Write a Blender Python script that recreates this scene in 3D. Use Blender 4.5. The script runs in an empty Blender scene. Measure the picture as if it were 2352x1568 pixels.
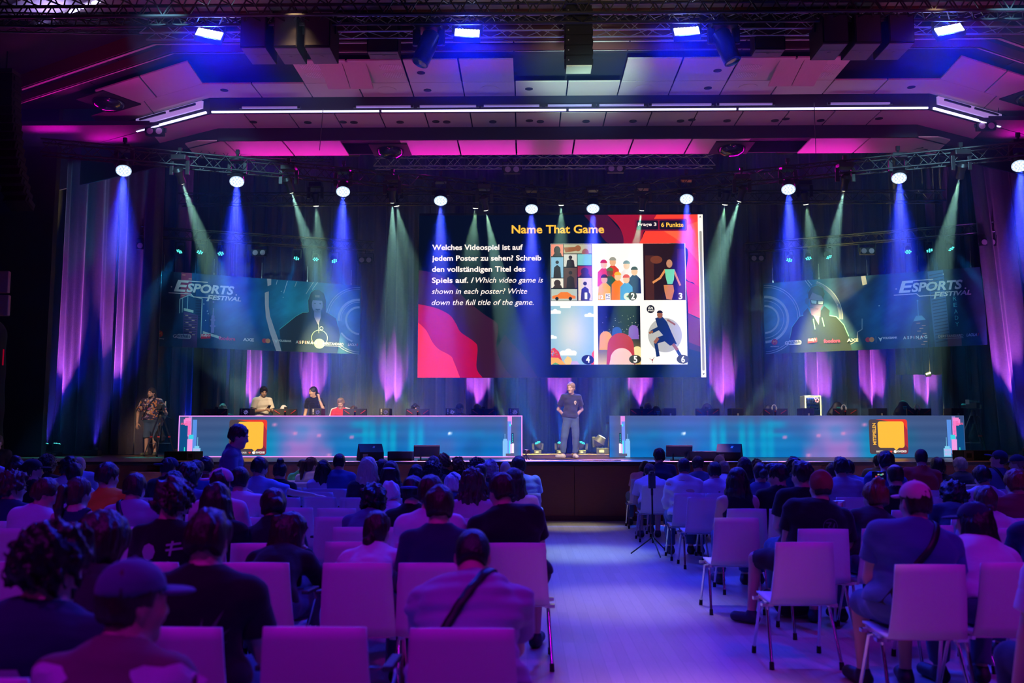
import bpy, bmesh, math, random
import numpy as np
from mathutils import Vector, Matrix
from mathutils.bvhtree import BVHTree

SC = bpy.context.scene
COL = SC.collection
random.seed(7)
NPR = np.random.RandomState(11)
rad = math.radians

# ------------------------------------------------------------------ camera
F_PX, CAM_H = 2100.0, 1.555
PITCH, YAW = math.atan((1005 - 784) / F_PX), math.atan((1210 - 1176) / F_PX)
cam_data = bpy.data.cameras.new('camera')
cam = bpy.data.objects.new('camera', cam_data)
COL.objects.link(cam)
cam_data.sensor_width = 36.0
cam_data.lens = 36.0 * F_PX / 2352.0
cam_data.clip_end = 200
cam.location = (0, 0, CAM_H)
cam.rotation_euler = (math.pi / 2 + PITCH, 0, YAW)
cam_data.dof.use_dof = True
cam_data.dof.focus_distance = 20.0
cam_data.dof.aperture_fstop = 2.2
SC.camera = cam
_RC = cam.rotation_euler.to_matrix()
CAM = Vector((0, 0, CAM_H))

def ray(px, py):
 return _RC @ Vector(((px - 1176) / F_PX, (784 - py) / F_PX, -1.0))

def at(px, py, Y):
 """pixel of the photograph -> point on the plane at depth Y"""
 d = ray(px, py)
 return CAM + d * (Y / d.y)

def atz(px, py, z):
 """pixel of the photograph -> point on the level plane at height z"""
 d = ray(px, py)
 return CAM + d * ((z - CAM_H) / d.z)

# ------------------------------------------------------------------ view, world
SC.view_settings.view_transform = 'Standard'
SC.view_settings.look = 'None'
SC.view_settings.gamma = 1.0
SC.view_settings.use_curve_mapping = False
SC.view_settings.exposure = 0.0
cy = SC.cycles
cy.max_bounces = 5
cy.diffuse_bounces = 2
cy.glossy_bounces = 2
cy.transmission_bounces = 2
cy.volume_bounces = 0
cy.transparent_max_bounces = 4
cy.use_denoising = True
cy.sample_clamp_indirect = 3.0
cy.caustics_reflective = False
cy.caustics_refractive = False
w = bpy.data.worlds.new('hall_air')
SC.world = w
w.use_nodes = True
w.node_tree.nodes['Background'].inputs[0].default_value = (0.010, 0.020, 0.11, 1)
w.node_tree.nodes['Background'].inputs[1].default_value = 0.3

# ------------------------------------------------------------------ hall lighting
def lamp(name, kind, loc, target, power, col, angle=30, blend=0.5, size=0.15):
 L = bpy.data.lights.new(name, kind)
 L.energy = power
 L.color = col
 if kind == 'SPOT':
  L.spot_size = rad(angle)
  L.spot_blend = blend
  L.shadow_soft_size = size
 elif kind == 'AREA':
  L.shape = 'RECTANGLE'
  L.size, L.size_y = size if isinstance(size, tuple) else (size, size)
 else:
  L.shadow_soft_size = size
 o = bpy.data.objects.new(name, L)
 COL.objects.link(o)
 o.location = loc
 d = Vector(target) - Vector(loc)
 o.rotation_euler = d.to_track_quat('-Z', 'Y').to_euler()
 return o

MAG, VIO, BLU, CYA = (1.0, 0.02, 0.62), (0.34, 0.05, 1.0), (0.01, 0.05, 1.0), (0.02, 0.75, 0.95)
LIGHTS = [
 # steep washes from the ceiling over the audience: magenta near the back, blue towards the stage
 ('audience_wash', 'SPOT', (-4.5, 0.6, 9.3), (-3.2, 4.0, 0.4), 700, (0.58, 0.0, 1.0), 66, 0.9, 0.25),
 ('audience_wash', 'SPOT', (5.6, 0.6, 9.3), (4.4, 4.0, 0.4), 720, (0.62, 0.0, 1.0), 66, 0.9, 0.25),
 ('audience_wash', 'SPOT', (0.3, -0.6, 9.3), (0.6, 3.2, 0.4), 520, (0.60, 0.0, 1.0), 54, 0.9, 0.25),
 ('audience_wash', 'SPOT', (-5.0, -5.0, 8.0), (-3.0, 6.5, 0.9), 260, (0.62, 0.0, 1.0), 44, 0.8, 0.25),
 ('audience_wash', 'SPOT', (7.0, -5.0, 8.0), (5.0, 6.5, 0.9), 260, (0.62, 0.0, 1.0), 44, 0.8, 0.25),
 ('audience_wash', 'SPOT', (-3.2, 6.2, 9.3), (-2.2, 10.6, 0.5), 620, (0.004, 0.006, 1.0), 66, 0.8, 0.2),
 ('audience_wash', 'SPOT', (5.2, 6.2, 9.3), (4.0, 10.2, 0.5), 620, (0.02, 0.004, 1.0), 66, 0.8, 0.2),
 # narrow spots straight down on the aisle
 ('aisle_wash', 'SPOT', (0.85, 16.0, 8.6), (0.85, 16.3, 0.0), 1500, (0.95, 0.95, 0.50), 14, 1.0, 0.2),
 ('aisle_wash', 'SPOT', (0.75, 12.5, 9.2), (0.75, 12.6, 0.0), 2400, (0.50, 0.85, 1.0), 16, 1.0, 0.2),
 ('aisle_wash', 'SPOT', (0.95, 8.8, 9.2), (0.95, 8.9, 0.0), 1500, (0.66, 0.60, 1.0), 16, 1.0, 0.2),
 ('aisle_wash', 'SPOT', (1.05, 5.0, 9.2), (1.05, 5.2, 0.0), 1400, (0.95, 0.42, 1.0), 17, 1.0, 0.2),
 # key light on the stage from the truss over the hall
 ('stage_key', 'SPOT', (1.0, 10.5, 9.3), (1.2, 20.6, 2.1), 11000, (1.0, 0.74, 0.50), 13, 0.7, 0.12),
 ('stage_key', 'SPOT', (-3.0, 10.5, 9.3), (-4.4, 22.8, 2.55), 14000, (1.0, 0.76, 0.54), 21, 0.5, 0.12),
 ('stage_key', 'SPOT', (5.5, 10.5, 9.3), (6.5, 22.6, 2.4), 2600, (1.0, 0.82, 0.62), 22, 0.6, 0.12),
 ('stage_key', 'SPOT', (-7.0, 10.5, 9.3), (-9.2, 23.0, 2.0), 4500, (1.0, 0.66, 0.5), 10, 0.6, 0.12),
 # added fill spots that brighten the banners from the hall side
 ('banner_fill', 'SPOT', (-6.0, 12.0, 9.2), (-7.3, 25.3, 5.6), 4200, (0.30, 0.72, 1.0), 21, 0.35, 0.1),
 ('banner_fill', 'SPOT', (8.0, 12.0, 9.2), (9.3, 25.3, 5.6), 4200, (0.30, 0.72, 1.0), 21, 0.35, 0.1),
 # weak blue fill added over hall and stage to lift the blacks
 ('blue_fill_light', 'AREA', (0.9, 7.0, 9.2), (0.9, 7.0, 0), 70, (0.0, 0.02, 1.0), 0, 0, (12, 8)),
 ('blue_fill_light', 'AREA', (0.9, 23.5, 10.5), (0.9, 23.5, 0), 45, (0.0, 0.03, 1.0), 0, 0, (18, 4)),
 # warm lights down on the front of the stage and the front rows
 ('front_row_light', 'SPOT', (-4.0, 14.9, 8.9), (-4.0, 17.3, 0.5), 420, (1.0, 0.60, 0.30), 60, 0.9, 0.2),
 ('front_row_light', 'SPOT', (7.0, 14.9, 8.9), (7.0, 17.3, 0.5), 420, (1.0, 0.60, 0.30), 60, 0.9, 0.2),
 # ceiling: added fill spots for spill, teal-white in the middle, magenta at the sides
 ('ceiling_fill', 'SPOT', (1.2, 12.0, 4.5), (1.2, 17.95, 9.0), 5000, (0.46, 0.95, 0.95), 19, 0.5, 0.4),
 ('ceiling_fill', 'SPOT', (1.2, 14.5, 4.5), (1.2, 19.6, 9.0), 220, (1.0, 0.12, 0.80), 28, 1.0, 0.4),
 ('ceiling_fill', 'SPOT', (-8.0, 15.5, 5.0), (-8.6, 19.6, 9.0), 330, (0.95, 0.0, 0.75), 75, 1.0, 0.4),
 ('ceiling_fill', 'SPOT', (10.0, 15.5, 5.0), (10.6, 19.6, 9.0), 330, (0.95, 0.0, 0.75), 75, 1.0, 0.4),
 ('ceiling_fill', 'SPOT', (-3.6, 15.5, 5.0), (-3.6, 19.0, 9.0), 170, (1.0, 0.04, 0.60), 60, 1.0, 0.4),
 ('ceiling_fill', 'SPOT', (5.6, 15.5, 5.0), (5.6, 19.0, 9.0), 170, (1.0, 0.06, 0.56), 60, 1.0, 0.4),
 ('ceiling_fill', 'SPOT', (-5.5, 12.5, 6.5), (-5.5, 16.3, 9.5), 260, (1.0, 0.08, 0.45), 85, 1.0, 0.4),
 ('ceiling_fill', 'SPOT', (1.0, 10.5, 7.0), (1.0, 16.3, 9.5), 420, (1.0, 0.75, 0.36), 66, 1.0, 0.4),
 ('ceiling_fill', 'SPOT', (7.5, 12.5, 6.5), (7.5, 16.3, 9.5), 260, (1.0, 0.10, 0.55), 85, 1.0, 0.4),
]
for a in LIGHTS:
 lamp(*a)
# ------------------------------------------------------------------ helpers
_mats = {}

def mat(name, col, rough=0.6, metal=0.0, bump=0.0, bscale=30.0, var=0.0, vscale=8.0, stretch=(1, 1, 1), emit=None, estr=0.0, spec=0.5, sheen=0.0):
 """principled material with procedural colour variation and bump in object space"""
 if name in _mats:
  return _mats[name]
 m = bpy.data.materials.new(name)
 m.use_nodes = True
 nt = m.node_tree
 b = nt.nodes['Principled BSDF']
 b.inputs['Base Color'].default_value = (*col, 1)
 b.inputs['Roughness'].default_value = rough
 b.inputs['Metallic'].default_value = metal
 b.inputs['Specular IOR Level'].default_value = spec
 if sheen:
  b.inputs['Sheen Weight'].default_value = sheen
 if emit:
  b.inputs['Emission Color'].default_value = (*emit, 1)
  b.inputs['Emission Strength'].default_value = estr
 if bump or var:
  tc = nt.nodes.new('ShaderNodeTexCoord')
  mp = nt.nodes.new('ShaderNodeMapping')
  mp.inputs['Scale'].default_value = stretch
  nt.links.new(tc.outputs['Object'], mp.inputs[0])
  if var:
   n = nt.nodes.new('ShaderNodeTexNoise')
   n.inputs['Scale'].default_value = vscale
   n.inputs['Detail'].default_value = 3
   nt.links.new(mp.outputs[0], n.inputs[0])
   mx = nt.nodes.new('ShaderNodeMix')
   mx.data_type = 'RGBA'
   mx.inputs[6].default_value = (*[c * (1 - var) for c in col], 1)
   mx.inputs[7].default_value = (*[min(1, c * (1 + var)) for c in col], 1)
   nt.links.new(n.outputs[0], mx.inputs[0])
   nt.links.new(mx.outputs[2], b.inputs['Base Color'])
  if bump:
   n2 = nt.nodes.new('ShaderNodeTexNoise')
   n2.inputs['Scale'].default_value = bscale
   n2.inputs['Detail'].default_value = 2
   nt.links.new(mp.outputs[0], n2.inputs[0])
   bp = nt.nodes.new('ShaderNodeBump')
   bp.inputs['Strength'].default_value = bump
   bp.inputs['Distance'].default_value = 0.01
   nt.links.new(n2.outputs[0], bp.inputs['Height'])
   nt.links.new(bp.outputs[0], b.inputs['Normal'])
 _mats[name] = m
 return m

def glow(name, col, s=1.0):
 """a surface that gives off light (screens, lamps)"""
 if name in _mats:
  return _mats[name]
 m = bpy.data.materials.new(name)
 m.use_nodes = True
 nt = m.node_tree
 nt.nodes.remove(nt.nodes['Principled BSDF'])
 e = nt.nodes.new('ShaderNodeEmission')
 e.inputs[0].default_value = (*col, 1)
 e.inputs[1].default_value = s
 nt.links.new(e.outputs[0], nt.nodes['Material Output'].inputs[0])
 _mats[name] = m
 return m

def attr_mat(name, emission=0.0, rough=0.8):
 """printed or displayed picture: colours from the mesh attribute 'Col'"""
 if name in _mats:
  return _mats[name]
 m = bpy.data.materials.new(name)
 m.use_nodes = True
 nt = m.node_tree
 a = nt.nodes.new('ShaderNodeAttribute')
 a.attribute_name = 'Col'
 b = nt.nodes['Principled BSDF']
 if emission:
  nt.nodes.remove(b)
  e = nt.nodes.new('ShaderNodeEmission')
  e.inputs[1].default_value = emission
  nt.links.new(a.outputs[0], e.inputs[0])
  nt.links.new(e.outputs[0], nt.nodes['Material Output'].inputs[0])
 else:
  b.inputs['Roughness'].default_value = rough
  nt.links.new(a.outputs[0], b.inputs['Base Color'])
 _mats[name] = m
 return m

def srgb(r, g, b):
 f = lambda c: (c / 255 / 12.92) if c / 255 <= 0.04045 else ((c / 255 + 0.055) / 1.055) ** 2.4
 return (f(r), f(g), f(b))

def tag(o, label=None, cat=None, group=None, kind=None):
 if label: o['label'] = label
 if cat: o['category'] = cat
 if group: o['group'] = group
 if kind: o['kind'] = kind
 return o

def empty(name, loc=(0, 0, 0), rz=0.0, label=None, cat=None, group=None):
 o = bpy.data.objects.new(name, None)
 o.empty_display_size = 0.2
 COL.objects.link(o)
 o.location = loc
 o.rotation_euler = (0, 0, rz)
 return tag(o, label, cat, group)

def copy_tree(o, parent=None):
 c = o.copy()
 COL.objects.link(c)
 if parent is not None:
  c.parent = parent
 for ch in list(o.children):
  copy_tree(ch, c)
 return c

def mesh_np(name, V, Fq, material, parent=None, smooth=True, loc=None):
 """mesh object from numpy arrays (all faces quads, or all triangles)"""
 me = bpy.data.meshes.new(name)
 n, k = Fq.shape
 me.vertices.add(len(V))
 me.vertices.foreach_set('co', np.ascontiguousarray(V, np.float32).ravel())
 me.loops.add(n * k)
 me.loops.foreach_set('vertex_index', np.ascontiguousarray(Fq, np.int32).ravel())
 me.polygons.add(n)
 me.polygons.foreach_set('loop_start', np.arange(0, n * k, k, dtype=np.int32))
 if smooth:
  me.polygons.foreach_set('use_smooth', np.ones(n, bool))
 me.update(calc_edges=True)
 me.materials.append(material)
 o = bpy.data.objects.new(name, me)
 COL.objects.link(o)
 if parent is not None:
  o.parent = parent
 if loc is not None:
  o.location = loc
 return o

class MB:
 """collects simple solids into one mesh"""
 def __init__(s):
  s.v, s.f = [], []

 def add(s, vs, fs):
  n = len(s.v)
  s.v += [tuple(p) for p in vs]
  s.f += [tuple(i + n for i in f) for f in fs]
  return s

 def box(s, c, d, R=None):
  c = Vector(c)
  vs = []
  for z in (-1, 1):
   for y in (-1, 1):
    for x in (-1, 1):
     p = Vector((x * d[0] / 2, y * d[1] / 2, z * d[2] / 2))
     vs.append(c + (R @ p if R is not None else p))
  return s.add(vs, [(0, 2, 3, 1), (4, 5, 7, 6), (0, 1, 5, 4), (2, 6, 7, 3), (0, 4, 6, 2), (1, 3, 7, 5)])

 def bar(s, a, b, w, h):
  """rectangular bar from a to b"""
  a, b = Vector(a), Vector(b)
  d = b - a
  R = d.to_track_quat('X', 'Z').to_matrix()
  return s.box((a + b) / 2, (d.length, w, h), R)

 def cyl(s, a, b, r, r2=None, n=10, cap=True):
  a, b = Vector(a), Vector(b)
  r2 = r if r2 is None else r2
  d = b - a
  R = d.to_track_quat('Z', 'Y').to_matrix() if d.length > 1e-9 else Matrix.Identity(3)
  vs = []
  for i in range(n):
   t = 2 * math.pi * i / n
   vs.append(a + R @ Vector((r * math.cos(t), r * math.sin(t), 0)))
  for i in range(n):
   t = 2 * math.pi * i / n
   vs.append(b + R @ Vector((r2 * math.cos(t), r2 * math.sin(t), 0)))
  fs = [(i, (i + 1) % n, n + (i + 1) % n, n + i) for i in range(n)]
  if cap:
   fs += [tuple(range(n - 1, -1, -1)), tuple(range(n, 2 * n))]
  return s.add(vs, fs)

 def tube(s, pts, r, n=8):
  for a, b in zip(pts[:-1], pts[1:]):
   s.cyl(a, b, r, n=n)
  return s

 def lathe(s, prof, c=(0, 0, 0), n=20, R=None):
  """profile of (radius, height) pairs turned about local z"""
  c = Vector(c)
  vs, fs = [], []
  m = len(prof)
  for i in range(n):
   t = 2 * math.pi * i / n
   for r, z in prof:
    p = Vector((r * math.cos(t), r * math.sin(t), z))
    vs.append(c + (R @ p if R is not None else p))
  for i in range(n):
   for j in range(m - 1):
    fs.append((i * m + j, ((i + 1) % n) * m + j, ((i + 1) % n) * m + j + 1, i * m + j + 1))
  fs.append(tuple(i * m for i in range(n - 1, -1, -1)))
  fs.append(tuple(i * m + m - 1 for i in range(n)))
  return s.add(vs, fs)

 def ell(s, c, r, R=None, n=12, m=8):
  prof = [(max(1e-4, math.sin(math.pi * j / m)), -math.cos(math.pi * j / m)) for j in range(m + 1)]
  S = Matrix.Diagonal(Vector(r))
  return s.lathe(prof, c, n, (R @ S) if R is not None else S)

 def prism(s, pts, a, b):
  """outline pts (2-D) extruded along the third axis from a to b; pts map through f(p, t)"""
  n = len(pts)
  vs = [a(p) for p in pts] + [b(p) for p in pts]
  fs = [tuple(range(n - 1, -1, -1)), tuple(range(n, 2 * n))]
  fs += [(i, (i + 1) % n, n + (i + 1) % n, n + i) for i in range(n)]
  return s.add(vs, fs)

 def quad(s, a, b, c, d):
  return s.add([a, b, c, d], [(0, 1, 2, 3)])

 def build(s, name, material, parent=None, smooth=False, bevel=0.0, loc=None, rot=None):
  me = bpy.data.meshes.new(name)
  me.from_pydata([tuple(p) for p in s.v], [], s.f)
  bm = bmesh.new()
  bm.from_mesh(me)
  bmesh.ops.recalc_face_normals(bm, faces=bm.faces)
  bm.to_mesh(me)
  bm.free()
  if smooth:
   me.polygons.foreach_set('use_smooth', np.ones(len(me.polygons), bool))
   me.set_sharp_from_angle(angle=rad(40))
  me.materials.append(material)
  o = bpy.data.objects.new(name, me)
  COL.objects.link(o)
  if parent is not None:
   o.parent = parent
  if loc is not None:
   o.location = loc
  if rot is not None:
   o.rotation_euler = rot
  if bevel:
   md = o.modifiers.new('edge', 'BEVEL')
   md.width = bevel
   md.segments = 2
   md.limit_method = 'ANGLE'
  return o

_txt = {}
def text_geo(body, size=1.0, bold=0.0, shear=0.0, align='LEFT', sx=1.0, serif=False):
 """lettering as flat triangles in the x-y plane: (verts, faces)"""
 key = (body, bold, shear, sx)
 if key not in _txt:
  cu = bpy.data.curves.new('lettering', 'FONT')
  cu.body = body
  cu.size = 1.0
  cu.offset = bold
  cu.shear = shear
  cu.resolution_u = 3
  o = bpy.data.objects.new('lettering', cu)
  COL.objects.link(o)
  dg = bpy.context.evaluated_depsgraph_get()
  me = bpy.data.meshes.new_from_object(o.evaluated_get(dg))
  V = [v.co.copy() for v in me.vertices]
  Fs = [tuple(p.vertices) for p in me.polygons]
  bpy.data.meshes.remove(me)
  bpy.data.objects.remove(o)
  bpy.data.curves.remove(cu)
  _txt[key] = (V, Fs)
 V, Fs = _txt[key]
 if not V:
  return [], []
 x0, x1 = min(v.x for v in V), max(v.x for v in V)
 off = {'LEFT': x0, 'CENTER': (x0 + x1) / 2, 'RIGHT': x1}[align]
 return [Vector(((v.x - off) * size * sx, v.y * size, 0)) for v in V], Fs

def text_fit(body, width, bold=0.0, shear=0.0, height=None):
 """lettering scaled to a given width (and cap height)"""
 V, Fs = text_geo(body, 1.0, bold, shear)
 x1 = max(v.x for v in V)
 y0, y1 = min(v.y for v in V), max(v.y for v in V)
 k = width / x1
 ky = k if height is None else height / (y1 - y0)
 return [Vector((v.x * k, (v.y - (y0 if height is not None else 0)) * ky, 0)) for v in V], Fs

M_BLACK = mat('black_paint', (0.012, 0.012, 0.014), 0.5, bump=0.1, bscale=60)
M_DARK = mat('dark_metal', (0.03, 0.03, 0.034), 0.42, 0.6, bump=0.05, bscale=80)
M_STEEL = mat('bright_steel', (0.55, 0.56, 0.58), 0.3, 1.0, bump=0.03, bscale=90)
M_CHROME = mat('chrome_tube', (0.75, 0.75, 0.77), 0.16, 1.0, bump=0.02, bscale=90)
M_RUBBER = mat('black_rubber', (0.01, 0.01, 0.01), 0.8, bump=0.1, bscale=100)
# ------------------------------------------------------------------ organic shapes from distance fields
class Field:
 def __init__(s, lo, hi, h):
  s.h = h
  s.lo = np.array(lo, float) - 2 * h
  s.n = np.ceil((np.array(hi, float) + 2 * h - s.lo) / h).astype(int) + 1
  s.D = np.full(s.n, 1.0, np.float32)
  s.ax = [(s.lo[i] + h * np.arange(s.n[i])).astype(np.float32) for i in range(3)]

 def _sub(s, lo, hi):
  sl, cs = [], []
  for i in range(3):
   a = max(0, int((lo[i] - s.lo[i]) / s.h))
   b = min(s.n[i], int((hi[i] - s.lo[i]) / s.h) + 2)
   if b <= a:
    return None, None
   sl.append(slice(a, b))
   sh = [1, 1, 1]
   sh[i] = b - a
   cs.append(s.ax[i][a:b].reshape(sh))
  return tuple(sl), cs

 def _put(s, sl, d, k, op):
  A = s.D[sl]
  if op == 'add':
   if k > 0:
    hh = np.maximum(k - np.abs(A - d), 0) / k
    s.D[sl] = np.minimum(A, d) - hh * hh * k * 0.25
   else:
    s.D[sl] = np.minimum(A, d)
  else:
   d = -d
   if k > 0:
    hh = np.maximum(k - np.abs(A - d), 0) / k
    s.D[sl] = np.maximum(A, d) + hh * hh * k * 0.25
   else:
    s.D[sl] = np.maximum(A, d)

 def cone(s, a, b, ra, rb, k=0.02, q=None, op='add'):
  """capsule with two radii; q=(axis, factor) flattens it along an axis"""
  a, b = np.array(a, float), np.array(b, float)
  m = max(ra, rb) * max(1, q[1] if q else 1) + k + 2 * s.h
  sl, (X, Y, Z) = s._sub(np.minimum(a, b) - m, np.maximum(a, b) + m)
  if sl is None:
   return s
  ab = b - a
  L2 = max(1e-9, float(ab @ ab))
  x, y, z = X - a[0], Y - a[1], Z - a[2]
  t = np.clip((x * ab[0] + y * ab[1] + z * ab[2]) / L2, 0, 1)
  x, y, z = x - t * ab[0], y - t * ab[1], z - t * ab[2]
  d2 = x * x + y * y + z * z
  if q:
   n = np.array(q[0], float)
   n /= np.linalg.norm(n)
   c = x * n[0] + y * n[1] + z * n[2]
   d2 = d2 + (1 / q[1] ** 2 - 1) * c * c
  s._put(sl, np.sqrt(d2) - (ra + (rb - ra) * t), k, op)
  return s

 def ell(s, c, r, R=None, k=0.02, op='add', noise=None):
  c = np.array(c, float)
  m = max(r) + k + 2 * s.h + (0.03 if noise else 0)
  sl, P = s._sub(c - m, c + m)
  if sl is None:
   return s
  x, y, z = P[0] - c[0], P[1] - c[1], P[2] - c[2]
  if R is not None:
   R = np.array(R, float)
   x, y, z = (R[0, 0] * x + R[1, 0] * y + R[2, 0] * z, R[0, 1] * x + R[1, 1] * y + R[2, 1] * z, R[0, 2] * x + R[1, 2] * y + R[2, 2] * z)
  k0 = np.sqrt((x / r[0]) ** 2 + (y / r[1]) ** 2 + (z / r[2]) ** 2)
  k1 = np.sqrt((x / r[0] ** 2) ** 2 + (y / r[1] ** 2) ** 2 + (z / r[2] ** 2) ** 2) + 1e-6
  d = k0 * (k0 - 1) / k1
  if noise:
   d = d + noise(P[0], P[1], P[2])
  s._put(sl, d, k, op)
  return s

 def half(s, p, n, k=0.0):
  """cut away everything on the side the normal points to"""
  n = np.array(n, float)
  n /= np.linalg.norm(n)
  X, Y, Z = s.ax[0][:, None, None], s.ax[1][None, :, None], s.ax[2][None, None, :]
  d = (X - p[0]) * n[0] + (Y - p[1]) * n[1] + (Z - p[2]) * n[2]
  if k > 0:
   hh = np.maximum(k - np.abs(s.D - d), 0) / k
   s.D = np.maximum(s.D, d) + hh * hh * k * 0.25
  else:
   s.D = np.maximum(s.D, d)
  s.D = s.D.astype(np.float32)
  return s

 def ripple(s, f, lim=0.05):
  """displace the surface by f(x, y, z)"""
  X, Y, Z = s.ax[0][:, None, None], s.ax[1][None, :, None], s.ax[2][None, None, :]
  s.D = np.where(np.abs(s.D) < lim, s.D + f(X, Y, Z), s.D).astype(np.float32)
  return s

 def mesh(s):
  """naive surface nets -> (verts, quads)"""
  D = s.D
  D[0], D[-1], D[:, 0], D[:, -1], D[:, :, 0], D[:, :, -1] = 1, 1, 1, 1, 1, 1
  S = D < 0
  n = D.shape
  c = np.zeros((n[0] - 1, n[1] - 1, n[2] - 1), np.int8)
  for i in (0, 1):
   for j in (0, 1):
    for k in (0, 1):
     c += S[i:n[0] - 1 + i, j:n[1] - 1 + j, k:n[2] - 1 + k]
  act = (c > 0) & (c < 8)
  I, J, K = np.nonzero(act)
  idx = np.full(act.shape, -1, np.int32)
  idx[I, J, K] = np.arange(len(I))
  acc = np.zeros((len(I), 3))
  cnt = np.zeros(len(I))
  cor = [(i, j, k) for i in (0, 1) for j in (0, 1) for k in (0, 1)]
  for a in range(8):
   for b in range(a + 1, 8):
    A, B = cor[a], cor[b]
    if sum(abs(A[q] - B[q]) for q in range(3)) != 1:
     continue
    da = D[I + A[0], J + A[1], K + A[2]].astype(float)
    db = D[I + B[0], J + B[1], K + B[2]].astype(float)
    m = (da < 0) != (db < 0)
    t = np.where(m, da / np.where(m, da - db, 1), 0)
    for q in range(3):
     acc[:, q] += np.where(m, A[q] + t * (B[q] - A[q]), 0)
    cnt += m
  V = s.lo + s.h * (np.stack([I, J, K], 1) + acc / np.maximum(cnt, 1)[:, None])
  Q = []
  for ax in range(3):
   u, v = (ax + 1) % 3, (ax + 2) % 3
   lo = [slice(1, n[q] - 1) for q in range(3)]
   lo[ax] = slice(0, n[ax] - 1)
   hi = list(lo)
   hi[ax] = slice(1, n[ax])
   A, B = S[tuple(lo)], S[tuple(hi)]
   for flip in (False, True):
    m = (A & ~B) if not flip else (~A & B)
    P = np.stack(np.nonzero(m), 1)
    if not len(P):
     continue
    P = P + 1
    P[:, ax] -= 1
    def g(du, dv):
     R = P.copy()
     R[:, u] += du
     R[:, v] += dv
     return idx[R[:, 0], R[:, 1], R[:, 2]]
    q = np.stack([g(-1, -1), g(0, -1), g(0, 0), g(-1, 0)], 1)
    Q.append(q[:, ::-1] if flip else q)
  Q = np.concatenate(Q) if Q else np.zeros((0, 4), int)
  Q = Q[(Q >= 0).all(1)]
  return V, Q

def wob(seed, f, a, sq=(1, 1, 1)):
 """cheap smooth noise: a sum of crossed sines"""
 r = np.random.RandomState(seed)
 W = r.randn(5, 3) * f * np.array(sq)
 ph = r.rand(5) * 6.28
 def fn(X, Y, Z):
  o = 0
  for i in range(5):
   o = o + np.sin(W[i, 0] * X + W[i, 1] * Y + W[i, 2] * Z + ph[i])
  return (a / 2.2) * o
 return fn

def Rxyz(rx=0, ry=0, rz=0):
 return np.array(Matrix.Rotation(rad(rz), 3, 'Z') @ Matrix.Rotation(rad(rx), 3, 'X') @ Matrix.Rotation(rad(ry), 3, 'Y'))
# ------------------------------------------------------------------ the room
HX = 0.9                       # middle of the hall
STAGE_Z, STAGE_Y = 1.10, 17.5

def wood_mat(name, c1, c2, scale=(1, 1, 1), rough=0.4, plank=None, rot=0.0):
 m = bpy.data.materials.new(name)
 m.use_nodes = True
 nt = m.node_tree
 b = nt.nodes['Principled BSDF']
 b.inputs['Roughness'].default_value = rough
 tc = nt.nodes.new('ShaderNodeTexCoord')
 mp = nt.nodes.new('ShaderNodeMapping')
 mp.inputs['Scale'].default_value = scale
 mp.inputs['Rotation'].default_value = (0, 0, rot)
 nt.links.new(tc.outputs['Object'], mp.inputs[0])
 n = nt.nodes.new('ShaderNodeTexNoise')
 n.inputs['Scale'].default_value = 6
 n.inputs['Detail'].default_value = 5
 nt.links.new(mp.outputs[0], n.inputs[0])
 mx = nt.nodes.new('ShaderNodeMix')
 mx.data_type = 'RGBA'
 mx.inputs[6].default_value = (*c1, 1)
 mx.inputs[7].default_value = (*c2, 1)
 nt.links.new(n.outputs[0], mx.inputs[0])
 out = mx.outputs[2]
 if plank:
  mp2 = nt.nodes.new('ShaderNodeMapping')
  mp2.inputs['Rotation'].default_value = (0, 0, rot)
  nt.links.new(tc.outputs['Object'], mp2.inputs[0])
  br = nt.nodes.new('ShaderNodeTexBrick')
  br.inputs['Scale'].default_value = 1.0
  br.inputs['Brick Width'].default_value = plank[0]
  br.inputs['Row Height'].default_value = plank[1]
  br.inputs['Mortar Size'].default_value = 0.002
  br.inputs['Color1'].default_value = (0.85, 0.85, 0.85, 1)
  br.inputs['Color2'].default_value = (1, 1, 1, 1)
  br.inputs['Mortar'].default_value = (0.7, 0.7, 0.7, 1)
  nt.links.new(mp2.outputs[0], br.inputs[0])
  mu = nt.nodes.new('ShaderNodeMix')
  mu.data_type = 'RGBA'
  mu.blend_type = 'MULTIPLY'
  mu.inputs[0].default_value = 1.0
  nt.links.new(out, mu.inputs[6])
  nt.links.new(br.outputs[0], mu.inputs[7])
  out = mu.outputs[2]
 nt.links.new(out, b.inputs['Base Color'])
 return m

W_PANEL = wood_mat('ceiling_wood', (0.48, 0.40, 0.34), (0.60, 0.51, 0.44), (14, 1.2, 1), 0.5)
W_FLOOR = wood_mat('hall_parquet', (0.52, 0.44, 0.36), (0.66, 0.57, 0.47), (12, 0.8, 1), 0.33, (1.2, 0.09), math.pi / 2)
W_STAGE = wood_mat('stage_boards', (0.25, 0.13, 0.08), (0.36, 0.20, 0.12), (1, 12, 1), 0.35, (2.0, 0.14))
W_FRONT = wood_mat('stage_front_wood', (0.20, 0.065, 0.030), (0.30, 0.10, 0.048), (1.5, 1, 14), 0.45)
M_WALLD = mat('dark_wall', (0.03, 0.026, 0.034), 0.8, bump=0.1, bscale=20)
M_CEILD = mat('dark_ceiling', (0.016, 0.014, 0.022), 0.8, bump=0.1, bscale=20)
M_REDW = wood_mat('bulkhead_wood', (0.09, 0.022, 0.024), (0.13, 0.035, 0.03), (1.2, 1.2, 10), 0.5)

def struct(name, mb, m, **k):
 return tag(mb.build(name, m, **k), kind='structure')

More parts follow.
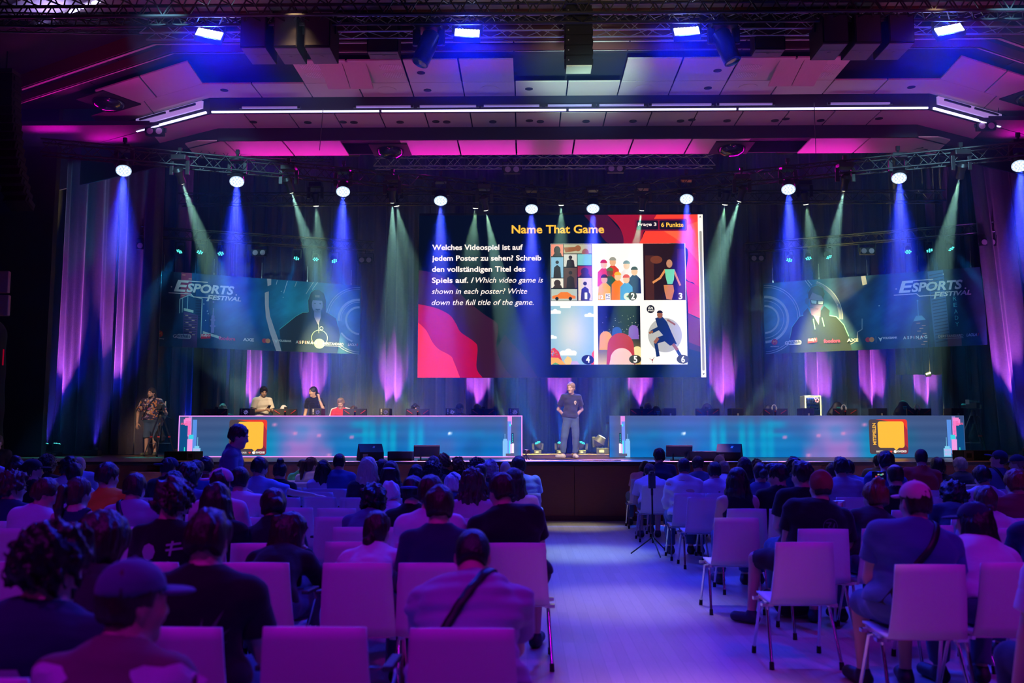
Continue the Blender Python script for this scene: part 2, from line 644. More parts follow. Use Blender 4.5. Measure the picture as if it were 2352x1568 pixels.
b = MB(); b.box((HX, 6.0, -0.05), (30, 34, 0.1)); struct('floor', b, W_FLOOR)
b = MB(); b.box((HX, 23.3, STAGE_Z - 0.03), (29, 11.7, 0.06)); struct('floor_stage', b, W_STAGE)
b = MB()
n0 = 24
for i in range(n0):                     # wooden front of the stage, panel by panel
 x0 = HX - 14 + i * 28 / n0
 b.box((x0 + 14 / n0, STAGE_Y + 0.05, 0.56), (28 / n0 - 0.008, 0.06, 0.94))
struct('wall_stage_front', b, W_FRONT)
b = MB(); b.box((HX, STAGE_Y + 0.10, 0.52), (28, 0.04, 1.02)); struct('wall_stage_front_backing', b, M_BLACK)
b = MB(); b.box((HX, STAGE_Y + 0.02, 0.045), (28, 0.06, 0.09)); struct('baseboard_stage', b, mat('base_brown', (0.10, 0.03, 0.02), 0.5, bump=0.05))
b = MB(); b.box((HX, STAGE_Y - 0.02, STAGE_Z - 0.025), (28.4, 0.09, 0.05)); struct('trim_stage_edge', b, M_BLACK)
b = MB(); b.box((-13.6, 5, 5.2), (0.3, 32, 10.4)); struct('wall_left', b, M_WALLD)
b = MB(); b.box((15.6, 5, 5.2), (0.3, 32, 10.4)); struct('wall_right', b, M_WALLD)
b = MB(); b.box((HX, -10.9, 5.2), (30, 0.3, 10.4)); struct('wall_back_of_hall', b, M_WALLD)
b = MB(); b.box((HX, 29.4, 6.0), (30, 0.3, 12.4)); struct('wall_back_of_stage', b, M_CEILD)
b = MB(); b.box((HX, 25.5, 12.0), (30, 8.2, 0.2)); struct('ceiling_stage_house', b, M_CEILD)
b = MB(); b.box((-13.9, 25.2, 6.0), (0.3, 8.4, 12)); struct('wall_stage_left', b, M_CEILD)
b = MB(); b.box((15.9, 25.2, 6.0), (0.3, 8.4, 12)); struct('wall_stage_right', b, M_CEILD)

# ---- the stepped ceiling: bulkheads that run across the hall and fold back at both ends
SL = 0.585
def mir(x): return 2 * HX - x
def edge(Y, xc, far=-13.4):
 L = [(far, Y + (xc - far) * SL), (xc, Y)]
 return L + [(mir(xc), Y), (mir(far), Y + (xc - far) * SL)]

def face(Y, xc, z0, z1, name, m, far=-13.4):
 P = edge(Y, xc, far)
 b = MB()
 for (xa, ya), (xb, yb) in zip(P[:-1], P[1:]):
  d = Vector((xb - xa, yb - ya, 0)).normalized()
  nn = Vector((-d.y, d.x, 0)) * 0.05
  A, B = Vector((xa, ya, 0)), Vector((xb, yb, 0))
  vs = [A, B, B + nn, A + nn]
  b.add([v + Vector((0, 0, z0)) for v in vs] + [v + Vector((0, 0, z1)) for v in vs],
    [(3, 2, 1, 0), (4, 5, 6, 7), (0, 1, 5, 4), (1, 2, 6, 5), (2, 3, 7, 6), (3, 0, 4, 7)])
 return struct(name, b, m)

def soffit(Ya, xa, Yb, xb, z, pw, name, m, gap=0.03, skip=None, x_off=-0.24, wing=6.4):
 """level strip between two folded edges, cut into panels"""
 b = MB()
 def quad(p):
  b.add([(x, y, z) for x, y in p] + [(x, y, z + 0.03) for x, y in p], [(3, 2, 1, 0), (4, 5, 6, 7), (0, 1, 5, 4), (1, 2, 6, 5), (2, 3, 7, 6), (3, 0, 4, 7)])
 xs = [x for x in [x_off + pw * i for i in range(-20, 20)] if xb + 0.3 < x < mir(xb) - 0.3]
 xs = [None] + xs + [None]
 for i in range(len(xs) - 1):
  l, r = xs[i], xs[i + 1]
  c = ((l if l is not None else xb) + (r if r is not None else mir(xb))) / 2
  if skip and skip(c):
   continue
  quad([((l + gap / 2) if l is not None else xa, Ya), ((r - gap / 2) if r is not None else mir(xa), Ya),
    ((r - gap / 2) if r is not None else mir(xb), Yb), ((l + gap / 2) if l is not None else xb, Yb)])
 for sgn in (0, 1):
  n = max(1, int(wing / 1.2))
  for i in range(n):
   t0, t1 = i / n, (i + 1) / n - gap / max(wing, 0.5)
   A = (xa - wing * t0, Ya + wing * t0 * SL); B = (xa - wing * t1, Ya + wing * t1 * SL)
   C = (xb - wing * t1, Yb + wing * t1 * SL); D = (xb - wing * t0, Yb + wing * t0 * SL)
   p = [A, B, C, D]
   if sgn:
    p = [(mir(x), y) for x, y in p][::-1]
   quad(p)
 return struct(name, b, m)

Z0, Z1, Z2, Z3 = 9.60, 9.00, 8.66, 8.37
# over the audience
b = MB()
for i in range(-6, 7):
 for j in range(12):
  if j == 11 or (i + j) % 4 != 0:
   b.box((HX + i * 2.1, -4.5 + j * 1.75, Z0 + 0.02), (2.06, 1.71, 0.04))
for i in range(-6, 7):
 b.box((HX + i * 2.1, 16.08, Z0 + 0.02), (2.06, 0.84, 0.04))
struct('ceiling_hall', b, W_PANEL)
b = MB(); b.box((HX, 4.0, Z0 + 0.3), (29.5, 30, 0.1)); struct('ceiling_hall_backing', b, M_CEILD)
face(16.54, -7.09, Z1, Z0 + 0.02, 'ceiling_bulkhead', M_REDW)
soffit(16.55, -7.08, 16.64, -7.05, Z1, 2.2, 'trim_1', W_PANEL)
soffit(16.64, -7.05, 16.97, -6.98, Z1 + 0.15, 40, 'ceiling_slot', M_CEILD)
face(16.97, -6.90, Z1, Z1 + 0.2, 'ceiling_bulkhead_slot', M_REDW)
soffit(16.98, -6.89, 17.04, -6.86, Z1, 2.2, 'trim_2', W_PANEL)
soffit(17.04, -6.86, 17.42, -6.75, Z1 + 0.12, 40, 'ceiling_slot_rear', M_CEILD)
def holes(c):
 s = 109.0
 px = 1210 + c * s
 return px < 672 or 1188 < px < 1424 or px > 1932
soffit(17.42, -6.75, 18.56, -6.85, Z1, 1.115, 'ceiling_upper_panels', W_PANEL, 0.04, holes, wing=2.6)
soffit(18.58, -6.87, 19.36, -6.97, Z1, 1.115, 'ceiling_lower_panels', W_PANEL, 0.03, wing=3.3)
b = MB(); b.box((HX, 18.6, Z1 + 0.35), (29, 4.4, 0.1)); struct('ceiling_backing', b, M_CEILD)
face(19.40, -6.98, Z2, Z1 + 0.05, 'ceiling_light_bulkhead', M_CEILD, -10.6)
soffit(19.50, -7.0, 20.38, -7.12, Z2, 1.00, 'ceiling_downlight_panels', W_PANEL, 0.03, wing=1.8)
soffit(19.41, -6.98, 19.49, -7.0, Z2 + 0.06, 40, 'ceiling_light_slot', M_CEILD)
face(20.40, -7.12, Z3, Z2 + 0.05, 'ceiling_rear_bulkhead', M_CEILD, -9.3)
soffit(20.42, -7.6, 21.55, -7.7, Z3, 1.35, 'ceiling_rear_panels', W_PANEL, 0.04, lambda c: -4.2 < c < -3.2 or 5.0 < c < 6.2, wing=0.4)
b = MB(); b.box((HX, 20.9, Z3 + 0.35), (29, 1.5, 0.1)); struct('ceiling_rear_backing', b, M_CEILD)
face(21.6, -7.75, Z3 + 0.05, 12.0, 'wall_stage_header', M_CEILD)
for sx in (0, 1):                                 # black return at the sides of the stage opening
 x = -12.6 if sx == 0 else mir(-12.6)
 b = MB(); b.box((x, 22.0, 5.0), (1.9, 0.2, 10.0)); struct('wall_stage_return', b, M_WALLD)

# slanted flaps between the panels
for px0, px1 in ((757, 862), (1757, 1862)):
 a, c = atz(px0, 190, Z1), atz(px1, 190, Z1)
 b = MB()
 for i in range(2):
  x0 = a.x + (c.x - a.x) * i / 2
  x1 = a.x + (c.x - a.x) * (i + 1) / 2 - 0.02
  b.add([(x0, 17.5, 9.0), (x1, 17.5, 9.0), (x1, 18.45, 8.82), (x0, 18.45, 8.82), (x0, 17.5, 9.04), (x1, 17.5, 9.04), (x1, 18.45, 8.86), (x0, 18.45, 8.86)],
    [(3, 2, 1, 0), (4, 5, 6, 7), (0, 1, 5, 4), (1, 2, 6, 5), (2, 3, 7, 6), (3, 0, 4, 7)])
 struct('ceiling_flap', b, W_PANEL)

M_HOLE = mat('dark_hole', (0.008, 0.008, 0.01), 0.9, bump=0.02)
M_WHITE = mat('white_enamel', (0.7, 0.7, 0.72), 0.4, bump=0.02)
def pos_word(px):
 return 'far left' if px < 700 else 'left of centre' if px < 1050 else 'centre' if px < 1480 else 'right of centre' if px < 1750 else 'far right'
# recessed downlights in the strip under the long light
dl = [707, 813, 919, 1026, 1132, 1241, 1346, 1454, 1563, 1670, 1780, 1885]
for i, px in enumerate(dl):
 p = atz(px, 279 - (px - 1176) * 0.004, Z2)
 t = empty('downlight', p, 0, 'small round downlight with pale reflector, number %d from the left along the wooden ceiling strip' % (i + 1) if 0 else
    'round recessed downlight with pale reflector in the wooden strip, %s of the twelve' % ['leftmost', 'second', 'third', 'fourth', 'fifth', 'sixth', 'seventh', 'eighth', 'ninth', 'tenth', 'eleventh', 'rightmost'][i],
    'ceiling light', 'downlights under the long ceiling light')
 b = MB(); b.lathe([(0.055, -0.012), (0.085, -0.012), (0.085, 0.01), (0.055, 0.01)]); b.build('trim_ring', M_DARK, t, True)
 b = MB(); b.lathe([(0.052, -0.006), (0.045, 0.004), (0.01, 0.012)]); b.build('reflector', M_WHITE, t, True)
spk = [(582, 280, Z2), (788, 280, Z2), (1001, 279, Z2), (1216, 277, Z2), (1589, 275, Z2), (1805, 273, Z2), (2019, 272, Z2),
  (982, 207, Z1), (1215, 204, Z1), (1626, 202, Z1), (515, 207, Z1), (2093, 200, Z1), (967, 167, Z1), (1648, 162, Z1)]
for i, (px, py, z) in enumerate(spk):
 b = MB(); b.lathe([(0.085, -0.006), (0.085, 0.004)], n=20)
 o = b.build('ceiling_port', M_HOLE, None, True, loc=atz(px, py, z))
 row = 'strip of small downlights' if z == Z2 else ('row of large round grilles' if py > 190 else 'upper row of wooden panels')
 order = {582: 'leftmost in', 788: 'second from left in', 1001: 'third from left in', 1216: 'middle one in', 1589: 'third from right in', 1805: 'second from right in', 2019: 'rightmost in',
    515: 'leftmost in', 982: 'left of the centre gap in', 1215: 'beside the centre gap in', 1626: 'right of the centre gap in', 2093: 'rightmost in', 967: 'left half of', 1648: 'right half of'}[px]
 tag(o, 'black ceiling hole, %s the %s' % (order, row), 'ceiling hole', 'round black holes in the ceiling panels')
for i, (px, py) in enumerate([(889, 207), (1125, 205), (1479, 203), (1718, 201)]):
 t = empty('ceiling_grille', atz(px, py, Z1), 0, 'large round slotted grille in the wooden ceiling, %s of four' % ('leftmost', 'second', 'third', 'rightmost')[i], 'ceiling vent', 'round grilles in the ceiling')
 b = MB(); b.lathe([(0.165, -0.006), (0.165, 0.004)], n=28); b.build('backing', M_HOLE, t, True)
 b = MB()
 for k in range(-7, 8):
  xx = k * 0.022
  L = math.sqrt(max(0, 0.16 ** 2 - xx * xx))
  b.box((xx, 0, -0.010), (0.011, 2 * L, 0.008))
 b.build('slats', W_PANEL, t)
 b = MB(); b.lathe([(0.165, -0.012), (0.205, -0.006), (0.205, 0.0), (0.165, 0.0)], n=28); b.build('rim', W_PANEL, t, True)
# slotted sound grilles in four upper panels
for i, px in enumerate((722, 900, 1718, 1895)):
 b = MB()
 c = atz(px, 163, Z1)
 r = random.Random(i)
 for gy in (-0.20, 0.20):
  for k in range(-6, 7):
   L = 0.30 * math.sqrt(1 - (k / 7) ** 2) * (0.8 + 0.3 * r.random())
   b.box((k * 0.035, gy, -0.004), (0.016, L, 0.008))
 o = b.build('sound_slots', mat('pale_slot', (0.75, 0.72, 0.68), 0.6, bump=0.02), loc=c)
 tag(o, 'two clusters of pale sound slots cut in a ceiling panel, %s of four' % ('leftmost', 'second', 'third', 'rightmost')[i], 'ceiling slots', 'sound slots in the ceiling')
# dark square recesses with a dome in the folded ends and the rear strip
def dome(c, rz, w, label):
 t = empty('ceiling_loudspeaker', c, rz, label, 'loudspeaker', 'dome loudspeakers in square recesses')
 b = MB(); b.box((0, 0, -0.01), (w, w, 0.03)); b.build('recess', M_HOLE, t)
 b = MB(); b.lathe([(w * 0.36, -0.02), (w * 0.36, -0.06), (w * 0.30, -0.14), (w * 0.16, -0.20), (0.01, -0.21)], n=24); b.build('dome', mat('gloss_black', (0.012, 0.012, 0.016), 0.15, bump=0.01), t, True)
dome(atz(250, 232, Z1), -0.53, 0.95, 'black dome loudspeaker in the pink lit ceiling corner at left')
p = atz(250, 232, Z1); dome((mir(p.x), p.y, Z1), 0.53, 0.95, 'black dome loudspeaker in the pink lit ceiling corner at right')
dome(atz(897, 343, Z3), 0, 0.9, 'black dome loudspeaker in the magenta rear ceiling strip, left one')
dome(atz(1680, 338, Z3), 0, 0.9, 'black dome loudspeaker in the magenta rear ceiling strip, right one')

# long light lines
G_LINE = glow('led_line', (0.50, 0.46, 1.0), 3.6)
G_TUBE = mat('tube_lavender', (0.35, 0.33, 0.5), 0.4, emit=(0.30, 0.22, 0.75), estr=0.35, bump=0.01)
def line_light(name, a, c, wd, m, label, group):
 bb = MB(); bb.bar(a, c, wd, wd)
 return tag(bb.build(name, m), label, 'strip light', group)
zl = Z2 + 0.015
segs = [(-6.30, 0.02), (-2.75, 0.03), (2.05, 0.03), (4.65, 0.02)]
names = ('left end', 'left of centre', 'centre', 'right of centre', 'right end')
xs = [-6.95, -3.2, 0.9, 4.6, 8.75]
for i in range(4):
 line_light('light_line', (xs[i] + 0.03, 19.36, zl), (xs[i + 1] - 0.03, 19.36, zl), 0.035, G_LINE, 'bright violet-white light line along the ceiling step, %s piece' % ('leftmost straight', 'second straight', 'third straight', 'rightmost straight')[i], 'light lines along the ceiling step')
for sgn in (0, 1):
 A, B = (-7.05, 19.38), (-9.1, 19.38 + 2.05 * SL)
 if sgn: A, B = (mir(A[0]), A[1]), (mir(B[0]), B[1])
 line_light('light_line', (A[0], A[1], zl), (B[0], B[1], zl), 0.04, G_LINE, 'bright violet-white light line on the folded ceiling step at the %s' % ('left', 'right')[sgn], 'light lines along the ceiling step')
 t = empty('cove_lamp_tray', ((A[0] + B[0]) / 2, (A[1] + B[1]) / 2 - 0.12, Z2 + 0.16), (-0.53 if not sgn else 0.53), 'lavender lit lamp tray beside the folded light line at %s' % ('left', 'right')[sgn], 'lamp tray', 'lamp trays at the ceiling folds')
 bb = MB(); bb.box((0, 0, 0), (2.25, 0.05, 0.17)); bb.build('tray', mat('tray_white_glow', (0.6, 0.58, 0.7), 0.5, emit=(0.42, 0.32, 0.9), estr=0.55, bump=0.01), t)  # emission stands in for lamp light the tray reflects
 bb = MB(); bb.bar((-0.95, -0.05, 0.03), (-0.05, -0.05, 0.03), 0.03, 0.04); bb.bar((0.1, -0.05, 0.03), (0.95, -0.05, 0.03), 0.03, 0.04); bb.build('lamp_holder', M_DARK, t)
fx = [(550, 690), (812, 950), (958, 1100), (1105, 1245), (1252, 1365), (1370, 1485), (1490, 1640), (1645, 1780), (1900, 2050)]
for i, (p0, p1) in enumerate(fx):
 a, c = at(p0, 243 - (p0 - 1176) * 0.007, 19.33), at(p1, 243 - (p1 - 1176) * 0.007, 19.33)
 t = empty('batten_lamp', (a + c) / 2, 0, 'lavender batten lamp above the long light line, %s of nine' % ('leftmost', 'second', 'third', 'fourth', 'fifth', 'sixth', 'seventh', 'eighth', 'rightmost')[i], 'batten lamp', 'batten lamps on the ceiling step')
 L = (c - a).length
 bb = MB(); bb.box((0, 0, 0), (L, 0.05, 0.035)); bb.build('tube', G_TUBE, t)
 bb = MB(); bb.box((-L / 2 + 0.03, -0.005, 0), (0.06, 0.065, 0.06)); bb.box((L / 2 - 0.03, -0.005, 0), (0.06, 0.065, 0.06)); bb.build('end_cap', M_DARK, t)
# lavender light coffer over the left of the hall with its dashed line
pts = [atz(-20, 84, Z0 - 0.03), atz(90, 62, Z0 - 0.03)]
a, c = atz(-60, 112, Z0 - 0.03), atz(250, -6, Z0 - 0.03)
for i, (t0, t1) in enumerate([(0.0, 0.46), (0.49, 0.70), (0.735, 0.80), (0.82, 0.87), (0.89, 0.94)]):
 line_light('light_line', a.lerp(c, t0), a.lerp(c, t1), 0.045, G_LINE, 'short slanting light line in the upper left ceiling, %s piece' % ('longest and lowest', 'second', 'middle', 'fourth', 'topmost')[i], 'slanting light lines at upper left')
d = (c - a).normalized(); nn = Vector((-d.y, d.x, 0))
if nn.y > 0: nn = -nn
b = MB()
for i in range(4):
 p0, p1 = a.lerp(c, i / 4 + 0.01), a.lerp(c, (i + 1) / 4)
 q0, q1 = p0 + nn * 0.75, p1 + nn * 0.75
 b.add([p0 + nn * 0.1, p1 + nn * 0.1, q1, q0, p0 + nn * 0.1 + Vector((0, 0, 0.03)), p1 + nn * 0.1 + Vector((0, 0, 0.03)), q1 + Vector((0, 0, 0.03)), q0 + Vector((0, 0, 0.03))],
   [(3, 2, 1, 0), (4, 5, 6, 7), (0, 1, 5, 4), (1, 2, 6, 5), (2, 3, 7, 6), (3, 0, 4, 7)])
struct('ceiling_coffer', b, mat('coffer_white', (0.7, 0.66, 0.75), 0.6, bump=0.02))
lamp('coffer_light', 'AREA', a.lerp(c, 0.5) + nn * 0.3 + Vector((0, 0, -0.25)), a.lerp(c, 0.5) + nn * 0.4 + Vector((0, 0, 0.5)), 14, (0.55, 0.42, 1.0), size=(2.6, 0.1))
# magenta cove lamps behind the rear strip and in the folded corners
for x in (-5.8, -1.8, 2.2, 6.2):
 lamp('cove_light', 'AREA', (x + 0.3, 21.75, Z3 - 0.35), (x + 0.3, 20.9, Z3 + 0.05), 20, (1.0, 0.0, 0.80), size=(3.2, 0.08))
for sgn in (0, 1):
 for (x, y, e) in ((-10.0, 20.9, 14), (-11.0, 20.2, 14)):
  X = mir(x) if sgn else x
  lamp('cove_light', 'AREA', (X, y + 0.35, Z1 - 0.55), (X, y - 0.2, Z1), e, (1.0, 0.0, 0.75), size=(1.0, 0.08))

# ---- drapes
def velvet(name, col):
 return mat(name, col, 0.9, bump=0.5, bscale=24, var=0.25, vscale=9, stretch=(1.5, 1.5, 2.6), sheen=0.3)
M_VELVET = velvet('stage_velvet', (0.085, 0.075, 0.11))
M_VELVETB = velvet('black_velvet', (0.02, 0.019, 0.03))
def drape(name, x0, x1, Y, z0, z1, pitch, amp, seed, m, label, cat='curtain', slant=0.0, group=None, Y1=None):
 n = int((x1 - x0) / 0.035)
 nz = 14
 r = np.random.RandomState(seed)
 xs = np.linspace(0, 1, n)
 ph = np.cumsum(0.75 + 0.5 * r.rand(n)) * (x1 - x0) / n / pitch * 2 * math.pi
 V = []
 for j in range(nz):
  t = j / (nz - 1)
  z = z0 + (z1 - z0) * t
  a = amp * (1.15 - 0.4 * t)
  off = a * np.sin(ph + 0.25 * np.sin(3 * t + seed)) + 0.35 * a * np.sin(2.3 * ph + 1.0 + 0.6 * t)
  X = x0 + (x1 - x0) * xs + slant * (1 - t) + 0.03 * np.sin(ph * 0.5 + 2 * t)
  Yb = Y + ((Y1 - Y) * xs if Y1 else 0)
  V.append(np.stack([X, Yb + off, np.full(n, z)], 1))
 V = np.concatenate(V)
 I = np.arange(nz - 1)[:, None] * n + np.arange(n - 1)[None]
 Q = np.stack([I, I + 1, I + n + 1, I + n], -1).reshape(-1, 4)
 o = mesh_np(name, V, Q, m)
 md = o.modifiers.new('thickness', 'SOLIDIFY')
 md.thickness = 0.012
 return tag(o, label, cat, group)
drape('backdrop_curtain', -13.2, 15.0, 28.7, STAGE_Z + 0.02, 11.6, 0.42, 0.10, 3, M_VELVET, 'tall dark pleated velvet drape closing the back of the stage')
drape('side_curtain', -12.62, -11.12, 24.2, STAGE_Z + 0.02, 9.6, 0.46, 0.10, 5, M_VELVET, 'tall violet lit side curtain at the far left of the stage', group='side curtains of the stage')
drape('side_curtain', -10.95, -9.8, 23.9, STAGE_Z + 0.02, 9.6, 0.5, 0.09, 8, M_VELVET, 'violet lit side curtain with a sharp left edge, second from the left', group='side curtains of the stage')
drape('side_curtain', -9.75, -8.55, 25.9, STAGE_Z + 0.02, 10.0, 0.34, 0.06, 9, M_VELVETB, 'black side curtain behind the man in the patterned shirt', group='side curtains of the stage')
drape('side_curtain', -8.75, -8.20, 26.6, STAGE_Z + 0.02, 10.0, 0.30, 0.06, 12, M_VELVET, 'narrow violet lit curtain below the left end of the left banner', group='side curtains of the stage')
drape('side_curtain', 10.3, 11.6, 25.6, STAGE_Z + 2.2, 10.0, 0.34, 0.06, 15, M_VELVETB, 'short black curtain that ends above the camera on the right', group='side curtains of the stage')
drape('side_curtain', 11.75, 13.3, 23.9, STAGE_Z + 0.02, 9.6, 0.5, 0.10, 18, M_VELVET, 'tall violet lit side curtain at the far right of the stage', slant=0.5, group='side curtains of the stage')
drape('side_curtain', 11.1, 11.75, 24.6, STAGE_Z + 0.02, 9.6, 0.34, 0.05, 21, M_VELVETB, 'dark blue side curtain beside the right end of the right banner', group='side curtains of the stage')
# uplights at the foot of the drapes: (pixel x at the drape, depth of the drape, base offset in x, power)
M_UPB = mat('uplight_housing', (0.02, 0.02, 0.022), 0.5, bump=0.05)
ups = [(140, 24.1, 1.0, 'at the foot of the curtain at far left'), (250, 23.8, 1.0, 'at the foot of the second curtain from the left'),
  (440, 26.5, 0.7, 'behind the left end of the left desk'), (570, 28.6, 0.9, 'at the drape behind the man in the pale shirt'), (716, 28.6, 1.0, 'at the drape behind the woman in black'),
  (900, 28.6, 1.1, 'at the drape left of the big screen'), (1098, 28.6, 0.9, 'at the drape below the left half of the screen'), (1285, 28.6, 0.6, 'at the drape left of the presenter'),
  (1470, 28.6, 0.9, 'at the drape below the right half of the screen'), (1663, 28.6, 1.0, 'at the drape right of the big screen'), (1885, 28.6, 0.9, 'at the drape behind the drinks fridge'),
  (2008, 28.6, 0.9, 'at the drape between the gaming chairs at right'), (2128, 28.6, 0.7, 'at the drape behind the right end of the right desk'), (2318, 23.8, 1.0, 'at the foot of the curtain at far right')]
for px, Y, e, words_ in ups:
 p = at(px, 930, Y)
 back = 1.05 if Y > 28 else 0.75
 t = empty('uplight', (p.x, Y - back, STAGE_Z), 0, 'small black uplight %s' % words_, 'stage light', 'uplights along the drapes')
 b = MB(); b.box((0, 0, 0.07), (0.34, 0.22, 0.14)); b.build('housing', M_UPB, t, bevel=0.01)
 b = MB(); b.cyl((0, 0.02, 0.14), (0, 0.03, 0.20), 0.10, 0.11, 14); b.build('head', M_UPB, t, True)
 b = MB(); b.cyl((0, 0.03, 0.201), (0, 0.03, 0.206), 0.085, 0.085, 14); b.build('lens', glow('violet_lens', (0.4, 0.1, 1.0), 1.2), t)
 tz = STAGE_Z + (2.9 if Y < 25 else 2.2)
 lamp('uplight_beam', 'SPOT', (p.x, Y - back + 0.03, STAGE_Z + 0.22), (p.x, Y + 0.05, tz), 3600 * e, (0.60, 0.12, 0.85), 22, 0.7, 0.03)
 lamp('uplight_halo', 'SPOT', (p.x, Y - back + 0.03, STAGE_Z + 0.22), (p.x, Y + 0.05, tz + 0.8), 800 * e, (0.0, 0.01, 1.0), 44, 0.9, 0.03)
# covered loudspeaker stack and pink acoustic blocks at the far left
t = empty('covered_loudspeaker_stack', (-11.55, 19.2, 0), 0, 'tall rounded black covered stack at the left edge beside the stage', 'covered stack')
f = Field((-0.7, -0.7, 0), (0.7, 0.7, 4.6), 0.05)
f.cone((0, 0, 0.3), (0, 0, 3.7), 0.45, 0.42, 0.1, ((0, 1, 0), 1.0))
f.ripple(wob(4, 5, 0.02))
f.half((0, 0, 0.01), (0, 0, -1))
V, Q = f.mesh(); mesh_np('cover', V, Q, mat('cover_cloth', (0.02, 0.02, 0.024), 0.9, bump=0.3, bscale=8), t)
b = MB(); b.box((0.46, -0.08, 3.25), (0.02, 0.02, 0.34)); b.build('red_marker', glow('red_marker', (0.5, 0.0, 0.03), 0.4), t)
for i, (y0, y1) in enumerate(((621, 671), (676, 724))):
 p0, p1 = at(-20, y0, 18.3), at(14, y1, 18.3)
 b = MB(); b.box(((p0.x + p1.x) / 2, 18.4, (p0.z + p1.z) / 2), (p1.x - p0.x, 0.1, p0.z - p1.z))
 tag(b.build('acoustic_block', mat('dusty_pink', (0.55, 0.25, 0.24), 0.8, bump=0.2), bevel=0.02), '%s dusty pink square block hanging at the left edge of the hall' % ('upper', 'lower')[i], 'wall block', 'pink blocks at the left edge')
# low landing in front of the stage at the left
a, c = at(305, 1083, 16.7), at(432, 1083, 16.7)
b = MB(); b.box(((a.x + c.x) / 2, 17.05, a.z / 2), (c.x - a.x, 0.8, a.z)); b.box(((a.x + c.x) / 2, 17.05, a.z - 0.01), (c.x - a.x + 0.04, 0.84, 0.02))
tag(b.build('stage_step', W_FRONT), 'low brown wooden landing in front of the stage at left', 'stage step')
# ------------------------------------------------------------------ trusses and hanging fixtures
M_TRB = mat('truss_black', (0.015, 0.015, 0.018), 0.45, 0.3, bump=0.03)
M_TRS = mat('truss_aluminium', (0.45, 0.46, 0.5), 0.35, 0.9, bump=0.03)
def truss(a, c, w, m, label, step=0.5, r=0.024, group='lighting trusses', rows=2):
 """box truss: four chords and zig-zag lacing; a, c are the centres of its ends"""
 a, c = Vector(a), Vector(c)
 d = (c - a).normalized()
 u = Vector((-d.y, d.x, 0)).normalized() * w / 2
 z = Vector((0, 0, w / 2))
 b = MB()
 co = [u + z, u - z, -u - z, -u + z] if rows == 2 else [z, -z]
 for q in co:
  b.cyl(a + q, c + q, r, n=7)
 n = max(2, int((c - a).length / step))
 pairs = [(0, 1), (1, 2), (2, 3), (3, 0)] if rows == 2 else [(0, 1)]
 for i in range(n):
  p0, p1 = a.lerp(c, i / n), a.lerp(c, (i + 0.5) / n)
  p2 = a.lerp(c, (i + 1) / n)
  for k, (i0, i1) in enumerate(pairs):
   b.cyl(p0 + co[i0], p1 + co[i1], r * 0.45, n=5, cap=False)
   b.cyl(p1 + co[i1], p2 + co[i0], r * 0.45, n=5, cap=False)
 return tag(b.build('truss', m, None, True), label, 'truss', group)

fa, fb = at(-60, 28, 15.25), at(2420, 10, 15.25)
truss(fa, fb, 0.36, M_TRB, 'long black truss across the very top of the hall, nearest one', 0.42, 0.03)
sa, sb = at(330, 43, 16.05), at(2420, 42, 16.05)
truss((sa.x, 16.05, 9.05), (sb.x, 16.05, 9.05), 0.29, M_TRS, 'long bare aluminium truss just behind the topmost black truss', 0.62, 0.017)
p = at(-60, 50, 15.0); q = at(330, 58, 16.2)
truss(p, q, 0.25, M_TRB, 'short black truss slanting below the topmost truss at upper left', 0.4, 0.018)
# V-shaped truss that carries the moving heads
ZV = 7.75
def yv(x):                       # depth of the V truss
 return 23.1 - abs(x - 0.95) * 0.37
truss((-10.4, yv(-10.4), ZV), (0.9, 23.05, ZV), 0.29, M_TRB, 'black truss carrying the left half of the round blue stage lamps', 0.5, 0.02)
truss((1.0, 23.05, ZV), (12.3, yv(12.3), ZV), 0.29, M_TRB, 'black truss carrying the right half of the round blue stage lamps', 0.5, 0.02)
truss((-9.5, 24.4, 8.05), (11.3, 24.4, 8.05), 0.29, M_TRB, 'straight black truss above the big screen with the small white lamps', 0.5, 0.02)
truss(at(860, 372, 22.4), at(1640, 370, 22.4), 0.29, M_TRS, 'aluminium truss below the magenta ceiling strip at the centre', 0.5, 0.016)
truss(at(455, 350, 21.2), at(760, 360, 22.3), 0.22, M_TRB, 'thin black truss in front of the magenta ceiling strip at left', 0.3, 0.014)
truss(at(1990, 355, 22.3), at(2125, 330, 21.2), 0.22, M_TRB, 'thin black truss in front of the magenta ceiling strip at right', 0.3, 0.014)
BL0, BL1 = at(322, 532, 24.0), at(856, 566, 26.6)
BR0, BR1 = at(1712, 570, 26.6), at(2284, 522, 24.0)
truss(BL0, BL1, 0.25, M_TRB, 'black truss above the left banner with the turquoise lamps', 0.4, 0.018)
truss(BR0, BR1, 0.25, M_TRB, 'black truss above the right banner with the turquoise lamps', 0.4, 0.018)

def look_R(d):
 return Vector(d).normalized().to_track_quat('-Z', 'Y').to_matrix()

M_HEAD = mat('lamp_housing', (0.018, 0.018, 0.022), 0.4, 0.2, bump=0.04)
def cell_face(b, R, c, rad_, rings=((0, 1), (0.42, 6), (0.80, 12)), r=0.030):
 """round lens cells on a lamp face"""
 for rr, n in rings:
  for i in range(n):
   t = 2 * math.pi * i / n
   p = c + R @ Vector((rr * rad_ * math.cos(t), rr * rad_ * math.sin(t), -0.012))
   b.cyl(p, p + R @ Vector((0, 0, -0.01)), r, n=8)

